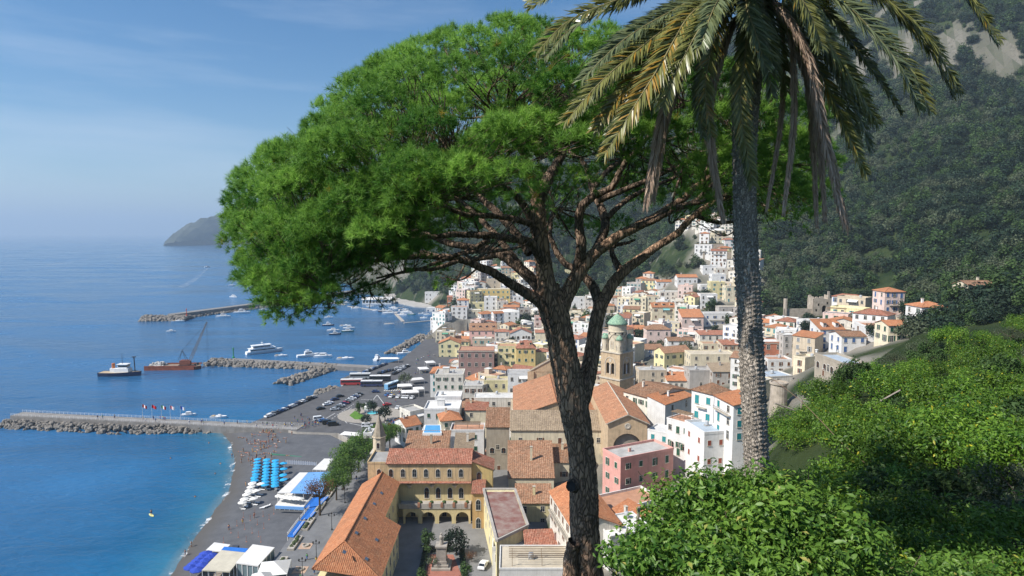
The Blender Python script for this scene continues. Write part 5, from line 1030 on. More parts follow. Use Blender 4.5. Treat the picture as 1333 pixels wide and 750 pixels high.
# ------------------------------------------------------------------ boats
def hull_mesh(mb, L_, W, H, col, deck, bow=1.0):
    n = 12; S = []
    for i in range(n + 1):
        t = i / n; w = W / 2 * (1 - max(0, (t - .45) / .55) ** 2.2) * (0.86 + .14 * min(1, t * 4)); z = H * (1 + .35 * max(0, t - .4) * bow); k = .72 if t < .95 else .3
        S.append([(-L_ / 2 + L_ * t, -w, z), (-L_ / 2 + L_ * (t - .02), -w * k, -.3), (-L_ / 2 + L_ * (t - .02), w * k, -.3), (-L_ / 2 + L_ * t, w, z)])
    V = [p for s in S for p in s]
    F = [(i * 4 + j, (i + 1) * 4 + j, (i + 1) * 4 + j + 1, i * 4 + j + 1) for i in range(n) for j in range(3)] + [(0, 1, 2, 3)]
    mb.add(V, F, col); mb.add([(p[0], p[1] * .93, p[2] - .12) for s in S for p in (s[0], s[3])], [(i * 2, i * 2 + 2, i * 2 + 3, i * 2 + 1) for i in range(n)], deck)
HULLW = surf('hull_white', (.76, .77, .78), .35, .06, 1, spec=.5); HULLN = surf('hull_navy', (.03, .045, .10), .4, .2, 1); HULLR = surf('hull_rust', (.26, .075, .04), .8, .4, .5, .2); HULLG = surf('hull_green', (.05, .22, .20), .5, .2, 1); DECKW = surf('boat_deck', (.46, .36, .24), .8, .2, 2)
GREYM = surf('grey_metal', (.20, .21, .23), .6, .25, 1)
def boat(px, py, L_, kind, rz, label, group=None):
    p = atz(px, py, 0); root = empty('motor_boat' if kind not in ('row', 'sail') else {'row': 'rowing_boat', 'sail': 'sailing_boat'}[kind], p, rz); W = L_ * .32; H = L_ * .085 + .25
    col = {'navy': HULLN, 'green': HULLG}.get(kind, HULLW); mb = MB(); hull_mesh(mb, L_, W, H, col, HULLW if kind != 'row' else DECKW); mb.build('hull', root)
    if kind in ('yacht', 'cruiser', 'navy', 'green'):
        mb = MB(); h = L_ * .10 + .35
        pr = [(-L_ * .18, H), (L_ * .26, H), (L_ * .12, H + h), (-L_ * .18, H + h)]; w = W * .34
        mb.add([(x, -w, z) for x, z in pr] + [(x, w, z) for x, z in pr], [(0, 1, 2, 3), (7, 6, 5, 4), (0, 4, 5, 1), (1, 5, 6, 2), (2, 6, 7, 3), (3, 7, 4, 0)], HULLW); cab = mb.build('cabin', root)
        mb = MB(); mb.box(-L_ * .15, L_ * .12, -w - .02, w + .02, H + h * .45, H + h * .8, GLASS); mb.build('windows', cab)
        if kind in ('yacht', 'navy'):
            mb = MB(); mb.box(-L_ * .14, L_ * .06, -w * .85, w * .85, H + h + .001, H + h + .1, HULLW); mb.box(-L_ * .14, L_ * .02, -w * .8, w * .8, H + h + .7 + L_ * .02, H + h + .8 + L_ * .02, HULLW)
            for x in (-L_ * .13, L_ * .01):
                for y in (-w * .7, w * .7): mb.bar((x, y, H + h), (x, y, H + h + .75 + L_ * .02), .05, HULLW)
            mb.build('flybridge', root)
    elif kind == 'open':
        mb = MB(); mb.box(-L_ * .05, L_ * .12, -W * .18, W * .18, H - .1, H + .75, HULLW); mb.build('console', root); mb = MB(); mb.box(-L_ * .42, -L_ * .25, -W * .3, W * .3, H - .1, H + .25, DECKW); mb.build('bench', root)
    elif kind == 'sail':
        mb = MB(); mb.bar((L_ * .05, 0, H), (L_ * .05, 0, H + L_ * 1.2), .09, WHITE, 6, .05); mb.bar((L_ * .05, 0, H + 1), (-L_ * .38, 0, H + 1), .09, WHITE, 6); mb.build('mast', root); mb = MB(); mb.box(-L_ * .2, L_ * .2, -W * .25, W * .25, H - .1, H + .5, HULLW); mb.build('cabin', root)
    elif kind == 'row':
        for x in (-L_ * .2, L_ * .12): mb = MB(); mb.box(x - .12, x + .12, -W * .4, W * .4, H - .08, H - .02, DECKW); mb.build('thwart', root)
    tag(root, label, 'boat', group); return root
g1 = 'boats moored inside the breakwater'; g2 = 'small boats anchored in the harbour'; g3 = 'boats by the pontoons'; g4 = 'launches along the jetty'
for (x, y, l, k, r, lab, g) in [
    (291,413,15,'yacht',.1,'white motor yacht moored alone near the head of the breakwater',g1),(315,408,18,'yacht',.15,'large white motor yacht moored against the outer breakwater wall',g1),(343,404,10,'cruiser',.2,'small white cruiser moored against the breakwater',g1),(357,401,15,'yacht',.2,'white yacht moored at the breakwater beside the pine foliage',g1),
    (232,419,12,'open',.15,'low open white boat by the breakwater rocks',g1),(223,432,8,'cruiser',.1,'white cabin boat off the rocky breakwater head',None),(302,372,11,'sail',.1,'dark-masted sailing boat out at sea',None),(304,387,13,'yacht',-.5,'white motor boat cruising outside the breakwater',None),(351,320,14,'cruiser',.1,'tiny boat far out near the headland',None),(270,348,14,'cruiser',.8,'tiny boat with a wake far out at sea',None),
    (427.5,424,11,'navy',.1,'navy cabin boat anchored in the harbour',g2),(434,431,11,'cruiser',.1,'white cabin boat anchored among the harbour cluster',g2),(436.5,435.5,10,'navy',.2,'small navy boat anchored in the harbour',g2),(450,425,11,'open',.05,'open white boat anchored in the harbour',g2),(454.5,428,11,'cruiser',.1,'white boat anchored beside the green-hulled one',g2),(453,432,11,'green',.1,'green-hulled boat anchored in the harbour',g2),(428,414,9,'cruiser',.1,'white boat anchored under the hanging pine foliage',g2),
    (508,409,17,'yacht',0,'white yacht at the end of the curved pontoon',g3),(500,406,13,'navy',0,'dark-hulled boat beside the white yacht at the pontoon',g3),(529,407,14,'yacht',-.4,'white boat behind the curved pontoon',g3),(536,410,9,'green',-.1,'green boat behind the curved pontoon',g3),(507,422.5,10,'row',0,'pale rowing boat alone in front of the pontoons',g3),(480,394,12,'yacht',.1,'white boat tied below the beach restaurant',g3),(447,390,16,'yacht',0,'white yacht at the mole behind the foliage',g3),(434,395,12,'cruiser',.1,'white cruiser in the shade of the outer mole',g3),(528,461,12,'yacht',.3,'white boat between rock groyne and car park',None),(572,413,14,'yacht',.2,'white boat at the foot of the cliff houses',None),
    (402,464,16,'yacht',.5,'grey excursion boat tied behind the jetty',g4),(421,465,13,'cruiser',0,'white launch with orange ring tied behind the jetty',g4),(450,468,12,'open',0,'open launch tied at the landward end of the jetty',g4),(491,468,11,'yacht',1.5,'white boat berthed bow-on at the jetty root',g4),(366,464,9,'open',.1,'small open launch beside the ferry',g4),
    (285,544,8,'open',-.05,'small white speedboat beside the railed pier',None),(246,541,7,'cruiser',.1,'small white boat with cabin beside the railed pier',None)]:
    boat(x, y, l, k, r, lab, g)
rb = random.Random(5)
for i in range(16):
    x = rb.uniform(438, 562); boat(x, float(np.interp(x, [438, 480, 520, 562], [393, 398, 404, 412])) + rb.uniform(-1.5, 6), rb.uniform(7, 11), rb.choice(('open', 'cruiser', 'row')), rb.uniform(-.4, .6), 'small pale boat moored off the far beach', 'small boats off the far beach')
def build_ferry():
    p = atz(345, 459, 0); root = empty('ferry', p, rad(38)); mb = MB(); hull_mesh(mb, 26, 6.5, 2.0, HULLW, HULLW); mb.build('hull', root)
    for k, (x0, x1, w, z) in enumerate(((-11, 6.5, 2.8, 1.8), (-9, 3.5, 2.5, 4.0))):
        mb = MB(); mb.box(x0, x1, -w, w, z, z + 2.0, HULLW); mb.box(x0 - .6, x1 + .6, -w - .3, w + .3, z + 2.0, z + 2.2, HULLW); d = mb.build('deck_house', root)
        mb = MB(); mb.box(x0 + .4, x1 - .2, -w - .03, w + .03, z + .8, z + 1.5, GLASS); mb.build('windows', d)
    mb = MB(); mb.bar((-2, 0, 6.2), (-2, 0, 9), .09, WHITE); mb.box(-2.6, -1.4, -1, 1, 7.6, 7.75, WHITE); mb.build('mast', root)
    tag(root, 'white two-deck passenger ferry moored behind the harbour jetty', 'ferry')
build_ferry()
def build_barge():
    p = atz(228, 480, 0); root = empty('crane_barge', p, .06); mb = MB(); mb.prism([(-17, -5), (14, -5), (16.5, 0), (14, 5), (-17, 5)], -.5, 2.0, HULLR, surf('barge_deck', (.28, .22, .17), .9, .3, .6)); mb.build('hull', root)
    mb = MB(); mb.box(-17, 15, -5.05, -4.8, 2.01, 2.9, HULLR); mb.box(-17, 15, 4.8, 5.05, 2.01, 2.9, HULLR); mb.build('bulwark', root)
    mb = MB(); boulders(mb, [Vector((-14, 0, 0)), Vector((-6, 0, 0))], 7, 60, 1.0, random.Random(3), 2.2, 2.2, surf('pale_rubble', (.55, .53, .50), .95, .3, 1)); mb.build('rubble_load', root)['kind'] = 'stuff'
    rust = surf('rusty_machine', (.20, .07, .045), .85, .4, 1); cx = 6.5; mb = MB(); mb.box(cx - 2.8, cx + 2.2, -2, 2, 2.8, 5.6, rust); mb.box(cx - 3.2, cx + 2.8, -2.6, 2.6, 2.01, 2.8, IRON); mb.box(cx + 2.25, cx + 4.2, -2.2, -.4, 3.1, 5.4, rust); mb.build('crane_house', root)
    mb = MB(); top = Vector((cx + 15, 0, 30.5)); foot = Vector((cx + 2.5, 0, 4)); d = (top - foot).normalized(); n1 = Vector((-d.z, 0, d.x)); n2 = Vector((0, 1, 0)); K = 22
    for s1 in (-1, 1):
        for s2 in (-1, 1): mb.bar(foot + n1 * s1 * .25 + n2 * s2 * .25, foot.lerp(top, .15) + n1 * s1 * .75 + n2 * s2 * .75, .13, GREYM); mb.bar(foot.lerp(top, .15) + n1 * s1 * .75 + n2 * s2 * .75, top + n1 * s1 * .25 + n2 * s2 * .25, .13, GREYM)
    for k in range(K):
        t0, t1 = .15 + .85 * k / K, .15 + .85 * (k + 1) / K; w0, w1 = .75 - .5 * k / K, .75 - .5 * (k + 1) / K
        for s in (-1, 1): mb.bar(foot.lerp(top, t0) + n1 * s * w0 + n2 * w0, foot.lerp(top, t1) + n1 * -s * w1 + n2 * w1, .07, GREYM); mb.bar(foot.lerp(top, t0) + n1 * s * w0 - n2 * w0, foot.lerp(top, t1) + n1 * -s * w1 - n2 * w1, .07, GREYM)
    mb.build('boom', root)
    mb = MB(); ap = Vector((cx - 1.5, 0, 12)); 
    for x in (-4, 1.2):
        for y in (-1.4, 1.4): mb.bar((cx + x, y, 5.5), ap, .12, IRON)
    mb.build('gantry', root)
    mb = MB(); mb.bar(ap, top, .05, IRON); mb.bar(ap + Vector((0, .6, 0)), top, .05, IRON); g = Vector((top.x - .5, 0, 3.6)); mb.bar(top, g + Vector((.4, 0, 4)), .05, IRON); mb.bar(top - d * 1.5, g + Vector((-.4, 0, 4)), .05, IRON); mb.build('cables', root)
    mb = MB(); mb.bar(g + Vector((0, 0, 4.2)), g + Vector((0, 0, 1.2)), .07, IRON); mb.lathe([(.2, 5), (.45, 4.7), (.45, 4.2), (.2, 4.0)], IRON, 8, (g.x, 0)); mb.lathe([(.1, 1.2), (1.0, 1.6), (1.35, 2.6), (.9, 3.2), (.4, 3.5)], IRON, 8, (g.x, 0)); mb.build('grab', root)
    mb = MB(); mb.lathe([(.7, 2.01), (.7, 3.4), (.2, 3.6)], IRON, 10, (13.5, 2)); mb.lathe([(.7, 2.01), (.7, 3.4), (.2, 3.6)], IRON, 10, (13.5, -2)); mb.build('winch', root)
    tag(root, 'rusty red crane barge with lattice boom and hanging grab', 'barge')
    p = atz(158, 489, 0); root = empty('tugboat', p, .03); mb = MB(); hull_mesh(mb, 25, 7.5, 2.4, HULLN, DECKW); mb.build('hull', root)
    mb = MB(); mb.box(-3, 5.5, -2.3, 2.3, 2.2, 4.8, WHITE); mb.box(-1, 4.5, -1.9, 1.9, 4.8, 7.2, WHITE); mb.box(-1.5, 5, -2.3, 2.3, 7.2, 7.4, WHITE); w_ = mb.build('wheelhouse', root)
    mb = MB(); mb.box(-.6, 4.54, -1.94, 1.94, 5.7, 6.7, GLASS); mb.build('windows', w_)
    mb = MB(); mb.bar((1, 0, 7.4), (1, 0, 14), .14, IRON, 6, .07); mb.bar((1, -1.2, 11), (1, 1.2, 11), .06, IRON); mb.bar((8.5, 0, 2.6), (8.2, 0, 11.5), .3, IRON, 6); mb.box(7.2, 9.3, -.35, .35, 11.4, 11.9, IRON); mb.build('mast', root); mb = MB(); mb.lathe([(.9, 4.8), (.9, 7.6), (.8, 7.8)], surf('funnel_orange', (.50, .16, .05), .6, .2), 12, (-4.5, 0)); mb.box(-6, -3, -1.5, 1.5, 2.2, 4.8, WHITE); mb.build('funnel', root)
    tag(root, 'navy tugboat with white wheelhouse beside the crane barge', 'tugboat')
build_barge()
# pontoons in the inner harbour, lights on the pier heads
for path, w, lab in ((((507,405),(515,409),(521,415),(525,419)), 3, 'curved floating pontoon in the inner harbour'), (((526,421),(560,418)), 2.5, 'straight pontoon joined to the curved one'), (((453,399),(489,404)), 2.2, 'long thin pontoon in open harbour water'), (((428,394),(450,397)), 3, 'short mooring pontoon near the hanging foliage'), (((513,401),(526,400.5)), 3, 'short white pontoon off the far beach')):
    P_ = [atz(a, b, .0) for a, b in path]; c = P_[0]; mb = MB()
    for a, b in zip(P_, P_[1:]):
        d = (b - a).normalized(); n = Vector((-d.y, d.x, 0)) * w / 2; mb.prism([tuple((q - c)[:2]) for q in (a - n - d * .3, b - n + d * .3, b + n + d * .3, a + n - d * .3)], -.3, .55 + .01 * len(mb.v) / 12, CONC)
    o = mb.build('pontoon'); o.location = c; tag(o, lab, 'pontoon')
for (x, y, z, col, lab) in ((243, 411, 5.2, (.55, .08, .04), 'red light beacon on the breakwater head'), (304, 466, 2.8, (.04, .28, .12), 'green light beacon on the jetty head')):
    p = atz(x, y, z); root = empty('harbour_beacon', p); m = surf('beacon_%d' % x, col, .5, .1); mb = MB(); mb.lathe([(.9, 0), (.9, .8), (.35, 1.0), (.3, 5.5), (.7, 5.6), (.7, 5.8)], m, 10); mb.build('mast', root); mb = MB(); mb.lathe([(.4, 5.8), (.45, 6.8), (.1, 7.3)], m, 10); mb.build('lantern', root); tag(root, lab, 'beacon')

# ------------------------------------------------------------------ vehicles
CARC = {'white': (.74, .75, .76), 'silver': (.42, .44, .46), 'black': (.015, .016, .018), 'navy': (.02, .04, .12), 'red': (.42, .03, .03), 'grey': (.14, .15, .16), 'blue': (.05, .13, .32), 'green': (.05, .12, .08)}
def paint(c): return surf('car_' + c, CARC[c], .28, .03, 1, spec=.6)
_car = {}
TYRE = surf('tyre', (.02, .02, .02), .9, .1)
def car_mesh(col, kind):
    k = (col, kind)
    if k in _car: return _car[k]
    body = MB(); L_, W = (4.1, 1.75) if kind == 'car' else (4.9, 1.95); pm = paint(col)
    if kind == 'car': pr = [(-2.05, .35), (2.05, .35), (2.08, .62), (1.95, .82), (.95, .95), (.42, 1.43), (-.95, 1.46), (-1.62, 1.0), (-2.0, .92), (-2.08, .6)]
    else: pr = [(-2.45, .35), (2.45, .35), (2.48, .8), (2.3, 1.0), (1.65, 1.15), (1.1, 1.95), (-2.3, 2.0), (-2.45, 1.0)]
    n = len(pr); w = W / 2; tw = lambda z: w if z < 1.0 else w * .86
    V = [(x, -tw(z), z) for x, z in pr] + [(x, tw(z), z) for x, z in pr]; body.add(V, [tuple(range(n)), tuple(range(2 * n - 1, n - 1, -1))] + [(i, n + i, n + (i + 1) % n, (i + 1) % n) for i in range(n)], pm)
    gl = MB()
    if kind == 'car':
        for s in (-1, 1): gl.poly([(-1.3, s * (w * .93 + .02), 1.02), (.72, s * (w * .93 + .02), 1.02), (.36, s * (w * .86 + .02), 1.36), (-.92, s * (w * .86 + .02), 1.38)][::s], GLASS)
        gl.poly([(.98, -w * .84, .98), (.98, w * .84, .98), (.50, w * .74, 1.40), (.50, -w * .74, 1.40)], GLASS); gl.poly([(-1.60, w * .84, 1.04), (-1.60, -w * .84, 1.04), (-1.05, -w * .74, 1.43), (-1.05, w * .74, 1.43)], GLASS)
    else:
        for s in (-1, 1): gl.poly([(-2.1, s * (w * .88 + .02), 1.2), (1.4, s * (w * .88 + .02), 1.2), (1.08, s * (w * .86 + .02), 1.78), (-2.1, s * (w * .86 + .02), 1.82)][::s], GLASS)
        gl.poly([(1.68, -w * .8, 1.18), (1.68, w * .8, 1.18), (1.16, w * .74, 1.9), (1.16, -w * .74, 1.9)], GLASS)
    wh = MB(); bm = bmesh.new(); bmesh.ops.create_cone(bm, cap_ends=True, segments=10, radius1=.32, radius2=.32, depth=.22); wh.add([(v.co.x, v.co.z, v.co.y) for v in bm.verts], [[v.index for v in f.verts] for f in bm.faces], TYRE); bm.free()
    _car[k] = (body.mesh('car_body'), gl.mesh('car_windows'), wh.mesh('car_wheel'), L_, W); return _car[k]
def car(p, rz, col, kind='car', label='', group=None):
    b, g, w, L_, W = car_mesh(col, kind); root = empty('van' if kind == 'van' else 'parked_car', p, rz); link('body', b, root); link('windows', g, root)
    for x in (-L_ * .3, L_ * .31):
        for y in (-W * .46, W * .46): link('wheel', w, root, (x, y, .32))
    tag(root, label, 'van' if kind == 'van' else 'car', group)
def build_cars():
    rnd = random.Random(6); cols = ['white', 'white', 'silver', 'black', 'navy', 'grey', 'blue', 'black', 'silver', 'navy']
    rows = [  # start, end, count, heading, place
     ((347,544),(409,518),15,rad(62),'parked in the seaside row along the boulders'),((433,536),(470,513),11,rad(18),'parked in the row beside the round green island'),((474,486),(503,474),11,rad(75),'parked in the outer row past the coaches'),((493,487),(527,478),9,rad(70),'parked in the middle row past the coaches'),((512,488),(533,476),7,rad(70),'parked in the inner row past the coaches'),((416,534),(444,516),5,rad(38),'parked along the quay edge near the inlet'),
     ((508,517),(540,519),5,rad(80),'parked before the white cafe tents')]
    for A, B, n, h, place in rows:
        for i in range(n):
            t = (i + rnd.uniform(.2, .8)) / n; p = atz(A[0] + (B[0] - A[0]) * t, A[1] + (B[1] - A[1]) * t, 3.01); c = 'white' if 'tents' in place else rnd.choice(cols)
            car(p, h + rnd.uniform(-.06, .06), c, 'car', f'{c} car {place}', 'cars parked on the harbour square')
    for (x, y, h, c, k, lab) in ((449,526,20,'red','car','red car in the row beside the round green island'),(489,511,5,'navy','car','navy car driving across the square by the zebra crossing'),(504,528,30,'red','car','red car driving round the green island'),(518,532,80,'white','car','white car alone on the road below the cafe tents'),(415,547,25,'white','van','white van by the pier gate'),(421,549,25,'blue','car','blue car parked next to the white van'),(427,552,20,'black','van','black people carrier near the pier gate'),(434,554,15,'black','van','black van beside the people carrier'),(505,515,60,'blue','car','blue car parked by the cafe tents'),(478,556,10,'white','van','white van below the green island'),(629,738,75,'white','car','white car parked in the convent lane')):
        car(atz(x, y, 3.01 if y < 700 else 4.22), rad(h), c, k, lab)
    for (x, y, L_, rz, body, stripe, lab) in ((458,501,12,4,(.42,.05,.05),(.75,.74,.72),'red and white coach parked at the water edge'),(469,493,12,4,(.35,.38,.40),(.70,.71,.70),'grey coach parked behind the red coach'),(484,503,12,2,(.04,.05,.12),(.74,.74,.73),'navy coach with white roof beside the red coach'),(495,496,12,2,(.03,.035,.05),(.78,.78,.77),'black coach with white roof behind the navy coach'),(511,505,11,62,(.16,.36,.58),(.55,.66,.74),'light blue bus facing the cafe tents')):
        root = empty('coach', atz(x, y, 3.01), rad(rz)); bmat = surf('coach_%d' % x, body, .3, .05, 1, spec=.5); rm = surf('coach_roof_%d' % x, stripe, .5, .05, 1); h = L_ / 2
        mb = MB(); mb.box(-h, h, -1.25, 1.25, .35, 3.1, bmat); mb.build('body', root); mb = MB(); mb.box(-h + .1, h - .1, -1.2, 1.2, 3.1, 3.35, rm); mb.box(-h * .3, h * .1, -.7, .7, 3.35, 3.6, rm); mb.build('roof', root)
        mb = MB(); mb.box(-h + .4, h + .015, -1.27, 1.27, 1.6, 2.7, GLASS); mb.build('windows', root)
        for xx in (-h * .6, h * .6):
            for yy in (-1.2, 1.2): link('wheel', car_mesh('white', 'car')[2], root, (xx, yy, .5), 0, (1.55, 1.2, 1.55))
        tag(root, lab, 'coach')
build_cars()

# ------------------------------------------------------------------ parasols, loungers, beach clubs
def parasol_mesh(col, r, h):
    m = surf('parasol_' + col, {'sky blue': (.03, .36, .68), 'white': (.72, .71, .67), 'royal blue': (.03, .07, .42)}[col], .8, .08, 2); n = 8; V = [(0, 0, h + r * .34)]
    for i in range(n): V.append((r * math.cos(6.2832 * i / n), r * math.sin(6.2832 * i / n), h))
    for i in range(n): V.append((r * math.cos(6.2832 * i / n), r * math.sin(6.2832 * i / n), h - .16))
    mb = MB(); mb.add(V, [(0, 1 + i, 1 + (i + 1) % n) for i in range(n)] + [(1 + i, 9 + i, 9 + (i + 1) % n, 1 + (i + 1) % n) for i in range(n)], m); c = mb.mesh('canopy')
    mb = MB(); mb.bar((0, 0, -.2), (0, 0, h + r * .34), .035, WHITE, 6); return c, mb.mesh('pole')
_pm = {c: parasol_mesh(c, r, h) for c, r, h in (('sky blue', 1.35, 2.0), ('white', 1.4, 2.0), ('royal blue', 1.7, 2.3))}
lm = MB(); lm.box(-.95, .45, -.32, .32, .28, .36, WHITE); lm.add([(.45, -.32, .30), (.45, .32, .30), (1.0, .32, .75), (1.0, -.32, .75), (.45, -.32, .36), (.45, .32, .36), (.97, .32, .81), (.97, -.32, .81)], [(0, 1, 2, 3), (7, 6, 5, 4), (0, 4, 5, 1), (2, 6, 7, 3)], WHITE); lm_me = lm.mesh('cushion')
lg = MB()
for x in (-.8, .35):
    for y in (-.28, .28): lg.box(x - .03, x + .03, y - .03, y + .03, -.05, .28, WHITE)
lg_me = lg.mesh('frame')
def parasol(px, py, col, label, group, zb=None, lounger=False):
    h = 2.1; z = 3.3; p = atz(px, py, z)
    zb = beach_z(p.x, p.y) if zb is None else zb; p = atz(px, py, zb + 2.15); root = empty('parasol', (p.x, p.y, zb)); link('canopy', _pm[col][0], root).rotation_euler = (random.uniform(-.08, .08), random.uniform(-.08, .08), random.uniform(0, 1)); link('pole', _pm[col][1], root); tag(root, label, 'parasol', group)
    if lounger:
        for dy in ((.9, -.9) if lounger == 2 else (.8,)):
            q = empty('sun_lounger', (p.x + .6, p.y + dy, zb), math.pi * .97); link('cushion', lm_me, q); link('frame', lg_me, q); tag(q, f'white sun lounger under a {col} beach parasol', 'lounger', f'loungers under the {col} parasols')
random.seed(4)
def z2(x, y): return x / 8.33 + 310, y / 8.33 + 590
def z3(x, y): return x / 8.33 + 240, y / 8.33 + 660
for (a, b, n) in (((215,60),(175,290),8), ((312,65),(290,340),9), ((405,75),(395,345),10)):
    for i in range(n): t = i / (n - 1); parasol(*z2(a[0] + (b[0] - a[0]) * t, a[1] + (b[1] - a[1]) * t), 'sky blue', 'sky blue parasol in the three close rows on the beach', 'sky blue parasols on the beach', lounger=1)
for q in ((490,105), (490,165), (490,230), (495,280)): parasol(*z2(*q), 'sky blue', 'sky blue parasol in the sparse row nearest the beach club', 'sky blue parasols by the beach club', lounger=1)
for q in ((155,320), (250,325), (140,360), (120,400), (205,400), (95,440), (70,490), (170,485), (40,530)): parasol(*z2(*q), 'white', 'white parasol on the beach in front of the blue ones', 'white parasols on the beach', lounger=2)
for q in ((230,510), (190,550), (150,585), (110,620), (60,660), (265,550), (185,630), (130,685), (215,590), (290,535)): parasol(*z3(*q), 'royal blue', 'royal blue parasol beside the cream-roofed beach club', 'royal blue parasols at the lower beach club', zb=1.9)
for i in range(3):
    p = atz(342 + i * 3, 662 - i, 1.5); q = empty('sun_lounger', (p.x, p.y, beach_z(p.x, p.y)), .3 + i * .1); link('cushion', lm_me, q); link('frame', lg_me, q); tag(q, 'stray white sun lounger on open sand beyond the white parasols', 'lounger', 'stray loungers')
pole_m = surf('bare_pole', (.42, .20, .15), .8, .1)
for i, q in enumerate(((765,70),(855,100),(970,80),(640,100),(715,140),(920,140),(570,190),(792,190),(655,235),(862,235),(505,265),(735,280),(585,320),(805,325),(672,375),(830,385),(425,370))):
    p = atz(*z3(*q), 1.6); o = MB(); o.lathe([(.22, -.1), (.22, .08), (.05, .12), (.045, 1.5), (.09, 1.6), (.02, 1.8)], pole_m, 8); w_ = o.build('parasol_stand'); w_.location = (p.x, p.y, beach_z(p.x, p.y)); tag(w_, 'bare reddish parasol stand left standing in the grey sand', 'stand', 'bare parasol stands on the sand')

def slab(name, pts, z, thick, mat, root, drop=0.0):
    P_ = [atz(a, b, z) for a, b in pts]; mb = MB(); mb.prism([(p.x - root.location.x, p.y - root.location.y) for p in P_], z - thick - root.location.z, z - root.location.z, mat); return mb.build(name, root)
def posts(root, pts, z0, z1, n=3, r=.09, name='post'):
    P_ = [atz(a, b, z1) for a, b in pts]
    for i in range(len(P_)):
        a, b = P_[i], P_[(i + 1) % len(P_)]
        for k in range(n): q = a.lerp(b, (k + .04) / n); mb = MB(); mb.bar((q.x - root.location.x, q.y - root.location.y, z0 - root.location.z), (q.x - root.location.x, q.y - root.location.y, z1 - root.location.z - .06), r, WHITE, 6); mb.build(name, root)
BLUEP = surf('blue_deck', (.03, .17, .58), .6, .12, .6); LBLUE = surf('light_blue_roof', (.17, .38, .74), .6, .12, .4); LWHITE = surf('lido_white', (.70, .69, .67), .7, .12, .5); CREAMR = surf('lido_cream', (.55, .51, .41), .8, .15, .4)
def build_lidos():
    c = atz(385, 640, 2); root = empty('beach_club', (c.x, c.y, 1.5)); R = [(361,641.6),(417,643),(430,615),(390,615)]
    slab('white_roof', [(361,641.6),(378,641.3),(401,615),(390,615)], 6.3, .25, LWHITE, root); slab('blue_roof', [(378.3,641.4),(418,643),(431,614),(401.3,615)], 6.25, .2, LBLUE, root); posts(root, R, 1.0, 6.1, 5)
    slab('deck', [(358,658),(395,660),(430,622),(388,622)], 3.4, .3, LWHITE, root); posts(root, [(358,658),(395,660),(430,622),(388,622)], .5, 3.1, 6)
    slab('blue_fascia', [(358,658.6),(395.4,660.6),(395.6,660),(358.2,658)], 4.3, .9, LBLUE, root); mb = MB(); p, q = atz(372, 640, 3.4), atz(425, 628, 3.4); mb.box(p.x - c.x, q.x - c.x, p.y - c.y + 4, q.y - c.y + 3, 1.9, 4.4, surf('lido_dark', (.06, .07, .09), .7, .3, .4)); mb.build('bar_room', root)
    tag(root, 'beach club on stilts with light blue and white roof', 'beach club')
    for i in range(6):
        x = 363.5 + i * 5.2; parasol(x, 644.8 + i * .75, 'white', 'white parasol lined up on the beach club terrace', 'white parasols on the beach club terrace', zb=3.4)
    c = atz(418, 604, 2); root = empty('beach_hut', (c.x, c.y, 1.5)); slab('roof', [(407,611),(424,612),(434,597),(422,597)], 6.0, .2, LWHITE, root); posts(root, [(407,611),(424,612),(434,597),(422,597)], .8, 5.8, 3); tag(root, 'white canopy roof beyond the blue beach club', 'canopy')
    for pts, z, lab in (([(396,661),(407,648),(428,646),(417,658)], 5.0, 'bright blue upper walkway deck linking beach club to promenade'), ([(391,676),(403,661),(416,660),(404,675)], 4.8, 'bright blue middle ramp beside the brown pine'), ([(374,698),(389,678),(397,678.5),(382,699)], 4.6, 'bright blue lower ramp beside the promenade railing')):
        c = atz(*pts[0], z); root = empty('walkway', (c.x, c.y, 1.5)); slab('deck', pts, z, .2, BLUEP, root); posts(root, pts, .8, z - .1, 2); mb = MB(); P_ = [atz(a, b, z) - Vector((c.x, c.y, 1.5)) for a, b in pts]
        for a, b in ((0, 1), (2, 3)): mb.bar(P_[a] + Vector((0, 0, .9)), P_[b] + Vector((0, 0, .9)), .06, WHITE); mb.bar(P_[a] + Vector((0, 0, .45)), P_[b] + Vector((0, 0, .45)), .05, WHITE)
        mb.build('railing', root); tag(root, lab, 'walkway')
    # lower beach club
    c = atz(310, 730, 3); root = empty('beach_restaurant', (c.x, c.y, 1.5)); slab('cream_roof', [(263,742),(288,716),(319,719.2),(299,744)], 5.3, .3, CREAMR, root); slab('blue_edge', [(288,715.8),(292,711.6),(323,714),(319.2,719)], 5.25, .2, BLUEP, root); posts(root, [(263,742),(288,716),(319,719.2),(299,744)], .6, 5.0, 4)
    slab('deck', [(255,752),(286,719),(330,722),(305,756)], 1.95, .3, surf('lido_floor', (.30, .26, .22), .9, .2), root); slab('sun_deck', [(268,716),(279,706),(300,709),(290,718)], 2.4, .3, LWHITE, root); mb = MB(); p, q = atz(290, 738, 2), atz(312, 722, 2); mb.box(p.x - c.x, q.x - c.x, p.y - c.y, q.y - c.y, .5, 3.2, surf('lido_dark', (.06, .07, .09))); mb.build('kitchen', root)
    tag(root, 'low beach restaurant with cream roof and blue edge', 'restaurant')
    A = [atz(a, b, 6.0) for a, b in ((307,733),(336,737),(357.6,713),(329,709))]; c = (A[0] + A[2]) / 2; root = empty('glass_pavilion', (c.x, c.y, 1.5)); L_ = [(p.x - c.x, p.y - c.y) for p in A]; mb = MB(); mb.prism(L_, 4.3, 4.6, LWHITE); mb.build('roof', root)
    mb = MB(); mb.prism([(x * .95, y * .95) for x, y in L_], -1.2, 4.29, surf('pavilion_glass', (.16, .22, .24), .15, .2, .5, spec=.6)); mb.build('glazing', root)
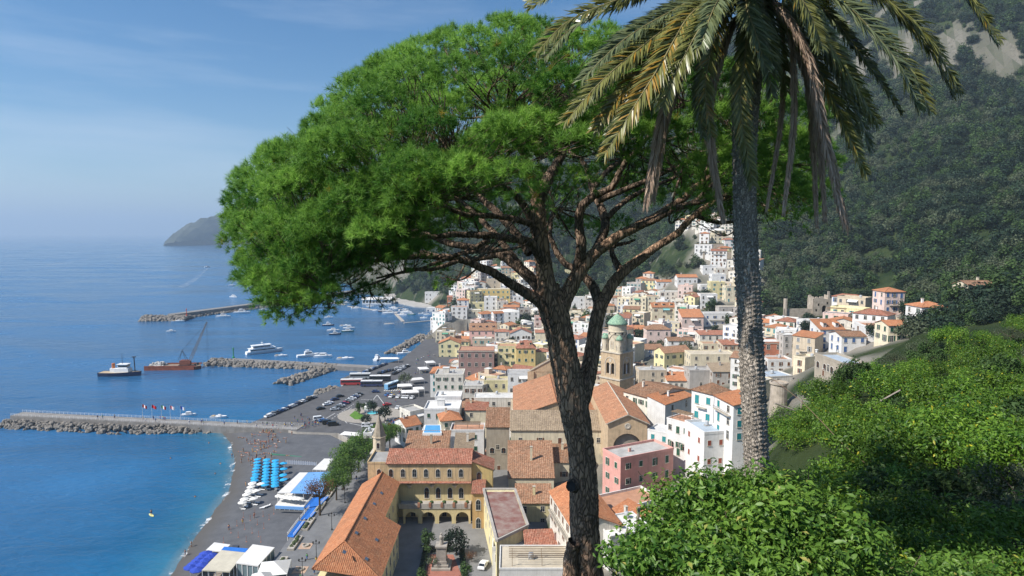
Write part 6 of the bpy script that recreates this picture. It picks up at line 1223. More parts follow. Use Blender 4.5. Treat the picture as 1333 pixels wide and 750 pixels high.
    for i in range(4):
        a, b = Vector((*L_[i], 0)) * .96, Vector((*L_[(i + 1) % 4], 0)) * .96
        for k in range(4): q = a.lerp(b, k / 4); mb = MB(); mb.box(q.x - .1, q.x + .1, q.y - .1, q.y + .1, -1, 4.28, WHITE); mb.build('mullion', root)
    tag(root, 'square glass pavilion with flat white roof by the promenade', 'pavilion')
    for (x, y, s, lab) in ((357, 742, 7, 'white pyramid tent beside the glass pavilion'), (340, 756, 5, 'small white pyramid tent below the glass pavilion')):
        p = atz(x, y, 6.4); root = empty('pyramid_tent', (p.x, p.y, 4.3), .2); mb = MB(); h = s / 2; V = [(-h, -h, 2.6), (h, -h, 2.6), (h, h, 2.6), (-h, h, 2.6), (0, 0, 4.3)]; mb.add(V, [(0, 1, 4), (1, 2, 4), (2, 3, 4), (3, 0, 4)], LWHITE); mb.build('canopy', root)
        for a, b, _ in V[:4]: mb = MB(); mb.bar((a * .97, b * .97, -2.5), (a * .97, b * .97, 2.6), .07, WHITE, 6); mb.build('pole', root)
        tag(root, lab, 'tent')
    for k, (x, y, w, d, rz, lab) in enumerate(((458,563,9,4,-14,'long white market awning near the umbrella pines'),(534,508,9,6,10,'white cafe tent beside the blue bus'),(527,500,8,6,10,'white cafe awning behind the blue bus'),(545,504,6,5,10,'small cafe tent near the harbour houses'),(542,492,8,5,25,'white awning below the seafront houses'),(535,530,6,9,-18,'cream shop awning on the square below the terraces'),(507,465.5,13,4,0,'white shelter roof at the end of the car park'),(551,478,6,7,20,'pale stall roof on the seafront'),(560,470,6,6,20,'white stall roof by the pale yellow seafront house'),(486,560,6,4,-10,'small white kiosk awning beside the flags'))):
        p = atz(x, y, 6.2); root = empty('awning_stall', (p.x, p.y, 3.0), rad(rz)); mb = MB(); V = [(-w / 2, -d / 2, 2.6), (w / 2, -d / 2, 2.6), (w / 2, d / 2, 2.6), (-w / 2, d / 2, 2.6), (-w / 2 + 1.2, 0, 3.4), (w / 2 - 1.2, 0, 3.4)]; mb.add(V, [(0, 1, 5, 4), (2, 3, 4, 5), (1, 2, 5), (3, 0, 4)], LWHITE); mb.build('canopy', root)
        for a, b, _ in V[:4]: mb = MB(); mb.bar((a * .97, b * .97, -.2), (a * .97, b * .97, 2.6), .06, WHITE, 5); mb.build('pole', root)
        tag(root, lab, 'awning')
    p = atz(492, 389, 6); root = empty('beach_restaurant', (p.x, p.y, 0)); mb = MB(); mb.box(-18, 18, -7, 7, -1, 5.5, WHITE); mb.build('wall', root); mb = MB(); tile_slope(mb, [(-19, -8, 5.4), (19, -8, 5.4), (19, 0, 8.2), (-19, 0, 8.2)], LWHITE, 0); tile_slope(mb, [(19, 8, 5.4), (-19, 8, 5.4), (-19, 0, 8.2), (19, 0, 8.2)], LWHITE, 0); mb.build('roof', root)
    for k in range(9): add_window(root, -16 + k * 4, -7, 3, 0, 'grey', 'none', 2.4, 1.6)
    tag(root, 'white sea restaurant on the far side of the harbour', 'restaurant')
    A = [Z(505,392,0), Z(540,400,0), Z(568,402,0), Z(572,390,0), Z(530,383,0), Z(500,384,0)]; mb = MB(); mb.prism([(p[0], p[1]) for p in A], -2, 1.4, surf('far_sand', (.42, .40, .37), .95, .2, .1)); tag(mb.build('far_beach'), 'pale far beach at the end of the harbour', kind='structure')
build_lidos()

# ------------------------------------------------------------------ people: standing, walking, lying
SKIN = surf('skin', (.42, .22, .145), .7, .1, 3); CLOTH = {k: surf('cloth_' + k, v, .9, .12, 4) for k, v in {'red': (.45, .05, .05), 'white': (.68, .67, .65), 'blue': (.06, .14, .36), 'black': (.025, .025, .03), 'green': (.08, .22, .10), 'yellow': (.60, .45, .08)}.items()}; HAIR = surf('hair', (.03, .02, .015), .8, .2)
_person = {}
def person_mesh(pose, cloth):
    k = (pose, cloth)
    if k in _person: return _person[k]
    J = {'pel': (0, 0, .95), 'chest': (0, 0, 1.32), 'neck': (0, 0, 1.5), 'head': (0, .0, 1.60), 'top': (0, 0, 1.74)}
    for s, n in ((-1, 'l'), (1, 'r')): J.update({n + 'hip': (.10 * s, 0, .90), n + 'knee': (.11 * s, -.06 * (s if pose == 'walk' else .3), .48), n + 'foot': (.12 * s, (.16 * s if pose == 'walk' else .0), .06), n + 'toe': (.13 * s, (.16 * s if pose == 'walk' else 0) - .16, .03), n + 'sho': (.19 * s, 0, 1.42), n + 'elb': (.27 * s, .03, 1.14), n + 'hand': (.29 * s, -.06, .90)})
    if pose == 'lie':
        J = {a: (x, z - .9, .14 + y * .6) for a, (x, y, z) in J.items()}
    names = list(J); E = [('pel', 'chest'), ('chest', 'neck'), ('neck', 'head'), ('head', 'top')]
    for n in 'lr': E += [('pel', n + 'hip'), (n + 'hip', n + 'knee'), (n + 'knee', n + 'foot'), (n + 'foot', n + 'toe'), ('chest', n + 'sho'), (n + 'sho', n + 'elb'), (n + 'elb', n + 'hand')]
    me = bpy.data.meshes.new('figure_skeleton'); me.from_pydata([J[a] for a in names], [(names.index(a), names.index(b)) for a, b in E], []); ob = link('figure_skeleton', me); md = ob.modifiers.new('skin', 'SKIN'); R = {'pel': .14, 'chest': .15, 'neck': .06, 'head': .105, 'top': .085, 'hip': .09, 'knee': .06, 'foot': .045, 'toe': .04, 'sho': .065, 'elb': .045, 'hand': .04}
    for i, a in enumerate(names): r = R[a if a in R else a[1:]]; me.skin_vertices[0].data[i].radius = (r, r); me.skin_vertices[0].data[i].use_root = a == 'pel'
    dg = bpy.context.evaluated_depsgraph_get(); out = bpy.data.meshes.new_from_object(ob.evaluated_get(dg)); bpy.data.objects.remove(ob); out.name = 'person'
    for m in (SKIN, CLOTH[cloth], HAIR, CLOTH['blue' if cloth != 'blue' else 'black']): out.materials.append(m)
    for f in out.polygons:
        h = (f.center.y + .9) if pose == 'lie' else f.center.z; ax = abs(f.center.x)
        if h > 1.62: f.material_index = 2
        elif pose == 'lie': f.material_index = 1 if .80 < h < 1.0 else 0
        elif pose == 'swim': f.material_index = 1 if .78 < h < 1.02 else 0
        else: f.material_index = 1 if 1.0 < h < 1.5 and not (ax > .24 and h < 1.15) else (3 if .25 < h < 1.0 and ax < .22 else 0)
        f.use_smooth = True
    _person[k] = out; return out
def person(p, pose, cloth, rz, label, group):
    o = link('person', person_mesh(pose, cloth), None, p, rz); tag(o, label, 'person', group)
def build_people():
    rnd = random.Random(12); cs = list(CLOTH); _ = [person_mesh(a, c) for a in ('swim', 'walk', 'lie') for c in cs]
    for i in range(105):
        x, y = rnd.gauss(338, 15), rnd.uniform(562, 604); x += (590 - y) * .25; p = atz(x, y, 1.7)
        if p.x > -66: continue
        z = beach_z(p.x, p.y)
        if z < .25: continue
        c = rnd.choice(cs)
        if rnd.random() < .6: person((p.x, p.y, z), 'lie', c, rnd.uniform(-.6, .6) + 1.5, f'sunbather in {c} swimwear lying on the open grey beach', 'sunbathers on the beach')
        else: person((p.x, p.y, z), 'swim', c, rnd.uniform(0, 6), f'bather in {c} swimwear standing on the open grey beach', 'bathers standing on the beach')
    for (x, y) in ((272,577),(280,617),(287,604),(254,647),(222,597)): p = atz(x, y, 0); person((p.x, p.y, -1.15), 'swim', 'black', rnd.uniform(0, 6), 'bather standing chest-deep in the sea off the beach', 'bathers in the sea')
    for (x, y) in ((249,708),(241,719),(320,632),(331,676),(316,683),(298,690),(302,592)): p = atz(x, y, 1); person((p.x, p.y, beach_z(p.x, p.y)), 'swim', rnd.choice(cs), rnd.uniform(0, 6), 'bather walking alone near the waterline of the beach', 'bathers near the waterline')
    for i in range(26):
        t = rnd.random(); p = aL.lerp(a1, .3 + .7 * t) + Vector((0, rnd.uniform(1, 5.5), 0)); c = rnd.choice(cs); person((p.x, p.y, 3.2), 'walk', c, rnd.uniform(0, 6), f'person in {c} shirt strolling along the railed pier', 'people on the pier')
    for i in range(70):
        x, y = rnd.choice(((395, 548, 22, 5), (410, 552, 15, 4), (520, 515, 22, 8), (545, 490, 12, 14), (515, 552, 12, 5), (556, 468, 6, 8)))[:2], 0; (a, b) = x; p = atz(a + rnd.gauss(0, 10), b + rnd.gauss(0, 4), 3.0)
        if p.y < 262 or not in_poly(np.array([p.x]), np.array([p.y]), land)[0]: continue
        c = rnd.choice(cs); person((p.x, p.y, 3.0), 'walk', c, rnd.uniform(0, 6), f'person in {c} shirt walking across the harbour square', 'people on the harbour square')
    for i in range(14): c = rnd.choice(cs); person((rnd.uniform(-60, -45), rnd.uniform(140, 235), 4.3), 'walk', c, rnd.uniform(0, 6), f'person in {c} shirt walking on the promenade', 'people on the promenade')
    p = atz(197, 671, 0); mb = MB(); n = 14; V = []
    for i in range(n): a = 6.2832 * i / n; V.append((.42 * math.cos(a) * (1 - .35 * abs(math.sin(a)) ** 3), 1.6 * math.sin(a), .02)); 
    mb.add(V + [(x, y, .14) for x, y, z in V], [tuple(range(n - 1, -1, -1)), tuple(range(n, 2 * n))] + [(i, (i + 1) % n, n + (i + 1) % n, n + i) for i in range(n)], surf('board_yellow', (.72, .68, .28), .5, .1)); o = mb.build('paddle_board'); o.location = (p.x, p.y, .02); o.rotation_euler = (0, 0, .9); tag(o, 'pale yellow paddle board floating off the beach', 'paddle board')
    person((p.x, p.y, .16), 'swim', 'black', .4, 'person standing on the pale yellow paddle board', None)
build_people()

# ------------------------------------------------------------------ flags, lamps, green island, garden
def build_details():
    fl = {'red': (.50, .03, .04), 'white': (.75, .75, .74), 'green': (.03, .30, .10), 'blue': (.04, .10, .42), 'pink': (.60, .22, .26)}; fm = {k: surf('flag_' + k, v, .8, .05) for k, v in fl.items()}
    def flag(p, h, bands, label, w=2.2):
        root = empty('flagpole', p); mb = MB(); mb.bar((0, 0, 0), (0, 0, h), .06, WHITE, 6, .04); mb.build('pole', root); mb = MB(); n = 12
        for i in range(n):
            x0, x1 = w * i / n, w * (i + 1) / n; y = lambda x: .22 * math.sin(x * 2.9); dz = lambda x: -.35 * x; m = fm[bands[int(i * len(bands) / n)]]
            mb.poly([(x0, y(x0), h - 1.5 + dz(x0)), (x1, y(x1), h - 1.5 + dz(x1)), (x1, y(x1), h - .05 + dz(x1)), (x0, y(x0), h - .05 + dz(x0))], m)
        mb.build('flag', root); tag(root, label, 'flag')
    for x, bands, lab in ((176, ['red', 'white', 'red'], 'red and white flag on the railed pier'), (189, ['red'], 'plain red flag on the railed pier'), (202, ['green', 'white', 'red'], 'green white and red flag on the pier'), (214, ['pink', 'white'], 'pink and white flag on the railed pier'), (228, ['blue', 'white'], 'blue and white flag on the railed pier')):
        p = atz(x, 549 - (386 - x) * .0, 3.2); t = (x - 166) / 220; q = a0.lerp(a1, t) + Vector((0, 6, 0)); flag((q.x, q.y, 3.2), 6.5, bands, lab)
    for x, y, bands, lab in ((505, 560, ['red', 'white'], 'red and white flag beside the bell turret'), (511, 556, ['blue', 'white'], 'blue flag beside the bell turret'), (500, 566, ['red'], 'red flag nearest the bell turret')):
        p = atz(x, y, 9); flag((p.x, p.y, 3.0), 9, bands, lab, 3.0)
    for k, (x, y) in enumerate(((412, 728), (432, 690), (449, 655), (394, 752))):
        p = atz(x, y, 4.3); root = empty('street_lamp', (p.x, p.y, 4.3)); mb = MB(); mb.lathe([(.22, 0), (.22, .4), (.09, .6), (.07, 4.2), (.1, 4.3)], IRON, 8); mb.bar((-.8, 0, 4.1), (.8, 0, 4.1), .05, IRON); mb.build('post', root)
        for x_ in (-.8, 0, .8): mb = MB(); mb.lathe([(.05, 4.1 + (.4 if x_ == 0 else 0)), (.2, 4.35 + (.4 if x_ == 0 else 0)), (.24, 4.6 + (.4 if x_ == 0 else 0)), (.04, 4.85 + (.4 if x_ == 0 else 0))], IRON, 8, (x_, 0)); mb.build('lantern', root)
        tag(root, 'three-armed dark street lamp standing on the promenade', 'street lamp', 'street lamps on the promenade')
    for i in range(9):
        y = 150 + i * 11; root = empty('planter', (-58.6, y, 4.3)); mb = MB(); mb.box(-.9, .9, -3.6, 3.6, 0, .55, CONC); mb.build('trough', root); mb = MB(); boulders(mb, [Vector((0, -3.2, 0)), Vector((0, 3.2, 0))], 1.0, 30, .42, random.Random(i), .65, .5, surf('planter_green', (.06, .085, .035), .9, .4, 4, .5)); mb.build('plants', root)['kind'] = 'stuff'; tag(root, 'long low planter with green shrubs along the promenade edge', 'planter', 'planters along the promenade')
    for x, y in ((391, 742), (440, 700), (398, 711)):
        p = atz(x, y, 4.3); root = empty('tree_pit', (p.x, p.y, 4.3)); mb = MB(); mb.box(-1.6, 1.6, -1.6, 1.6, 0, .05, surf('pit_paving', (.45, .32, .24), .9, .1)); mb.build('surround', root); mb = MB(); mb.lathe([(.9, .05), (.9, .45), (.7, .45), (.65, .1)], CONC, 16); mb.build('rim', root); tag(root, 'round stone tree pit set in pink paving on the promenade', 'tree pit', 'tree pits on the promenade')
    # fence around the beach section
    mb = MB(); A, B = atz(372, 603, 2), atz(412, 606, 2); net = surf('windbreak_net', (.30, .34, .42), .9, .15); K = 14
    root = empty('windbreak', (A.x, A.y, 1.5)); mb.poly([(0, 0, .1), (B.x - A.x, B.y - A.y, .1), (B.x - A.x, B.y - A.y, 1.7), (0, 0, 1.7)], net); mb.build('screen', root)
    for i in range(K + 1): q = (B - A) * (i / K); mb = MB(); mb.bar((q.x, q.y, -.2), (q.x, q.y, 1.9), .05, WHITE); mb.build('post', root)
    tag(root, 'grey windbreak screen on posts above the blue parasols', 'windbreak')
    A, B = atz(352, 590, 2), atz(412, 596, 2); mb = MB(); root = empty('green_net', (A.x, A.y, 1.5)); mb.box(0, (B - A).length, -.3, .3, -.1, .35, surf('green_netting', (.05, .20, .13), .9, .2)); o = mb.build('net_roll', root); o.rotation_euler = (0, 0, math.atan2(B.y - A.y, B.x - A.x)); mb = MB(); mb.bar((0, 0, -.3), (0, 0, .8), .06, WHITE); mb.build('peg', root); tag(root, 'long roll of green netting lying across the beach', 'netting')
    # rooftop pool
    p, q = atz(551, 561, 21), atz(575, 561, 21)
    # monument in the convent garden
    c = atz(575, 737, 4.2); root = empty('monument', (c.x, c.y, 4.2)); ms = surf('monument_stone', (.36, .33, .29), .9, .3, 1, .3); mb = MB(); mb.box(-2.4, 2.4, -2.4, 2.4, 0, .5, ms); mb.box(-1.8, 1.8, -1.8, 1.8, .5, 1.1, ms); mb.build('steps', root); mb = MB(); mb.box(-1.2, 1.2, -1.2, 1.2, 1.1, 5.4, ms); mb.box(-1.45, 1.45, -1.45, 1.45, 5.4, 5.8, ms); mb.box(-1.4, 1.4, -1.4, 1.4, 1.1, 1.9, ms); mb.build('pedestal', root)
    mb = MB(); mb.lathe([(.55, 5.8), (.5, 6.6), (.42, 7.0), (.55, 7.6), (.5, 7.95), (.2, 8.1), (.17, 8.2), (.26, 8.35), (.28, 8.55), (.15, 8.75)], ms, 12); mb.build('statue', root); tag(root, 'stone monument with statue on a tall pedestal in the convent garden', 'monument')
    red = surf('garden_path', (.36, .15, .11), .9, .2, .6)
    P_ = [atz(a, b, 4.2) for a, b in ((560,722),(590,722),(602,752),(552,752))]; mb = MB(); mb.prism([(p.x, p.y) for p in P_], 4.0, 4.22, red); tag(mb.build('garden_path'), 'red gravel garden path around the monument', kind='structure')
    # green island on the square
    c = atz(482, 540, 3.0); mb = MB(); pts = []
    for i in range(24): a = 6.2832 * i / 24; pts.append((c.x + 15 * math.cos(a), c.y + 13 * math.sin(a)))
    mb.prism(pts, 2.5, 3.16, CONC, surf('island_paving', (.34, .31, .27), .9, .2)); tag(mb.build('traffic_island'), 'round kerbed traffic island on the harbour square', kind='structure')
    mb = MB(); L_ = [atz(a, b, 3.16) for a, b in ((455,541),(462,535),(474,541),(471,546),(462,546))]; mb.prism([(p.x, p.y) for p in L_], 3.1, 3.3, surf('lawn', (.10, .22, .03), .95, .3, 1, .5, 12)); tag(mb.build('lawn'), 'bright green lawn on the traffic island', kind='structure')
    c = atz(485, 538, 3.3); root = empty('fountain', (c.x, c.y, 3.16)); mb = MB(); mb.lathe([(3.2, 0), (3.2, .5), (2.8, .5), (2.8, .15), (.2, .12)], CONC, 20); mb.build('basin', root); mb = MB(); mb.lathe([(2.79, .38), (.01, .381)], surf('pool_water', (.10, .55, .62), .1, .1), 20); mb.build('water', root); tag(root, 'round fountain with turquoise water on the traffic island', 'fountain')
    c = atz(477, 536, 3.2); root = empty('statue', (c.x, c.y, 3.16)); mb = MB(); mb.box(-.9, .9, -.9, .9, 0, 2.6, WHITE); mb.build('pedestal', root); mb = MB(); mb.lathe([(.4, 2.6), (.35, 3.6), (.45, 4.1), (.15, 4.4), (.22, 4.6), (.1, 4.9)], WHITE, 10); mb.build('figure', root); tag(root, 'white statue on pedestal beside the turquoise fountain', 'statue')
    # rooftop pool on the white house
    A = atz(551, 562, 22); root = empty('swimming_pool', (0, 0, 0)); P_ = [atz(550,564,20.6), atz(575,564,20.6), atz(574,553,20.6), atz(553,553,20.6)]; c = P_[0]; root.location = c; mb = MB(); mb.prism([(p.x - c.x, p.y - c.y) for p in P_], -1.0, .0, WHITE); mb.build('basin', root); cc = sum(P_, Vector()) / 4; mb = MB(); mb.prism([((p.x - cc.x) * .88 + cc.x - c.x, (p.y - cc.y) * .88 + cc.y - c.y) for p in P_], -.5, .02, surf('pool_blue', (.10, .36, .66), .08, .12, .5)); mb.build('water', root); tag(root, 'blue rooftop swimming pool with white rim', 'pool')
    # castle ruin, terraced walls and watch turret on the right hillside
    st = surf('ruin_stone', (.44, .38, .31), .95, .35, .5, .6, 2.5)
    c = hit(1066, 412); h = (412 - 383) / FPX * c.y; root = empty('castle_ruin', c); mb = MB(); arch_wall(mb, (-5.5, -4), (5.5, -4), -4, h * .8, [(6.5, 1.3, h * .18, h * .42)], st, 1.0, DARK); mb.box(-5.5, 5.5, -2.9, 4, -4, h * .8, st); mb.build('keep', root)
    mb = MB(); rnd = random.Random(3)
    for i in range(9): x = -5.5 + i * 11 / 9; hh = h * (.8 + .18 * rnd.random() + (.2 if i == 7 else 0)); mb.box(x, x + 1.1, -4, -2.9, h * .8, hh, st)
    for i in range(6): y = -2.9 + i * 1.1; mb.box(-5.5, -4.4, y, y + 1.0, h * .8, h * (.82 + .15 * rnd.random()), st); mb.box(4.4, 5.5, y, y + 1.0, h * .8, h * (.85 + .15 * rnd.random()), st)
    mb.build('broken_parapet', root)['kind'] = 'stuff'
    for x, z in ((-2.5, h * .55), (2.8, h * .62), (-3.8, h * .3)): mb = MB(); mb.box(x - .5, x + .5, -4.03, -3.9, z - .7, z + .7, DARK); mb.build('window', root)
    mb = MB(); mb.box(-22, -5.6, -2, -1, -4, h * .35, st); mb.box(-22, -21, -3, 0, -4, h * .8, st); mb.build('curtain_wall', root); tag(root, 'ruined stone castle keep with broken parapet and curtain wall', 'ruin')
    c = hit(1040, 413); root = empty('greenhouse', (c.x, c.y - 3, c.z)); gm = surf('greenhouse_sheet', (.42, .45, .44), .5, .2, .5); mb = MB(); mb.box(-8, 8, -3, 3, -3, 3.2, gm); tile_slope(mb, [(-8.3, -3.3, 3.2), (8.3, -3.3, 3.2), (8.3, 0, 4.4), (-8.3, 0, 4.4)], gm, 0); mb.build('cover', root)
    for i in range(9): mb = MB(); mb.bar((-8 + i * 2, -3.05, -2), (-8 + i * 2, -3.05, 3.2), .09, IRON); mb.build('frame', root)
    tag(root, 'grey sheeted greenhouse in front of the castle ruin', 'greenhouse')
    for k, (x0, x1, y, hgt, lab) in enumerate(((905,958,330,7,'highest grey terrace wall above the white houses'),(915,960,340,6,'middle grey terrace wall above the white houses'),(925,962,346,5,'lowest grey terrace wall above the white houses'))):
        c = hit((x0 + x1) / 2, y); w = (x1 - x0) / FPX * c.y; root = empty('terrace_wall', c); mb = MB(); mb.box(-w / 2, w / 2, 0, 1.2, -6, hgt, st); mb.build('wall', root); mb = MB(); mb.box(-w / 2 - .1, w / 2 + .1, -.1, 1.3, hgt, hgt + .35, surf('terrace_grass', (.12, .14, .06), .95, .3)); mb.build('coping', root)
        tag(root, lab, 'wall')
    c = at(1014, 497, 192); root = empty('round_bastion', (c.x, c.y, c.z - 9)); mb = MB(); mb.lathe([(3.2, -8), (2.5, 5), (2.4, 8), (2.8, 8.4), (2.8, 9), (2.4, 9.01), (2.4, 8.6)], st, 20); mb.build('drum', root); mb = MB(); mb.lathe([(2.38, 8.5), (.05, 8.52)], FLATS['blue'], 20); mb.build('terrace', root); tag(root, 'round stone bastion with small terrace below the palm', 'bastion')
    # columns of the arcade terrace
    for i, (x, y) in enumerate(((1063, 458), (1075, 462), (1090, 460), (1088, 452))):
        p = at(x, y, 205); mb = MB(); mb.lathe([(.5, 0), (.5, .3), (.36, .4), (.34, 3.6), (.5, 3.7), (.5, 4.0)], WHITE, 12); o = mb.build('column'); o.location = (p.x, p.y, p.z - 3.2); tag(o, 'free-standing white column on the blue tiled terrace', 'column', 'white columns on the terrace')
build_details()
# ------------------------------------------------------------------ the big umbrella pine
bark_mat = None
def make_bark(name, c_dark, c_mid, c_light, sc=13.0, crack=0.75):
    m, nt, b = new_mat(name); L = nt.links
    tc = nd(nt, 'ShaderNodeTexCoord'); mp = nd(nt, 'ShaderNodeMapping'); mp.inputs['Scale'].default_value = (1, 1, 0.30); L.new(tc.outputs['Object'], mp.inputs['Vector'])
    n0 = nd(nt, 'ShaderNodeTexNoise', Scale=4.0, Detail=3.0); L.new(mp.outputs[0], n0.inputs['Vector'])
    mixv = nd(nt, 'ShaderNodeMixRGB'); mixv.inputs['Fac'].default_value = 0.22; L.new(mp.outputs[0], mixv.inputs['Color1']); L.new(n0.outputs['Color'], mixv.inputs['Color2'])
    v = nd(nt, 'ShaderNodeTexVoronoi', feature='DISTANCE_TO_EDGE', Scale=sc); L.new(mixv.outputs[0], v.inputs['Vector'])
    vc = nd(nt, 'ShaderNodeTexVoronoi', Scale=sc); L.new(mixv.outputs[0], vc.inputs['Vector'])
    sp = nd(nt, 'ShaderNodeSeparateColor'); L.new(vc.outputs['Color'], sp.inputs[0])
    n1 = nd(nt, 'ShaderNodeTexNoise', Scale=14.0, Detail=8.0, Roughness=0.75); L.new(mp.outputs[0], n1.inputs['Vector'])
    rp = nd(nt, 'ShaderNodeValToRGB'); e = rp.color_ramp.elements; e[0].position = 0.25; e[0].color = c4(c_mid); e[1].position = 0.9; e[1].color = c4(c_light)
    ad = nd(nt, 'ShaderNodeMath', operation='MULTIPLY_ADD'); ad.inputs[1].default_value = 0.5; L.new(sp.outputs[0], ad.inputs[0])
    hf = nd(nt, 'ShaderNodeMath', operation='MULTIPLY'); hf.inputs[1].default_value = 0.6; L.new(n1.outputs[0], hf.inputs[0]); L.new(hf.outputs[0], ad.inputs[2]); L.new(ad.outputs[0], rp.inputs[0])
    ed = nd(nt, 'ShaderNodeMapRange'); ed.inputs['From Min'].default_value = 0.02; ed.inputs['From Max'].default_value = 0.16; L.new(v.outputs['Distance'], ed.inputs['Value'])
    mx = nd(nt, 'ShaderNodeMixRGB'); mx.inputs['Color1'].default_value = c4(c_dark); L.new(ed.outputs[0], mx.inputs['Fac']); L.new(rp.outputs[0], mx.inputs['Color2'])
    ck = nd(nt, 'ShaderNodeMapRange'); ck.inputs['To Min'].default_value = 1 - crack; L.new(ed.outputs[0], ck.inputs['Value']); L.new(ck.outputs[0], mx.inputs['Fac'])
    L.new(mx.outputs[0], b.inputs['Base Color']); b.inputs['Roughness'].default_value = 0.95; b.inputs['Specular IOR Level'].default_value = 0.15
    hm = nd(nt, 'ShaderNodeMath', operation='MULTIPLY_ADD'); hm.inputs[1].default_value = 0.25; L.new(n1.outputs[0], hm.inputs[0]); L.new(ed.outputs[0], hm.inputs[2])
    bp = nd(nt, 'ShaderNodeBump', Strength=0.9); bp.inputs['Distance'].default_value = 0.04; L.new(hm.outputs[0], bp.inputs['Height']); L.new(bp.outputs[0], b.inputs['Normal'])
    return m

def limb_points(spec, per, k=1.0):
    """spec rows (column, row, distance, half width in photo pixels) to points and radii"""
    P = [tuple(at(a, b, d * k)) + (w * d * k / FPX,) for a, b, d, w in spec]
    C = catmull(P, per); return C[:, :3], np.maximum(C[:, 3], 0.006)

PK = 1.25                                    # the pine stands 17.5 m away, the palm in front of it
def build_pine():
    at = lambda a, b, d: globals()['at'](a, b, d * PK)
    rng = np.random.default_rng(11)
    root = empty('umbrella_pine', at(767, 790, 14))
    inv = -np.array(root.location)
    bark = make_bark('pine_bark', (0.040, 0.031, 0.025), (0.125, 0.092, 0.070), (0.32, 0.225, 0.165))
    tr = [(768,805,14,23),(767,755,14,20),(761,690,14,19.5),(760,650,14,19.5),(757,590,14,17.5),(747,530,14,19.5),(735,470,14,18.5),(727,430,14,18),(719,398,14,19),(713,372,14,14)]
    limbs = [
     [(722,420,14,14),(712,372,14,12.5),(707,340,14,11.5),(702,290,14,10.5),(699,255,14,9.5),(690,222,13.6,7),(676,190,13,5),(655,150,12.4,3)],
     [(700,262,14,9),(712,236,14.2,8),(726,212,14.4,6.5),(742,180,14.4,4.5),(755,140,14.2,3)],
     [(722,428,14.1,13),(734,392,14.1,11),(761,344,14.2,9),(792,316,14.3,7.5),(831,293,14.4,6.5),(870,272,14.5,5.5),(921,231,14.6,4),(965,190,14.6,3)],
     [(722,424,13.9,12),(706,396,13.8,8.5),(667,371,13.5,6.5),(636,352,13.2,5.8),(597,338,12.9,5.2),(558,334,12.6,4.6),(510,336,12.3,3.6),(460,345,12,2.4),(415,360,11.8,1.6)],
     [(712,400,14.2,9),(702,375,14.4,8),(675,348,14.7,7.5),(652,331,15,7),(628,324,15.3,6),(590,318,15.6,5),(540,300,16,4),(480,285,16.3,2.5)],
     [(706,340,13.9,7),(690,316,13.6,6),(660,310,13.3,5.2),(636,307,13,5),(597,306,12.7,4.4),(545,310,12.3,3.6),(500,318,12,2.6)],
     [(636,312,13,3.6),(612,326,12.6,3.3),(580,337,12.4,3),(540,352,12.2,2.3),(490,362,12,1.6)],
     [(704,330,14,8),(693,290,13.9,5.5),(678,262,13.7,5),(660,246,13.4,4.2),(630,232,13,3.4),(590,215,12.4,2.5)],
     [(693,292,13.8,4.5),(664,284,13.5,4.2),(636,281,13.2,4),(605,279,12.8,3.6),(560,262,12.3,2.8),(520,250,11.8,2)],
     [(690,330,15,6),(668,300,15.4,5.5),(640,270,15.8,5),(610,245,16.2,4),(570,225,16.6,3)],
     [(752,352,14.2,7.5),(757,322,14.1,6.8),(754,295,14.1,6.2),(756,272,14.1,6),(772,256,14.1,5.6),(796,243,14.1,5),(812,215,14,4.4),(832,192,13.8,3.6),(862,160,13.5,2.6),(890,130,13.2,2)],
     [(764,345,14.4,7),(780,318,14.7,6.5),(788,292,15,6),(782,270,15.2,5.5),(772,248,15.4,5),(766,225,15.6,4),(756,208,15.8,3),(735,195,16,2)],
     [(790,284,15,4),(806,268,15.2,3.6),(830,252,15.4,3.2),(862,238,15.6,2.8),(905,222,15.8,2)],
     [(778,262,14.1,4.4),(800,252,14,4),(835,238,13.8,3.6),(870,222,13.5,3.2),(905,205,13.2,2.6),(950,190,12.9,2)],
     [(748,560,14.1,9),(757,520,14.2,12),(766,485,14.4,11.5),(772,450,14.5,10.5),(778,410,14.6,10),(789,384,14.7,9),(813,352,14.8,7.5),(850,325,14.9,6),(880,305,15,5.2),(905,280,15.1,4.6),(930,264,15.2,4),(975,245,15.3,3),(1015,225,15.4,2)],
     [(780,395,14.7,7.5),(771,372,14.9,6.5),(752,352,15.2,5.2),(736,344,15.5,4.6),(722,322,15.8,4),(716,300,16,3.2),(722,270,16.4,2.4)],
     [(810,356,14.8,5.5),(800,338,15,4),(796,324,15.2,3.4),(806,318,15.3,2.8),(826,312,15.4,2)],
     [(828,296,14.4,5),(850,287,14.2,4.6),(884,270,14,4.2),(915,262,13.9,3.6),(955,250,13.8,3),(1000,232,13.7,2.2)],
     [(870,276,14.5,4),(905,262,14.8,3.4),(940,230,15,3),(985,205,15.2,2.4),(1030,190,15.4,1.6)],
     [(905,280,15.1,3.5),(935,290,15.3,2.6),(965,286,15.5,2),(1000,272,15.8,1.4)],
     [(600,338,12.9,3.2),(565,350,12.5,2.8),(530,352,12.1,2.2),(480,372,11.9,1.6),(430,388,11.7,1.1)],
     [(652,331,15,4),(610,338,15.2,3.2),(560,330,15.6,2.6),(500,322,16,2)],
     [(676,345,14.7,5),(640,300,15.6,4),(600,262,16.8,3.4),(560,230,17.6,2.4)],
     [(772,245,15.4,4),(800,215,16.4,3.4),(850,190,17.4,2.6),(905,170,18,2)],
    ]
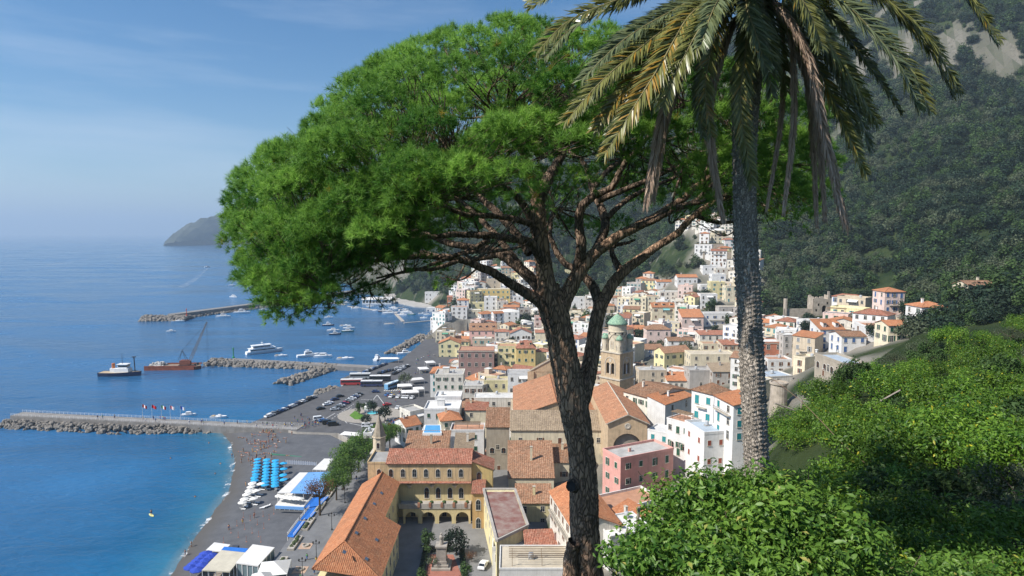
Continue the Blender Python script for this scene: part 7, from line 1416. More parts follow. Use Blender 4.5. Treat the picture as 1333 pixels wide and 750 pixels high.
    # trunk with deeply furrowed plates
    def furrow(V, N, depth, sc, along):
        n, s, _ = V.shape; out = V.copy()
        for i in range(n):
            for j in range(s):
                p = V[i, j]; q = Vector((p[0] * sc, p[1] * sc, p[2] * sc * 0.33)); q += mnoise.noise_vector(q * 0.8) * 0.35
                d, _c = mnoise.voronoi(q, distance_metric='DISTANCE', exponent=1.0)
                out[i, j] = p + N[i, j] * depth * (min(1.0, (d[1] - d[0]) * 3.0) - 0.6 + 0.5 * mnoise.noise(q * 3.1))
        return out
    C, R = limb_points(tr, 34, PK); V, N, F = tube(C, R, 54); V = furrow(V, N, 0.026, 9.5, None)
    knot = []
    tbark = make_bark('pine_bark_brightened', (0.085, 0.060, 0.045), (0.26, 0.170, 0.115), (0.56, 0.36, 0.24)); me = np_mesh('trunk', V.reshape(-1, 3) + inv, F, tbark, None, True); trunk = link('trunk', me, root)  # lighter, warmer bark copy: its colour makes up for shade on the trunk
    # sawn-off stub with dark end grain on the trunk, and the swelling below it
    k0 = at(744, 633, 13.72)
    mb = MB(); dirk = Vector((-0.55, -0.80, 0.15)).normalized(); u = dirk.orthogonal().normalized(); w = dirk.cross(u)
    cut = surf('cut_wood', (0.045, 0.042, 0.042), 0.9, 0.35, 14.0, 0.5, 40)
    rings = []
    for (o_, r_) in ((-0.28, 0.21), (-0.10, 0.165), (0.0, 0.135), (0.035, 0.125)):
        rings.append([k0 + dirk * o_ * PK + (u * math.cos(6.2832 * i / 20) + w * math.sin(6.2832 * i / 20)) * r_ * PK * (1 + .08 * math.sin(i * 2.1)) for i in range(20)])
    vv = [p for r in rings for p in r]; ff = [(a * 20 + i, a * 20 + (i + 1) % 20, (a + 1) * 20 + (i + 1) % 20, (a + 1) * 20 + i) for a in range(3) for i in range(20)]
    mb.add([Vector(p) + Vector(inv) for p in vv], ff, bark)
    cc = [p - dirk * 0.03 + (k0 - p) * .12 for p in rings[-1]]; mb.poly([p + Vector(inv) for p in cc], cut)
    mb.add([Vector(p) + Vector(inv) for p in rings[-1] + cc], [(i, (i + 1) % 20, 20 + (i + 1) % 20, 20 + i) for i in range(20)], bark)
    tag(mb.build('branch_stub', root, True), 'dark sawn-off branch stub on the trunk')
    b0 = limb_points([(748,705,13.75,9),(744,720,13.8,9),(743,745,13.8,11.5),(749,775,13.9,12)], 10, PK)
    V, N, F = tube(b0[0], b0[1], 26); V = furrow(V, N, 0.03, 9, None); link('trunk_burl', np_mesh('trunk_burl', V.reshape(-1, 3) + inv, F, tbark, None, True), root)
    pool = []; prad = []
    for k, spec in enumerate(limbs):
        C, R = limb_points(spec, 22, PK); R = R * np.linspace(1.0, .80, len(R))
        wob = np.array([[mnoise.noise((i * .13, k * 3.1, c * 7.7)) for c in range(3)] for i in range(len(C))]) * 0.05
        C = C + wob * np.linspace(0, 1, len(C))[:, None]
        big = R[0] > 0.1; bk = tbark if k in (0, 2, 14) else bark; s = 26 if big else 12; V, N, F = tube(C, R, s)
        V = furrow(V, N, 0.016 if big else 0.008, 10, None)
        link('limb', np_mesh('limb', V.reshape(-1, 3) + inv, F, bk, None, True), root)
        half = len(C) // 3; pool.append(C[half:]); prad.append(R[half:])
    pool = np.vstack(pool); prad = np.concatenate(prad)

    # crown envelope in photo columns at the trunk's distance: outline above, rim below
    ox = [292, 297, 305, 330, 370, 400, 450, 500, 550, 600, 660, 730, 800, 900, 980, 1030, 1060, 1074]
    oy = [285, 262, 246, 222, 178, 156, 112, 76, 52, 32, 22, 26, 34, 52, 84, 118, 165, 215]
    cl = []; CX, CD = (684 - 666.5) / FPX * 14 * PK, 14.0 * PK
    tries = 0
    while len(cl) < 300 and tries < 30000:
        tries += 1
        a = rng.uniform(0, 2 * math.pi); r = math.sqrt(rng.uniform(0, 1)); xx = r * math.cos(a); yy = r * math.sin(a)
        x = CX + xx * 6.45 * PK; d = CD + yy * 5.4
        col = 666.5 + x / (14 * PK) * FPX
        top = np.interp(col, ox, oy); zt = CAMH + (HOR - top) / FPX * 14 * PK
        zr = CAMH + np.interp(col, [297, 360, 400, 480, 560, 650, 760, 900, 1070], [-.30, -1.35, -1.45, -.75, .35, .95, 1.25, .75, .45]) * PK
        hy = math.sqrt(max(0, 1 - (yy / math.sqrt(max(.02, 1 - xx * xx))) ** 2)) if abs(xx) < 1 else 0
        z = zr + (zt - zr) * hy ** 0.8 - 0.42 + rng.normal(0, .10)
        R = rng.uniform(0.46, 0.74)
        c = np.array([x, d, z])
        if any(np.linalg.norm(c - q[0]) < 0.84 for q in cl): continue
        p = px_of(c)
        if p[1] - R * FPX / d * .9 < np.interp(p[0], ox, oy) - 6 or p[0] - R * FPX / d * .9 < 300 or p[0] > 1060: continue
        cl.append((c, R, 0))
    for c, R, kind in list(cl): cl.append((c + (np.array([CX, CD, CAMH]) - c) * .07 - np.array([0, 0, .26]) + rng.normal(0, .30, 3), R * .95, 2))
    # hanging skirt of the sunlit left side
    for (a, b, d) in [(318,285,13.2),(330,318,12.8),(350,345,12.4),(368,372,12),(386,392,11.8),(405,386,11.9),(398,360,11.6),(425,350,11.6),(440,330,11.4),(372,330,11.9),(352,300,12.2),(410,318,11.4),(455,360,11.8),(470,335,11.4),(485,310,11),(505,335,11.6),(520,318,11.2),(520,290,10.8),(540,262,10.6),(560,240,10.4),(480,280,10.7),(430,290,11),(390,290,11.5),(585,232,10.3),(610,222,10.3),(640,200,10.2),(660,212,10.6),(575,255,10.9),(600,250,11.3),(630,236,11.4),(540,290,11.4),(690,178,10.2),(505,262,10.6),(462,255,10.6),(340,262,12.9),(375,250,12),(410,250,11.3),(440,222,10.8),(720,170,10.5),(760,168,10.6),(800,165,10.8),(850,170,11),(1040,240,13.6),(1058,215,13.9),(1020,255,13.2),(1045,180,13.5),(990,225,12.8),(1060,255,14.2),(1000,262,15.5),(960,270,16),(925,262,16.4),(1040,270,15),(1000,200,13.4),(960,215,13.8),(920,225,14.2),(1035,215,14.6),(985,250,14.8),(945,250,15.2),(905,240,15.8),(865,235,16.6),(1050,150,14.2),(1010,150,13.6),
                      (700,250,18.5),(735,262,18.8),(760,300,18.5),(730,300,18),(800,300,18.6),(840,262,18.8),(880,250,18.5),(900,285,18),(690,290,18.5),(640,285,18),(600,300,17.8),(560,310,17.4),(520,300,17),(815,240,19),(870,225,19),(930,240,18),(660,320,18.2),(572,355,14.0),(577,372,14.2),(610,285,18.6),(565,285,18.2)]:
        cl.append((np.array(at(a, b, d)), rng.uniform(0.55, 0.80) * (0.45 if (a, b) in ((572,355),(577,372)) else 1), 1))
    for i in range(95):
        a = rng.uniform(380, 840); o = np.interp(a, ox, oy) + 18; b = rng.uniform(o, max(o + 30, 205 - abs(a - 640) * .05)); c = np.array(at(a, b, 13.6 - 2.6 * (b - o) / 150 + rng.normal(0, .15)))
        if not any(np.linalg.norm(c - t[0]) < .5 for t in cl): cl.append((c, rng.uniform(.44, .70), 0))
    for c, R, kind in list(cl):
        q = px_of(c)
        if kind == 1 and q[0] < 560 and q[1] > 215:
            for _ in range(2): cl.append((c + rng.normal(0, .34, 3) + np.array([0, 0, .12]), R * rng.uniform(.7, .95), 1))
    def inside(c, R):
        q = px_of(c); m = R * FPX / c[1] * .75; return q[1] - m > np.interp(q[0], ox, oy) - rng.uniform(-6, 12) and q[0] - m > 296 - rng.uniform(-4, 8)
    cl = [t for t in cl if inside(t[0], t[1])]
    # needles
    TP, TA, TT = [], [], []
    base = np.array([CX, CD, CAMH - 2.0])
    for c, R, kind in cl:
        n = int((96 if kind == 0 else 76 if kind == 1 else 52) * (R / 0.64) ** 1.7)
        d = rng.normal(size=(n, 3)); d[:, 2] = np.abs(d[:, 2]) * np.where(rng.random(n) < 0.84, 1, -0.5); d /= np.linalg.norm(d, axis=1, keepdims=True)
        out = (c - base); out /= np.linalg.norm(out)
        d = d + out * 0.35; d /= np.linalg.norm(d, axis=1, keepdims=True)
        TP.append(c + d * R * rng.uniform(0.80, 1.06, (n, 1)) * np.array([1.12, 1.12, 0.85])); TA.append(d + np.array([0, 0, 0.30]) + rng.normal(0, .16, (n, 3)))
        TT.append(np.clip(rng.normal(0.42, 0.20) + rng.normal(0, 0.17, n) + 0.12 * d[:, 2], 0, 0.86))  # random tint, plus top light put into the colour of upper tufts
    TP = np.vstack(TP); TA = np.vstack(TA); TT = np.concatenate(TT)
    TT = np.where(rng.random(len(TT)) < 0.004, 1.0, TT)
    K = 30; n = len(TP); U, W, A = frames(TA, rng)
    th = rng.uniform(0, 2 * math.pi, (n, K)); ph = np.arccos(rng.uniform(0.12, 1.0, (n, K))); ln = rng.uniform(0.11, 0.19, (n, K))
    dirs = (np.sin(ph) * np.cos(th))[..., None] * U[:, None] + (np.sin(ph) * np.sin(th))[..., None] * W[:, None] + np.cos(ph)[..., None] * A[:, None]
    b0 = TP[:, None] - A[:, None] * 0.05 + A[:, None] * rng.uniform(-.05, .05, (n, K, 1)); tip = b0 + dirs * ln[..., None]
    side = np.cross(dirs, rng.normal(size=(n, K, 3))); side /= np.linalg.norm(side, axis=2, keepdims=True); hw = 0.0058
    V = np.stack([b0 + side * hw, b0 - side * hw, tip], 2).reshape(-1, 3) + inv; F = np.arange(len(V)).reshape(-1, 3)
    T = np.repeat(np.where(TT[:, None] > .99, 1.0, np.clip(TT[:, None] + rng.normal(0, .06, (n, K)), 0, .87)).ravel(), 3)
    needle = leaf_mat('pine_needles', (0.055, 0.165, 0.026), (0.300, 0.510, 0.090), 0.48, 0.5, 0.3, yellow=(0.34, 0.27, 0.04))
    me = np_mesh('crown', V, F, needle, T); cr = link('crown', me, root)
    # twigs carry every clump back to the nearest limb
    VV, FF, off = [], [], 0
    for c, R, kind in cl:
        dd = np.linalg.norm(pool - c, axis=1) + 0.6 * np.maximum(0, pool[:, 2] - c[2]) + 0.2 * np.abs(pool[:, 1] - c[1]); i = int(np.argmin(dd)); p = pool[i]
        Ltot = np.linalg.norm(c - p)
        if Ltot > 7: continue
        mid = (p + c) / 2 + np.array([0, 0, -0.10 * Ltot]) + rng.normal(0, .07 * Ltot, 3)
        pts = catmull([p, mid, c], 7); rr = np.linspace(min(prad[i] * .8, 0.016 + 0.010 * Ltot), 0.010, len(pts))
        ends = [(pts, rr)]
        for _ in range(6):
            t = rng.uniform(.2, .9); q = pts[int(t * (len(pts) - 1))]; e = c + rng.normal(0, .42, 3) * R * np.array([1, 1, .7])
            ends.append((catmull([q, (q + e) / 2 + rng.normal(0, .06, 3), e], 4), np.linspace(0.011, 0.005, 9)))
        for P_, R_ in ends:
            v, _, f = tube(P_, R_, 5); v = v.reshape(-1, 3); VV.append(v); FF.append(f + off); off += len(v)
    link('twigs', np_mesh('twigs', np.vstack(VV) + inv, np.vstack(FF), bark, None, True), root)['kind'] = 'stuff'
    tag(root, 'huge umbrella pine with spreading green crown and furrowed brown trunk', 'tree')
build_pine()

# ------------------------------------------------------------------ the palm in front of it
def build_palm():
    rng = np.random.default_rng(5); rnd = random.Random(5)
    root = empty('date_palm', at(986, 640, 12)); inv = -np.array(root.location)
    tb = make_bark('palm_bark', (0.13, 0.112, 0.095), (0.29, 0.25, 0.21), (0.56, 0.49, 0.41), 30.0, 0.35)
    C, R = limb_points([(988,700,12,16.5),(985,612,12,16),(981,520,12,16.3),(976,420,12,15.6),(971,320,12,15.4),(969,240,12,14.5),(970,160,12,16),(976,80,12,18),(984,10,12,21),(988,-25,12,20),(990,-60,12,9)], 40)
    seg = np.concatenate([[0], np.cumsum(np.linalg.norm(np.diff(C, axis=0), axis=1))])
    S = np.linspace(0, seg[-1], 600); P = np.stack([np.interp(S, seg, C[:, i]) for i in range(3)], 1); RR = np.interp(S, seg, R)
    ns = 78; V, N, F = tube(P, RR, ns)
    pitch = 0.088; around = 13
    for i in range(len(S)):
        v = S[i] / pitch
        for j in range(ns):
            u = j / ns * around; best = 0
            vv = v + 0.5 * (math.floor(u) % 2) + 0.18 * math.sin(math.floor(u) * 7.3); row = math.floor(vv); fr = vv - row; fu = (u % 1.0) * 2 - 1
            h = (1 - abs(fu) ** 2.5) * (fr ** 1.6) * (0.7 + 0.6 * mnoise.noise((math.floor(u) * 3.7, row * 2.3, 1)))
            V[i, j] += N[i, j] * (h * 0.050 - 0.016 + 0.008 * mnoise.noise((u * 3, vv * 5, 3)))
    link('trunk', np_mesh('trunk', V.reshape(-1, 3) + inv, F, tb, None, False), root)
    green = leaf_mat('palm_leaf', (0.070, 0.085, 0.020), (0.270, 0.270, 0.080), 0.28, 0.34, 0.5, yellow=(0.36, 0.21, 0.03))
    blue = leaf_mat('palm_leaf_grey', (0.075, 0.100, 0.045), (0.22, 0.255, 0.115), 0.2, 0.32, 0.5)
    dry = leaf_mat('palm_leaf_dry', (0.34, 0.23, 0.165), (0.62, 0.48, 0.37), 0.15, 0.8, 0.15)
    stem = surf('palm_stem', (0.20, 0.17, 0.07), 0.5, 0.3, 6)
    drystem = surf('palm_stem_dry', (0.30, 0.215, 0.15), 0.8, 0.3, 6)
    head = at(986, -14, 12)
    def frond(pts, kind, wid=0.40, stiff=1.0, dry_from=2.0, yel=0.0):
        pts = [tuple(head + Vector((rnd.uniform(-.12, .12), rnd.uniform(-.12, .12), rnd.uniform(-.1, .15))))] + [tuple(at(*p)) for p in pts]
        C = catmull(pts, 26); seg = np.concatenate([[0], np.cumsum(np.linalg.norm(np.diff(C, axis=0), axis=1))]); Lt = seg[-1]
        nl = int(Lt / (0.021 if kind != 'dry' else 0.013)); s = np.sort(rng.uniform(0.16, 1.0, nl)) * Lt
        P = np.stack([np.interp(s, seg, C[:, i]) for i in range(3)], 1); q = np.minimum(s + 0.03, Lt); P2 = np.stack([np.interp(q, seg, C[:, i]) for i in range(3)], 1); q0 = np.maximum(s - 0.03, 0)
        P0 = np.stack([np.interp(q0, seg, C[:, i]) for i in range(3)], 1); T = P2 - P0; T /= np.linalg.norm(T, axis=1, keepdims=True)
        up = np.array([0, -0.75, 0.66]) if kind != 'up' else np.array([0, 0, 1.0])
        sd_ = np.cross(T, up); sd_ /= np.linalg.norm(sd_, axis=1, keepdims=True) + 1e-9; nm = np.cross(sd_, T)
        out_v, out_f, tt, off = [], [], [], 0
        frac = s / Lt
        lw = wid * np.clip(np.sin(np.clip(frac, 0.02, 1) ** 0.85 * math.pi * .93) ** 0.55, .25, 1) * rng.uniform(.85, 1.12, nl)
        for sg in (-1, 1):
            ang = (0.62 if kind != 'dry' else 0.26) * rng.uniform(.75, 1.25, nl)
            drp = (0.22 if kind == 'dry' else 0.10) * rng.uniform(.3, 1.6, nl)
            d = T * np.cos(ang)[:, None] + sd_ * (sg * np.sin(ang))[:, None] + nm * (rng.normal(0.14 if kind != 'dry' else 0, .13, nl))[:, None]
            d /= np.linalg.norm(d, axis=1, keepdims=True); bw = 0.016 if kind != 'dry' else 0.012
            w = np.cross(d, nm + rng.normal(0, .35, (nl, 3))); w /= np.linalg.norm(w, axis=1, keepdims=True)
            mid = P + d * (lw * .5)[:, None]; tip = P + d * lw[:, None] + np.array([0, 0, -1.0]) * (drp * lw)[:, None]
            fold = np.cross(w, d) * 0.006
            v = np.stack([P - w * bw * .5, P + w * bw * .5, mid - w * bw + fold, mid + w * bw + fold, tip], 1).reshape(-1, 3)
            b_ = np.arange(nl) * 5 + off; out_f.append(np.stack([b_, b_ + 1, b_ + 3, b_ + 2], 1)); out_f.append(np.stack([b_ + 2, b_ + 3, b_ + 4, b_ + 4], 1))
            out_v.append(v); off += len(v)
            t0 = np.clip(rng.normal(.45, .2, nl) + yel * (frac > .45) * rng.random(nl), 0, 1); tt.append(np.repeat(t0, 5))
        V = np.vstack(out_v) + inv; Fq = np.vstack(out_f); quads = Fq[Fq[:, 2] != Fq[:, 3]]; tris = Fq[Fq[:, 2] == Fq[:, 3]][:, :3]
        F3 = np.vstack([quads[:, [0, 1, 2]], quads[:, [0, 2, 3]], tris])
        mats = {'dry': dry, 'grey': blue}.get(kind, green)
        me = np_mesh('frond', V, F3, mats, np.concatenate(tt))
        o = link('frond' if kind != 'dry' else 'dead_frond', me, root)
        if kind == 'dry': o['label'] = 'dry brown dead frond hanging down'
        rv, _, rf = tube(C, np.linspace(0.030, 0.006, len(C)), 6)
        link('frond_stem', np_mesh('frond_stem', rv.reshape(-1, 3) + inv, rf, drystem if kind == 'dry' else stem, None, True), o)
    F_ = [
     ([(900,-30,11.6),(804,0,11),(740,28,10.8),(700,66,10.7)], 'green', .42, .0),
     ([(930,-12,11.4),(872,16,11),(812,52,10.7),(757,104,10.6)], 'grey', .40, .0),
     ([(920,0,11.2),(852,48,10.7),(785,104,10.4),(736,158,10.3)], 'green', .42, .25),
     ([(930,4,11.4),(880,42,11),(820,108,10.8),(774,170,10.8)], 'green', .40, .55),
     ([(945,-6,11.1),(900,18,10.6),(860,84,10.3),(825,140,10.2),(788,200,10.3)], 'green', .44, .6),
     ([(920,20,11.6),(888,80,11.5),(860,160,11.5),(841,266,11.6)], 'dry', .36, 0),
     ([(955,0,11.2),(932,40,10.8),(918,115,10.7),(926,176,10.8)], 'green', .34, .5),
     ([(950,40,11.5),(926,120,11.4),(926,190,11.4),(941,286,11.5)], 'dry', .34, 0),
     ([(978,10,11.1),(970,70,10.9),(964,140,10.9),(980,242,11.0)], 'green', .36, .15),
     ([(975,-10,11.0),(972,10,10.6),(984,45,10.4),(996,86,10.4)], 'grey', .42, 0),
     ([(960,-18,11.0),(940,0,10.6),(915,30,10.3),(880,95,10.2),(862,140,10.3)], 'green', .42, .1),
     ([(995,10,11.3),(1000,66,11.2),(1004,122,11.3)], 'grey', .40, 0),
     ([(1010,10,11.5),(1030,54,11.4),(1033,160,11.5),(1020,276,11.6)], 'dry', .24, 0),
     ([(1015,-10,11.2),(1048,18,10.9),(1100,88,10.8),(1142,160,10.9)], 'green', .46, .2),
     ([(1005,0,11.4),(1040,46,11.2),(1082,124,11.2),(1126,226,11.4)], 'green', .40, .3),
     ([(1015,10,11.1),(1050,70,10.9),(1072,170,10.9),(1098,292,11.0)], 'dry', .32, 0),
     ([(1012,14,11.8),(1052,90,11.8),(1066,180,11.8),(1074,284,11.9)], 'dry', .28, 0),
     ([(1030,-20,11.6),(1080,20,11.4),(1130,84,11.4),(1172,145,11.6)], 'green', .30, 0),
     ([(1030,-30,11.2),(1100,6,10.9),(1166,78,10.8),(1195,140,10.9)], 'grey', .44, 0),
     ([(1030,-45,11.8),(1110,-30,11.6),(1200,40,11.6),(1250,120,11.8)], 'green', .44, .1),
     ([(1030,-60,12),(1120,-80,12),(1230,-40,12),(1300,50,12)], 'green', .44, 0),
     ([(1010,-10,11.9),(1060,40,12),(1095,110,12.2),(1118,190,12.4)], 'green', .40, .1),
     ([(930,-40,12.4),(850,-50,12.6),(760,-30,12.8),(690,10,13)], 'green', .42, 0),
     ([(940,-60,12.2),(880,-120,12.2),(780,-150,12.2),(690,-120,12.2)], 'green', .44, 0),
     ([(1010,-70,12.2),(1080,-150,12.2),(1180,-190,12.2),(1290,-150,12.2)], 'green', .44, 0),
     ([(985,-90,12.2),(960,-190,12.2),(900,-260,12.2),(820,-290,12.2)], 'green', .44, 0),
     ([(990,-90,12.2),(1000,-200,12),(1040,-290,11.8),(1110,-330,11.6)], 'green', .44, 0),
     ([(985,-40,12.8),(960,-60,13.6),(930,-20,14.4),(915,60,14.8)], 'green', .42, .1),
     ([(1000,-40,12.8),(1030,-60,13.6),(1060,0,14.4),(1075,70,14.8)], 'green', .42, .1),
     ([(980,-30,11.0),(955,-24,10.0),(930,10,9.4),(912,60,9.2)], 'grey', .42, 0),
     ([(995,-40,11.0),(1020,-30,10.2),(1050,10,9.8),(1070,60,9.7)], 'green', .42, .1),
     ([(985,-60,11.2),(1000,-120,10.2),(1010,-130,9.2),(1015,-70,8.4)], 'green', .42, 0),
    ]
    for p, kind, wid, yel in F_: frond(p, kind, wid, yel=yel)
    for p, kind, wid, yel in F_:                      # more of the same, hanging in between
        a, b = rnd.uniform(-22, 22), rnd.uniform(-14, 10)
        if kind != 'dry' or rnd.random() < .7: frond([(x + a * (i + 1) / len(p), y + b * (i + 1) / len(p), d + rnd.uniform(.1, .6)) for i, (x, y, d) in enumerate(p)], kind if kind == 'dry' else rnd.choice(('grey', 'grey', 'green')), wid * rnd.uniform(.8, 1.05), yel=yel * .5)
    # clusters of small green-gold dates on bent stalks
    dates = surf('date_fruit', (0.22, 0.20, 0.03), 0.45, 0.4, 30)
    for (a, b, d) in ((1064,4,11.0), (938,8,11.3), (1085,-8,11.3)):
        mb = MB(); c = at(a, b, d); mb.bar(head + Vector(inv), c + Vector(inv) + Vector((0, 0, .12)), .02, stem, 5, .012)
        ico = bmesh.new(); bmesh.ops.create_icosphere(ico, subdivisions=1, radius=1); iv = [v.co.copy() for v in ico.verts]; jf = [[v.index for v in f.verts] for f in ico.faces]; ico.free()
        for _ in range(170):
            q = c + Vector((rnd.gauss(0, .20), rnd.gauss(0, .10), rnd.gauss(0, .075))); mb.add([q + v * .021 + Vector(inv) for v in iv], jf, dates)
        mb.build('date_cluster', root)['kind'] = 'stuff'
    tag(root, 'tall date palm with ringed grey trunk and drooping green and brown fronds', 'palm')
build_palm()
# ------------------------------------------------------------------ trees, forest, shrubs
def crown_mesh(name, n, R, leaf, mat, seed, clusters=14, flat=1.0, squash=.45, hollow=.55):
    """crown of many leaf faces in uneven clumps; origin at crown centre"""
    rg = np.random.default_rng(seed); C = rg.normal(size=(clusters, 3)); C /= np.linalg.norm(C, axis=1, keepdims=True); C *= rg.uniform(.35, .85, (clusters, 1)) * np.array(R); C[:, 2] *= flat
    cr = rg.uniform(.28, .50, clusters) * np.mean(R); k = rg.integers(0, clusters, n); d = rg.normal(size=(n, 3)); d /= np.linalg.norm(d, axis=1, keepdims=True)
    P = C[k] + d * (cr[k] * rg.uniform(hollow, 1.1, n))[:, None]; nrm = d + rg.normal(0, .55, (n, 3)) + np.array([0, 0, .35]); U, W, A = frames(nrm, rg); s = leaf * rg.uniform(.6, 1.3, n)[:, None]
    V = np.stack([P - U * s, P - W * s * squash, P + U * s, P + W * s * squash], 1).reshape(-1, 3); F = np.arange(len(V)).reshape(-1, 4)
    t = np.clip(rg.normal(.45, .15, clusters)[k] + rg.normal(0, .18, n) + .12 * d[:, 2], 0, 1)  # random per clump and leaf, with light from above put into upper leaves
    return np_mesh(name, V, F, mat, np.repeat(t, 4))
def trunk_mesh(name, h, r, mat, seed, limbs=5, spread=1.0):
    rg = np.random.default_rng(seed); VV, FF, off = [], [], 0
    top = np.array([rg.normal(0, .08 * h), rg.normal(0, .08 * h), h]); parts = [([(0, 0, -1.0), (top[0] * .3, top[1] * .2, h * .5), tuple(top)], np.linspace(r, r * .5, 11))]
    for i in range(limbs):
        a = 6.2832 * i / limbs + rg.uniform(-.4, .4); s = top * rg.uniform(.6, .95); e = s + np.array([math.cos(a), math.sin(a), rg.uniform(.4, .9)]) * spread; parts.append(([tuple(s), tuple((s + e) / 2 + np.array([0, 0, -.1 * spread])), tuple(e)], np.linspace(r * .45, r * .12, 11)))
    for P_, rr in parts:
        v, _, f = tube(catmull(P_, 5), rr, 7); v = v.reshape(-1, 3); VV.append(v); FF.append(f + off); off += len(v)
    return np_mesh(name, np.vstack(VV), np.vstack(FF), mat, None, True)
L_DARK = leaf_mat('leaves_dark', (.006, .018, .012), (.032, .057, .030), .15, .6, .2, objvar=.38); L_MID = leaf_mat('leaves_mid', (.020, .050, .012), (.075, .125, .038), .2, .6, .2, objvar=.3); L_OLIVE = leaf_mat('leaves_olive', (.040, .058, .030), (.125, .150, .085), .15, .6, .2); L_BRIGHT = leaf_mat('leaves_bright', (.030, .085, .012), (.130, .230, .030), .28, .5, .3); L_BROWN = leaf_mat('leaves_brown', (.10, .045, .025), (.20, .105, .055), .2, .8, .1)
BARK2 = surf('tree_bark', (.10, .075, .055), .95, .3, 3, .4, 10)
CR = {'round': crown_mesh('crown', 950, (3.6, 3.6, 3.0), .42, L_DARK, 1), 'oval': crown_mesh('crown', 900, (2.9, 2.9, 3.8), .40, L_MID, 2), 'olive': crown_mesh('crown', 850, (3.4, 3.4, 2.5), .34, L_OLIVE, 3), 'umbrella': crown_mesh('crown', 5200, (5.6, 5.6, 2.3), .27, L_BRIGHT, 4, 34, .8), 'dead': crown_mesh('crown', 1500, (5.2, 5.2, 1.2), .20, L_BROWN, 5, 34, .7), 'wide': crown_mesh('crown', 1000, (4.4, 4.4, 2.6), .42, L_DARK, 7, 16)}
TK = {'short': trunk_mesh('trunk', 3.2, .28, BARK2, 1, 5, 1.6), 'tall': trunk_mesh('trunk', 7.0, .32, BARK2, 2, 8, 3.4)}
def tree(p, kind, s, label, group=None, tall=False, rz=0.0, cat='tree', name=None):
    root = empty(name or {'umbrella': 'umbrella_pine', 'dead': 'dry_pine', 'olive': 'olive_tree'}.get(kind, 'tree'), p, rz); root.scale = (s, s, s); h = 7.6 if tall else 4.6
    link('trunk', TK['tall' if tall else 'short'], root); link('crown', CR[kind], root, (0, 0, h)); tag(root, label, cat, group); return root
def build_trees():
    rnd = random.Random(9)
    for i, (x, y, s) in enumerate(((446,600,.9),(456,588,1.05),(466,579,1.0),(478,571,1.05),(489,563,1.0),(500,557,.95),(507,552,.8),(437,612,.8))):
        p = atz(x, y, 14); tree((p.x, p.y, 4.3 if p.y < 246 else 3.0), 'umbrella', s * 1.15, 'bright green umbrella pine in the avenue behind the bell turret', 'umbrella pines along the promenade', True, rnd.uniform(0, 6))
    p = atz(411, 634, 13); tree((p.x + 1, p.y, 4.3), 'dead', 1.15, 'umbrella pine with dry brown needles over the promenade railing', None, True)
    for x, y, kind, s, lab in ((594,700,'round',.95,'dark round tree right of the monument in the convent garden'),(556,698,'oval',.75,'lighter leafy tree left of the monument in the convent garden'),(606,735,'oval',.6,'narrow green tree at the edge of the convent lane'),(548,738,'oval',.5,'small green tree beside the dark left hedge'),(601,752,'round',.6,'dark rounded shrub below the convent lane'),(563,716,'olive',.45,'small grey-green bush left behind the monument'),(614,708,'dead',.4,'leafless brownish tree against the garden block')):
        p = atz(x, y, 9); tree((p.x, p.y, 4.2), kind, s, lab)
    for x, y, kind, s, lab in ((486,527,'wide',.9,'spreading dark tree on the traffic island'),(501,536,'round',.95,'clipped round dark tree right of the fountain'),(477,545,'round',.7,'round dark shrub in front of the fountain'),(467,531,'oval',.7,'upright green tree behind the island lawn'),(474,530,'oval',.45,'small upright tree behind the island statue'),(527,492,'olive',1.15,'grey-green tree behind the cafe tents')):
        p = atz(x, y, 3 + 4.6 * s); tree((p.x, p.y, 3.1), kind, s, lab)
    for (x, y, kind, s, lab) in ((868,368,'olive',1.5,'pale green tree on dark slope left of the orange-roofed villa'),(862,352,'oval',1.3,'tall pale tree on the dark slope under the pine limb'),(878,362,'round',1.0,'dark tree beside the long white villa'),(1035,392,'olive',1.5,'grey-green tree beside the castle curtain wall'),(1062,376,'olive',1.4,'rounded grey-green tree behind the castle keep'),(1104,398,'oval',1.1,'yellowish tree right of the castle ruin'),(1052,438,'round',1.2,'dark tree between brick red house and white villa'),(1012,430,'oval',1.3,'leafy tree behind the brick red house'),(1000,418,'wide',1.2,'broad dark tree right of the palm trunk'),(948,428,'oval',1.1,'green tree behind the raspberry red roof'),(756,432,'oval',1.2,'bright tree seen in the fork of the pine'),(748,420,'round',1.1,'dark tree behind the fork of the pine'),(577,400,'round',1.3,'dark tree above the beach pavilion'),(584,396,'oval',1.2,'green tree beside the brick red house above the far beach'),(1142,444,'wide',1.0,'dark spreading tree above the lemon grove'),(560,380,'wide',1.4,'dark tree beside the white villa at the far beach'),(538,384,'olive',1.3,'grey-green tree behind the far beach'),(525,381,'round',1.2,'dark tree at the end of the far beach')):
        p = hit(x, y); tree((p.x, p.y, p.z - .5), kind, s, lab)
    # hedges of the convent garden
    for x0, y0, x1, y1, lab in ((548,752,556,712,'clipped dark hedge left of the monument'),(604,752,601,716,'clipped green hedge right of the monument'),(560,718,590,718,'low hedge behind the monument')):
        a, b = atz(x0, y0, 4.2), atz(x1, y1, 4.2); L_ = (b - a).length; rg = np.random.default_rng(int(x0)); n = int(L_ * 190); P_ = np.stack([rg.uniform(0, L_, n), rg.uniform(-.7, .7, n), rg.uniform(0, 1.5, n)], 1); U, W, A = frames(rg.normal(size=(n, 3)), rg); s = .16
        V = np.stack([P_ - U * s, P_ - W * s * .6, P_ + U * s, P_ + W * s * .6], 1).reshape(-1, 3); o = link('hedge', np_mesh('hedge', V, np.arange(len(V)).reshape(-1, 4), L_DARK, np.repeat(rg.uniform(.2, .9, n), 4)), None, a, math.atan2(b.y - a.y, b.x - a.x)); tag(o, lab, 'hedge')
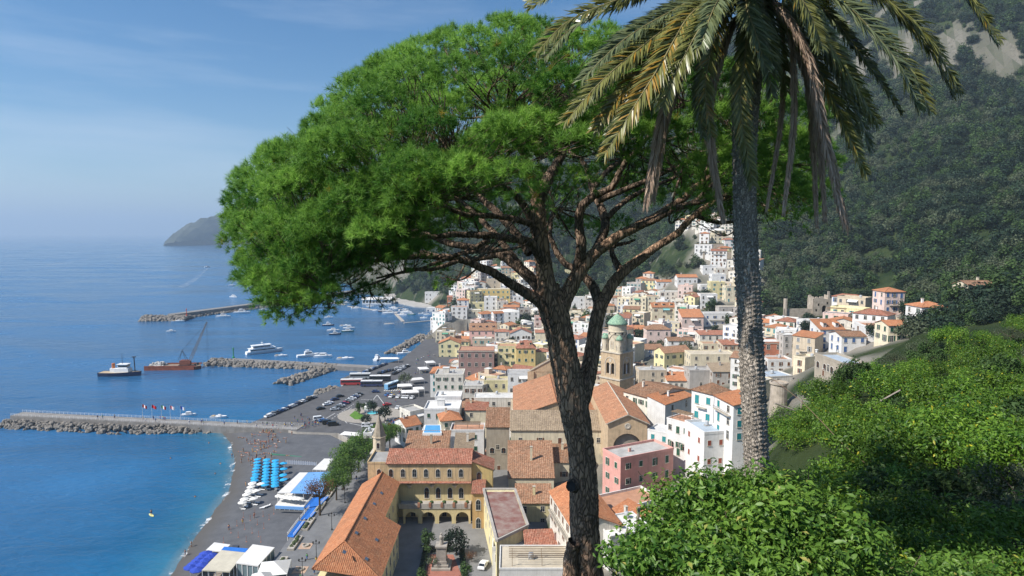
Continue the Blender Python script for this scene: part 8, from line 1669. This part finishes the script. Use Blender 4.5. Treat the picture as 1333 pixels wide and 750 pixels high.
    # forest: every crown a copy of the trees above, scattered over the mountain
    rg = np.random.default_rng(31); N = 90000; D = np.sqrt(rg.uniform(230 ** 2, 1750 ** 2, N)); a = rg.uniform(-.42, 1.02, N); X, Y = D * np.sin(a), D * np.cos(a); Zg = ground_arr(X, Y); ok = (Zg > 3) 
    Zx = ground_arr(X + 6, Y); Zy = ground_arr(X, Y + 6); slope = np.hypot(Zx - Zg, Zy - Zg) / 6
    dens = np.where(D < 700, 1.0, np.where(D < 1100, .7, .5)); patch = np.array([mnoise.noise((x * .012, y * .012, 2)) for x, y in zip(X, Y)]); ok &= (rg.random(N) < dens) & (slope < 1.35) & (patch > -.50); ok &= ~((X < 60) & (D < 420)) & ((D > 345) | (X > .64 * Y)) & (poly_dist(X, Y, coast, False) > 14)
    ok &= ~in_poly(X, Y, town_poly) | (rg.random(N) < .10)
    for (ax, ay, ar) in FOOT: ok &= (X - ax) ** 2 + (Y - ay) ** 2 > (ar + 2) ** 2
    X, Y, Zg, D, patch = X[ok], Y[ok], Zg[ok], D[ok], patch[ok]; sc = (.6 + 1.5 * rg.random(len(X)) ** 2) * np.where(D > 800, 1.5, 1.15) * np.where(D < 420, .85, 1.0)
    me = bpy.data.meshes.new('forest'); me.from_pydata(np.stack([X, Y, Zg + 2.2 * sc], 1).tolist(), [], []); at_ = me.attributes.new('scl', 'FLOAT', 'POINT'); at_.data.foreach_set('value', sc.astype(np.float32)); at_ = me.attributes.new('rot', 'FLOAT_VECTOR', 'POINT'); at_.data.foreach_set('vector', np.stack([rg.normal(0, .15, len(X)), rg.normal(0, .15, len(X)), rg.uniform(0, 6.28, len(X))], 1).astype(np.float32).ravel())
    kd = (rg.random(len(X)) * 4 + patch * 2.2).astype(int).clip(0, 3); at_ = me.attributes.new('kd', 'INT', 'POINT'); at_.data.foreach_set('value', kd.astype(np.int32)); o = link('forest', me); tag(o, 'dense dark green woodland covering the mountain side', kind='stuff')
    src = {}
    for q in COL.objects:
        if q.name.startswith('crown') and q.type == 'MESH':
            for k, m_ in CR.items():
                if q.data == m_ and k not in src: src[k] = q
    ng = bpy.data.node_groups.new('scatter_trees', 'GeometryNodeTree'); ng.interface.new_socket('Geometry', in_out='INPUT', socket_type='NodeSocketGeometry'); ng.interface.new_socket('Geometry', in_out='OUTPUT', socket_type='NodeSocketGeometry')
    gi, go, jn = ng.nodes.new('NodeGroupInput'), ng.nodes.new('NodeGroupOutput'), ng.nodes.new('GeometryNodeJoinGeometry')
    def attr(nm, ty): n = ng.nodes.new('GeometryNodeInputNamedAttribute'); n.data_type = ty; n.inputs['Name'].default_value = nm; return n.outputs['Attribute']
    sA, rA, kA = attr('scl', 'FLOAT'), attr('rot', 'FLOAT_VECTOR'), attr('kd', 'INT')
    for i, k in enumerate(('round', 'wide', 'oval', 'olive')):
        oi = ng.nodes.new('GeometryNodeObjectInfo'); oi.inputs['Object'].default_value = src[k]; oi.inputs['As Instance'].default_value = True; cm = ng.nodes.new('FunctionNodeCompare'); cm.data_type = 'INT'; cm.operation = 'EQUAL'; ins = [s for s in cm.inputs if s.type == 'INT']; ng.links.new(kA, ins[0]); ins[1].default_value = i
        ip = ng.nodes.new('GeometryNodeInstanceOnPoints'); ng.links.new(gi.outputs[0], ip.inputs['Points']); ng.links.new(cm.outputs['Result'], ip.inputs['Selection']); ng.links.new(oi.outputs['Geometry'], ip.inputs['Instance']); ng.links.new(rA, ip.inputs['Rotation']); ng.links.new(sA, ip.inputs['Scale']); ng.links.new(ip.outputs[0], jn.inputs[0])
    ng.links.new(jn.outputs[0], go.inputs[0]); md = o.modifiers.new('scatter', 'NODES'); md.node_group = ng; print('forest trees', len(X))
build_trees()

# ------------------------------------------------------------------ lemon grove on the near slope and the leafy shrubs in front
def leaf_cloud(n, R, leaf, mat, seed, clusters, name='foliage', squash=.42, top=.3):
    rg = np.random.default_rng(seed); C = rg.normal(size=(clusters, 3)); C /= np.linalg.norm(C, axis=1, keepdims=True); C[:, 2] = np.abs(C[:, 2]) * .9 - .1; C *= rg.uniform(.45, .95, (clusters, 1)) * np.array(R)
    cr = rg.uniform(.22, .40, clusters) * np.mean(R[:2]); k = rg.integers(0, clusters, n); d = rg.normal(size=(n, 3)); d /= np.linalg.norm(d, axis=1, keepdims=True); P = C[k] + d * (cr[k] * rg.uniform(.35, 1.1, n))[:, None]
    ax = d + rg.normal(0, .6, (n, 3)) + np.array([0, 0, top]); U, W, A = frames(ax, rg); s = leaf * rg.uniform(.4, 1.45, n)[:, None]; fold = A * s * .18
    V = np.stack([P - U * s, P + W * s * squash + fold, P + U * s * 1.05 - A * s * .25, P - W * s * squash + fold, P + U * s * .1], 1).reshape(-1, 3); b = np.arange(n) * 5
    F = np.concatenate([np.stack([b, b + 4, b + 1], 1), np.stack([b + 4, b + 2, b + 1], 1), np.stack([b, b + 3, b + 4], 1), np.stack([b + 3, b + 2, b + 4], 1)])
    t = np.clip(rg.normal(.42, .14, clusters)[k] + rg.normal(0, .16, n), 0, .96); t = np.where(rg.random(n) < .012, 1.0, t)
    return np_mesh(name, V, F, mat, np.repeat(t, 5)), (P, A, U, s)
L_LEMON = leaf_mat('leaves_lemon', (.028, .092, .011), (.175, .300, .030), .34, .45, .35, yellow=(.45, .42, .03), objvar=.32); L_SHRUB = leaf_mat('leaves_shrub', (.040, .115, .016), (.205, .350, .052), .34, .45, .35, yellow=(.40, .36, .10))
def build_near_green():
    rnd = random.Random(14); meshes = [leaf_cloud(5200, (2.1, 2.1, 1.7), .085, L_LEMON, 40 + i, 26)[0] for i in range(4)]; other = [leaf_cloud(3600, (1.7, 1.9, 1.5), .06, L_OLIVE, 50, 20)[0], leaf_cloud(3200, (1.9, 1.6, 1.9), .11, L_MID, 51, 18)[0]]; stems = trunk_mesh('stems', 1.6, .09, BARK2, 8, 6, 1.2)
    spots = []; tries = 0
    edge = lambda px: float(np.interp(px, [925, 1000, 1020, 1036, 1057, 1085, 1111, 1166, 1333, 1500], [640, 592, 570, 538, 518, 496, 480, 458, 408, 385]))
    rg = np.random.default_rng(77); cy_ = 14 + rg.random(14000) ** 1.2 * 88; cp_ = rg.uniform(960, 1370, 14000); cx_ = (cp_ - 666.5) / FPX * cy_; cz_ = ground_arr(cx_, cy_)
    for x, y, z, px in zip(cx_.tolist(), cy_.tolist(), cz_.tolist(), cp_.tolist()):
        if len(spots) >= 290: break
        q = px_of((x, y, z + 2.2))
        if q[1] < edge(px) or (px < 1010 and y < 34): continue
        sp = 2.1 + y * .014 + rnd.uniform(-.3, .6)
        if any((x - a) ** 2 + (y - b) ** 2 < sp * sp for a, b in spots): continue
        spots.append((x, y)); s = rnd.uniform(.62, 1.3); yl = q[0] > 1090 and q[1] > 520
        alt = rnd.random() < .24; om = rnd.randrange(2)
        root = empty('scrub_bush' if alt else 'lemon_tree', (x, y, z - .2), rnd.uniform(0, 6.28)); root.scale = (s, s, s * rnd.uniform(.85, 1.1)); link('foliage', other[om] if alt else rnd.choice(meshes), root, (0, 0, 1.5)); link('stems', stems, root)
        if alt: tag(root, ('dull grey-green small-leaved bush', 'dark green large-leaved bush')[om] + ' among the lemon trees of the near slope', 'bush', 'wild bushes among the lemon trees')
        else: tag(root, 'bushy lemon tree in the terraced grove on the near slope', 'tree', 'lemon trees of the near grove')
    print('lemons', len(spots))
    # leafy shrubs right in front, broad glossy leaves
    leafm = MB(); nL = 7; prof = [(0, 0), (.18, .30), (.45, .46), (.75, .34), (1.0, 0)]
    V = []; F = []
    for i, (t, w) in enumerate(prof): V += [(-w * .62 * .1, 0.0, 0)] and [(-w, t * 2 - 1, .16 * abs(w) - .25 * t * t), (0, t * 2 - 1, -.25 * t * t), (w, t * 2 - 1, .16 * abs(w) - .25 * t * t)]
    for i in range(len(prof) - 1):
        a = i * 3; F += [(a, a + 1, a + 4, a + 3), (a + 1, a + 2, a + 5, a + 4)]
    lme = np_mesh('leaf', np.array(V), np.array(F), L_SHRUB, np.full(len(V), .72), True)
    lme2 = np_mesh('leaf', np.array(V), np.array(F), L_SHRUB, np.full(len(V), .45), True)
    groups = [  # centre px, distance, radius, leaves, parts, label
     (905,668,7.6,(.95,.9,.62),5200,100,'broad-leaved green shrub in front of the pink house'), (985,672,7.2,(.85,.9,.72),5200,90,'broad-leaved green shrub at the foot of the palm'), (1062,712,6.8,(.85,.9,.66),4600,60,'broad-leaved green shrub right of the palm foot'), (850,735,6.6,(.62,.7,.62),3600,40,'leafy shrub hanging over the rooftops by the pine trunk'),
     (960,745,6.2,(1.0,.8,.55),4600,10,'low dense shrub below the palm foot'), (1135,790,6.4,(.8,.9,.62),3800,0,'shaded shrub at the end of the leafy hedge'), (1220,800,7.2,(1.1,1.0,.8),4800,0,'tall leafy shrub beside the wooden stakes'), (1310,790,7.8,(1.0,1.0,.9),4600,0,'leafy shrub furthest along the near bank')]
    for k, (a, b, d, R, n, parts, lab) in enumerate(groups):
        c = at(a, b + 12, d); me, (P, A, U, s) = leaf_cloud(int(n * 1.45), R, .041, L_SHRUB, 90 + k, 34, top=.5); gz = c.z - R[2] - .9; root = empty('leafy_shrub', (c.x, c.y, gz)); link('foliage', me, root, (0, 0, c.z - gz))['kind'] = 'stuff'
        st = trunk_mesh('stems', c.z - gz, .035, BARK2, k + 20, 9, .75); link('stems', st, root); cam_d = P @ np.array([0, -1.0, .35]) ; idx = np.argsort(-cam_d)[:parts * 3]; rnd.shuffle(li := list(idx))
        for i in li[:parts]:
            o = link('leaf', rnd.choice((lme, lme2)), root, tuple(P[i] * 1.04 + np.array([0, 0, c.z - gz]))); m = Matrix((U[i] * 0 + np.cross(A[i], U[i]), U[i], A[i])).transposed(); o.rotation_euler = m.to_euler(); q = rnd.uniform(.032, .062); o.scale = (q, q, q)
        tag(root, lab, 'shrub')
    # bare stakes and a cable over the grove
    wood = surf('weathered_wood', (.30, .26, .22), .95, .3, 4)
    for (x0, y0, x1, y1, d, r, lab) in ((817,690,812,770,7.2,.03,'bare grey stake standing among the shrub leaves'),(832,660,822,760,7.4,.025,'thin forked stake left of the shrub')):
        p, q = at(x0, y0, d), at(x1, y1, d); mb = MB(); mb.bar(Vector((0, 0, 0)), p - q, r, wood, 7, r * .7); mb.bar((p - q) * .6, (p - q) * .6 + Vector((.10, 0, .16)), r * .5, wood, 5); o = mb.build('wooden_stake'); o.location = q; tag(o, lab, 'stake')
    for pts, d, lab in ((((1040,556),(1044,520),(1062,518)),58,'wooden pergola poles among the lemon trees'),(((1009,525),(1034,534)),50,'pale fallen pole lying over the lemon trees'),(((1100,548),(1172,508)),52,'long slanting pale pole over the grove'),(((1130,640),(1175,655)),24,'bundle of grey poles at the dark edge of the grove')):
        P_ = [at(a, b, d) for a, b in pts]; mb = MB()
        for a, b in zip(P_, P_[1:]): mb.bar(a - P_[0], b - P_[0], .055 * d / 50 + .02, wood, 6)
        o = mb.build('wooden_pole'); o.location = P_[0]; tag(o, lab, 'pole')
    C = catmull([tuple(at(985,478,60)), tuple(at(1040,520,45)), tuple(at(1105,585,32)), tuple(at(1190,650,24))], 10); v, _, f = tube(C, np.full(len(C), .018), 5); tag(link('cable', np_mesh('cable', v.reshape(-1, 3), f, surf('cable_rust', (.25, .15, .10), .8, .1), None, True)), 'thin brownish cable strung across the lemon grove', 'cable')
build_near_green()
build_haze()
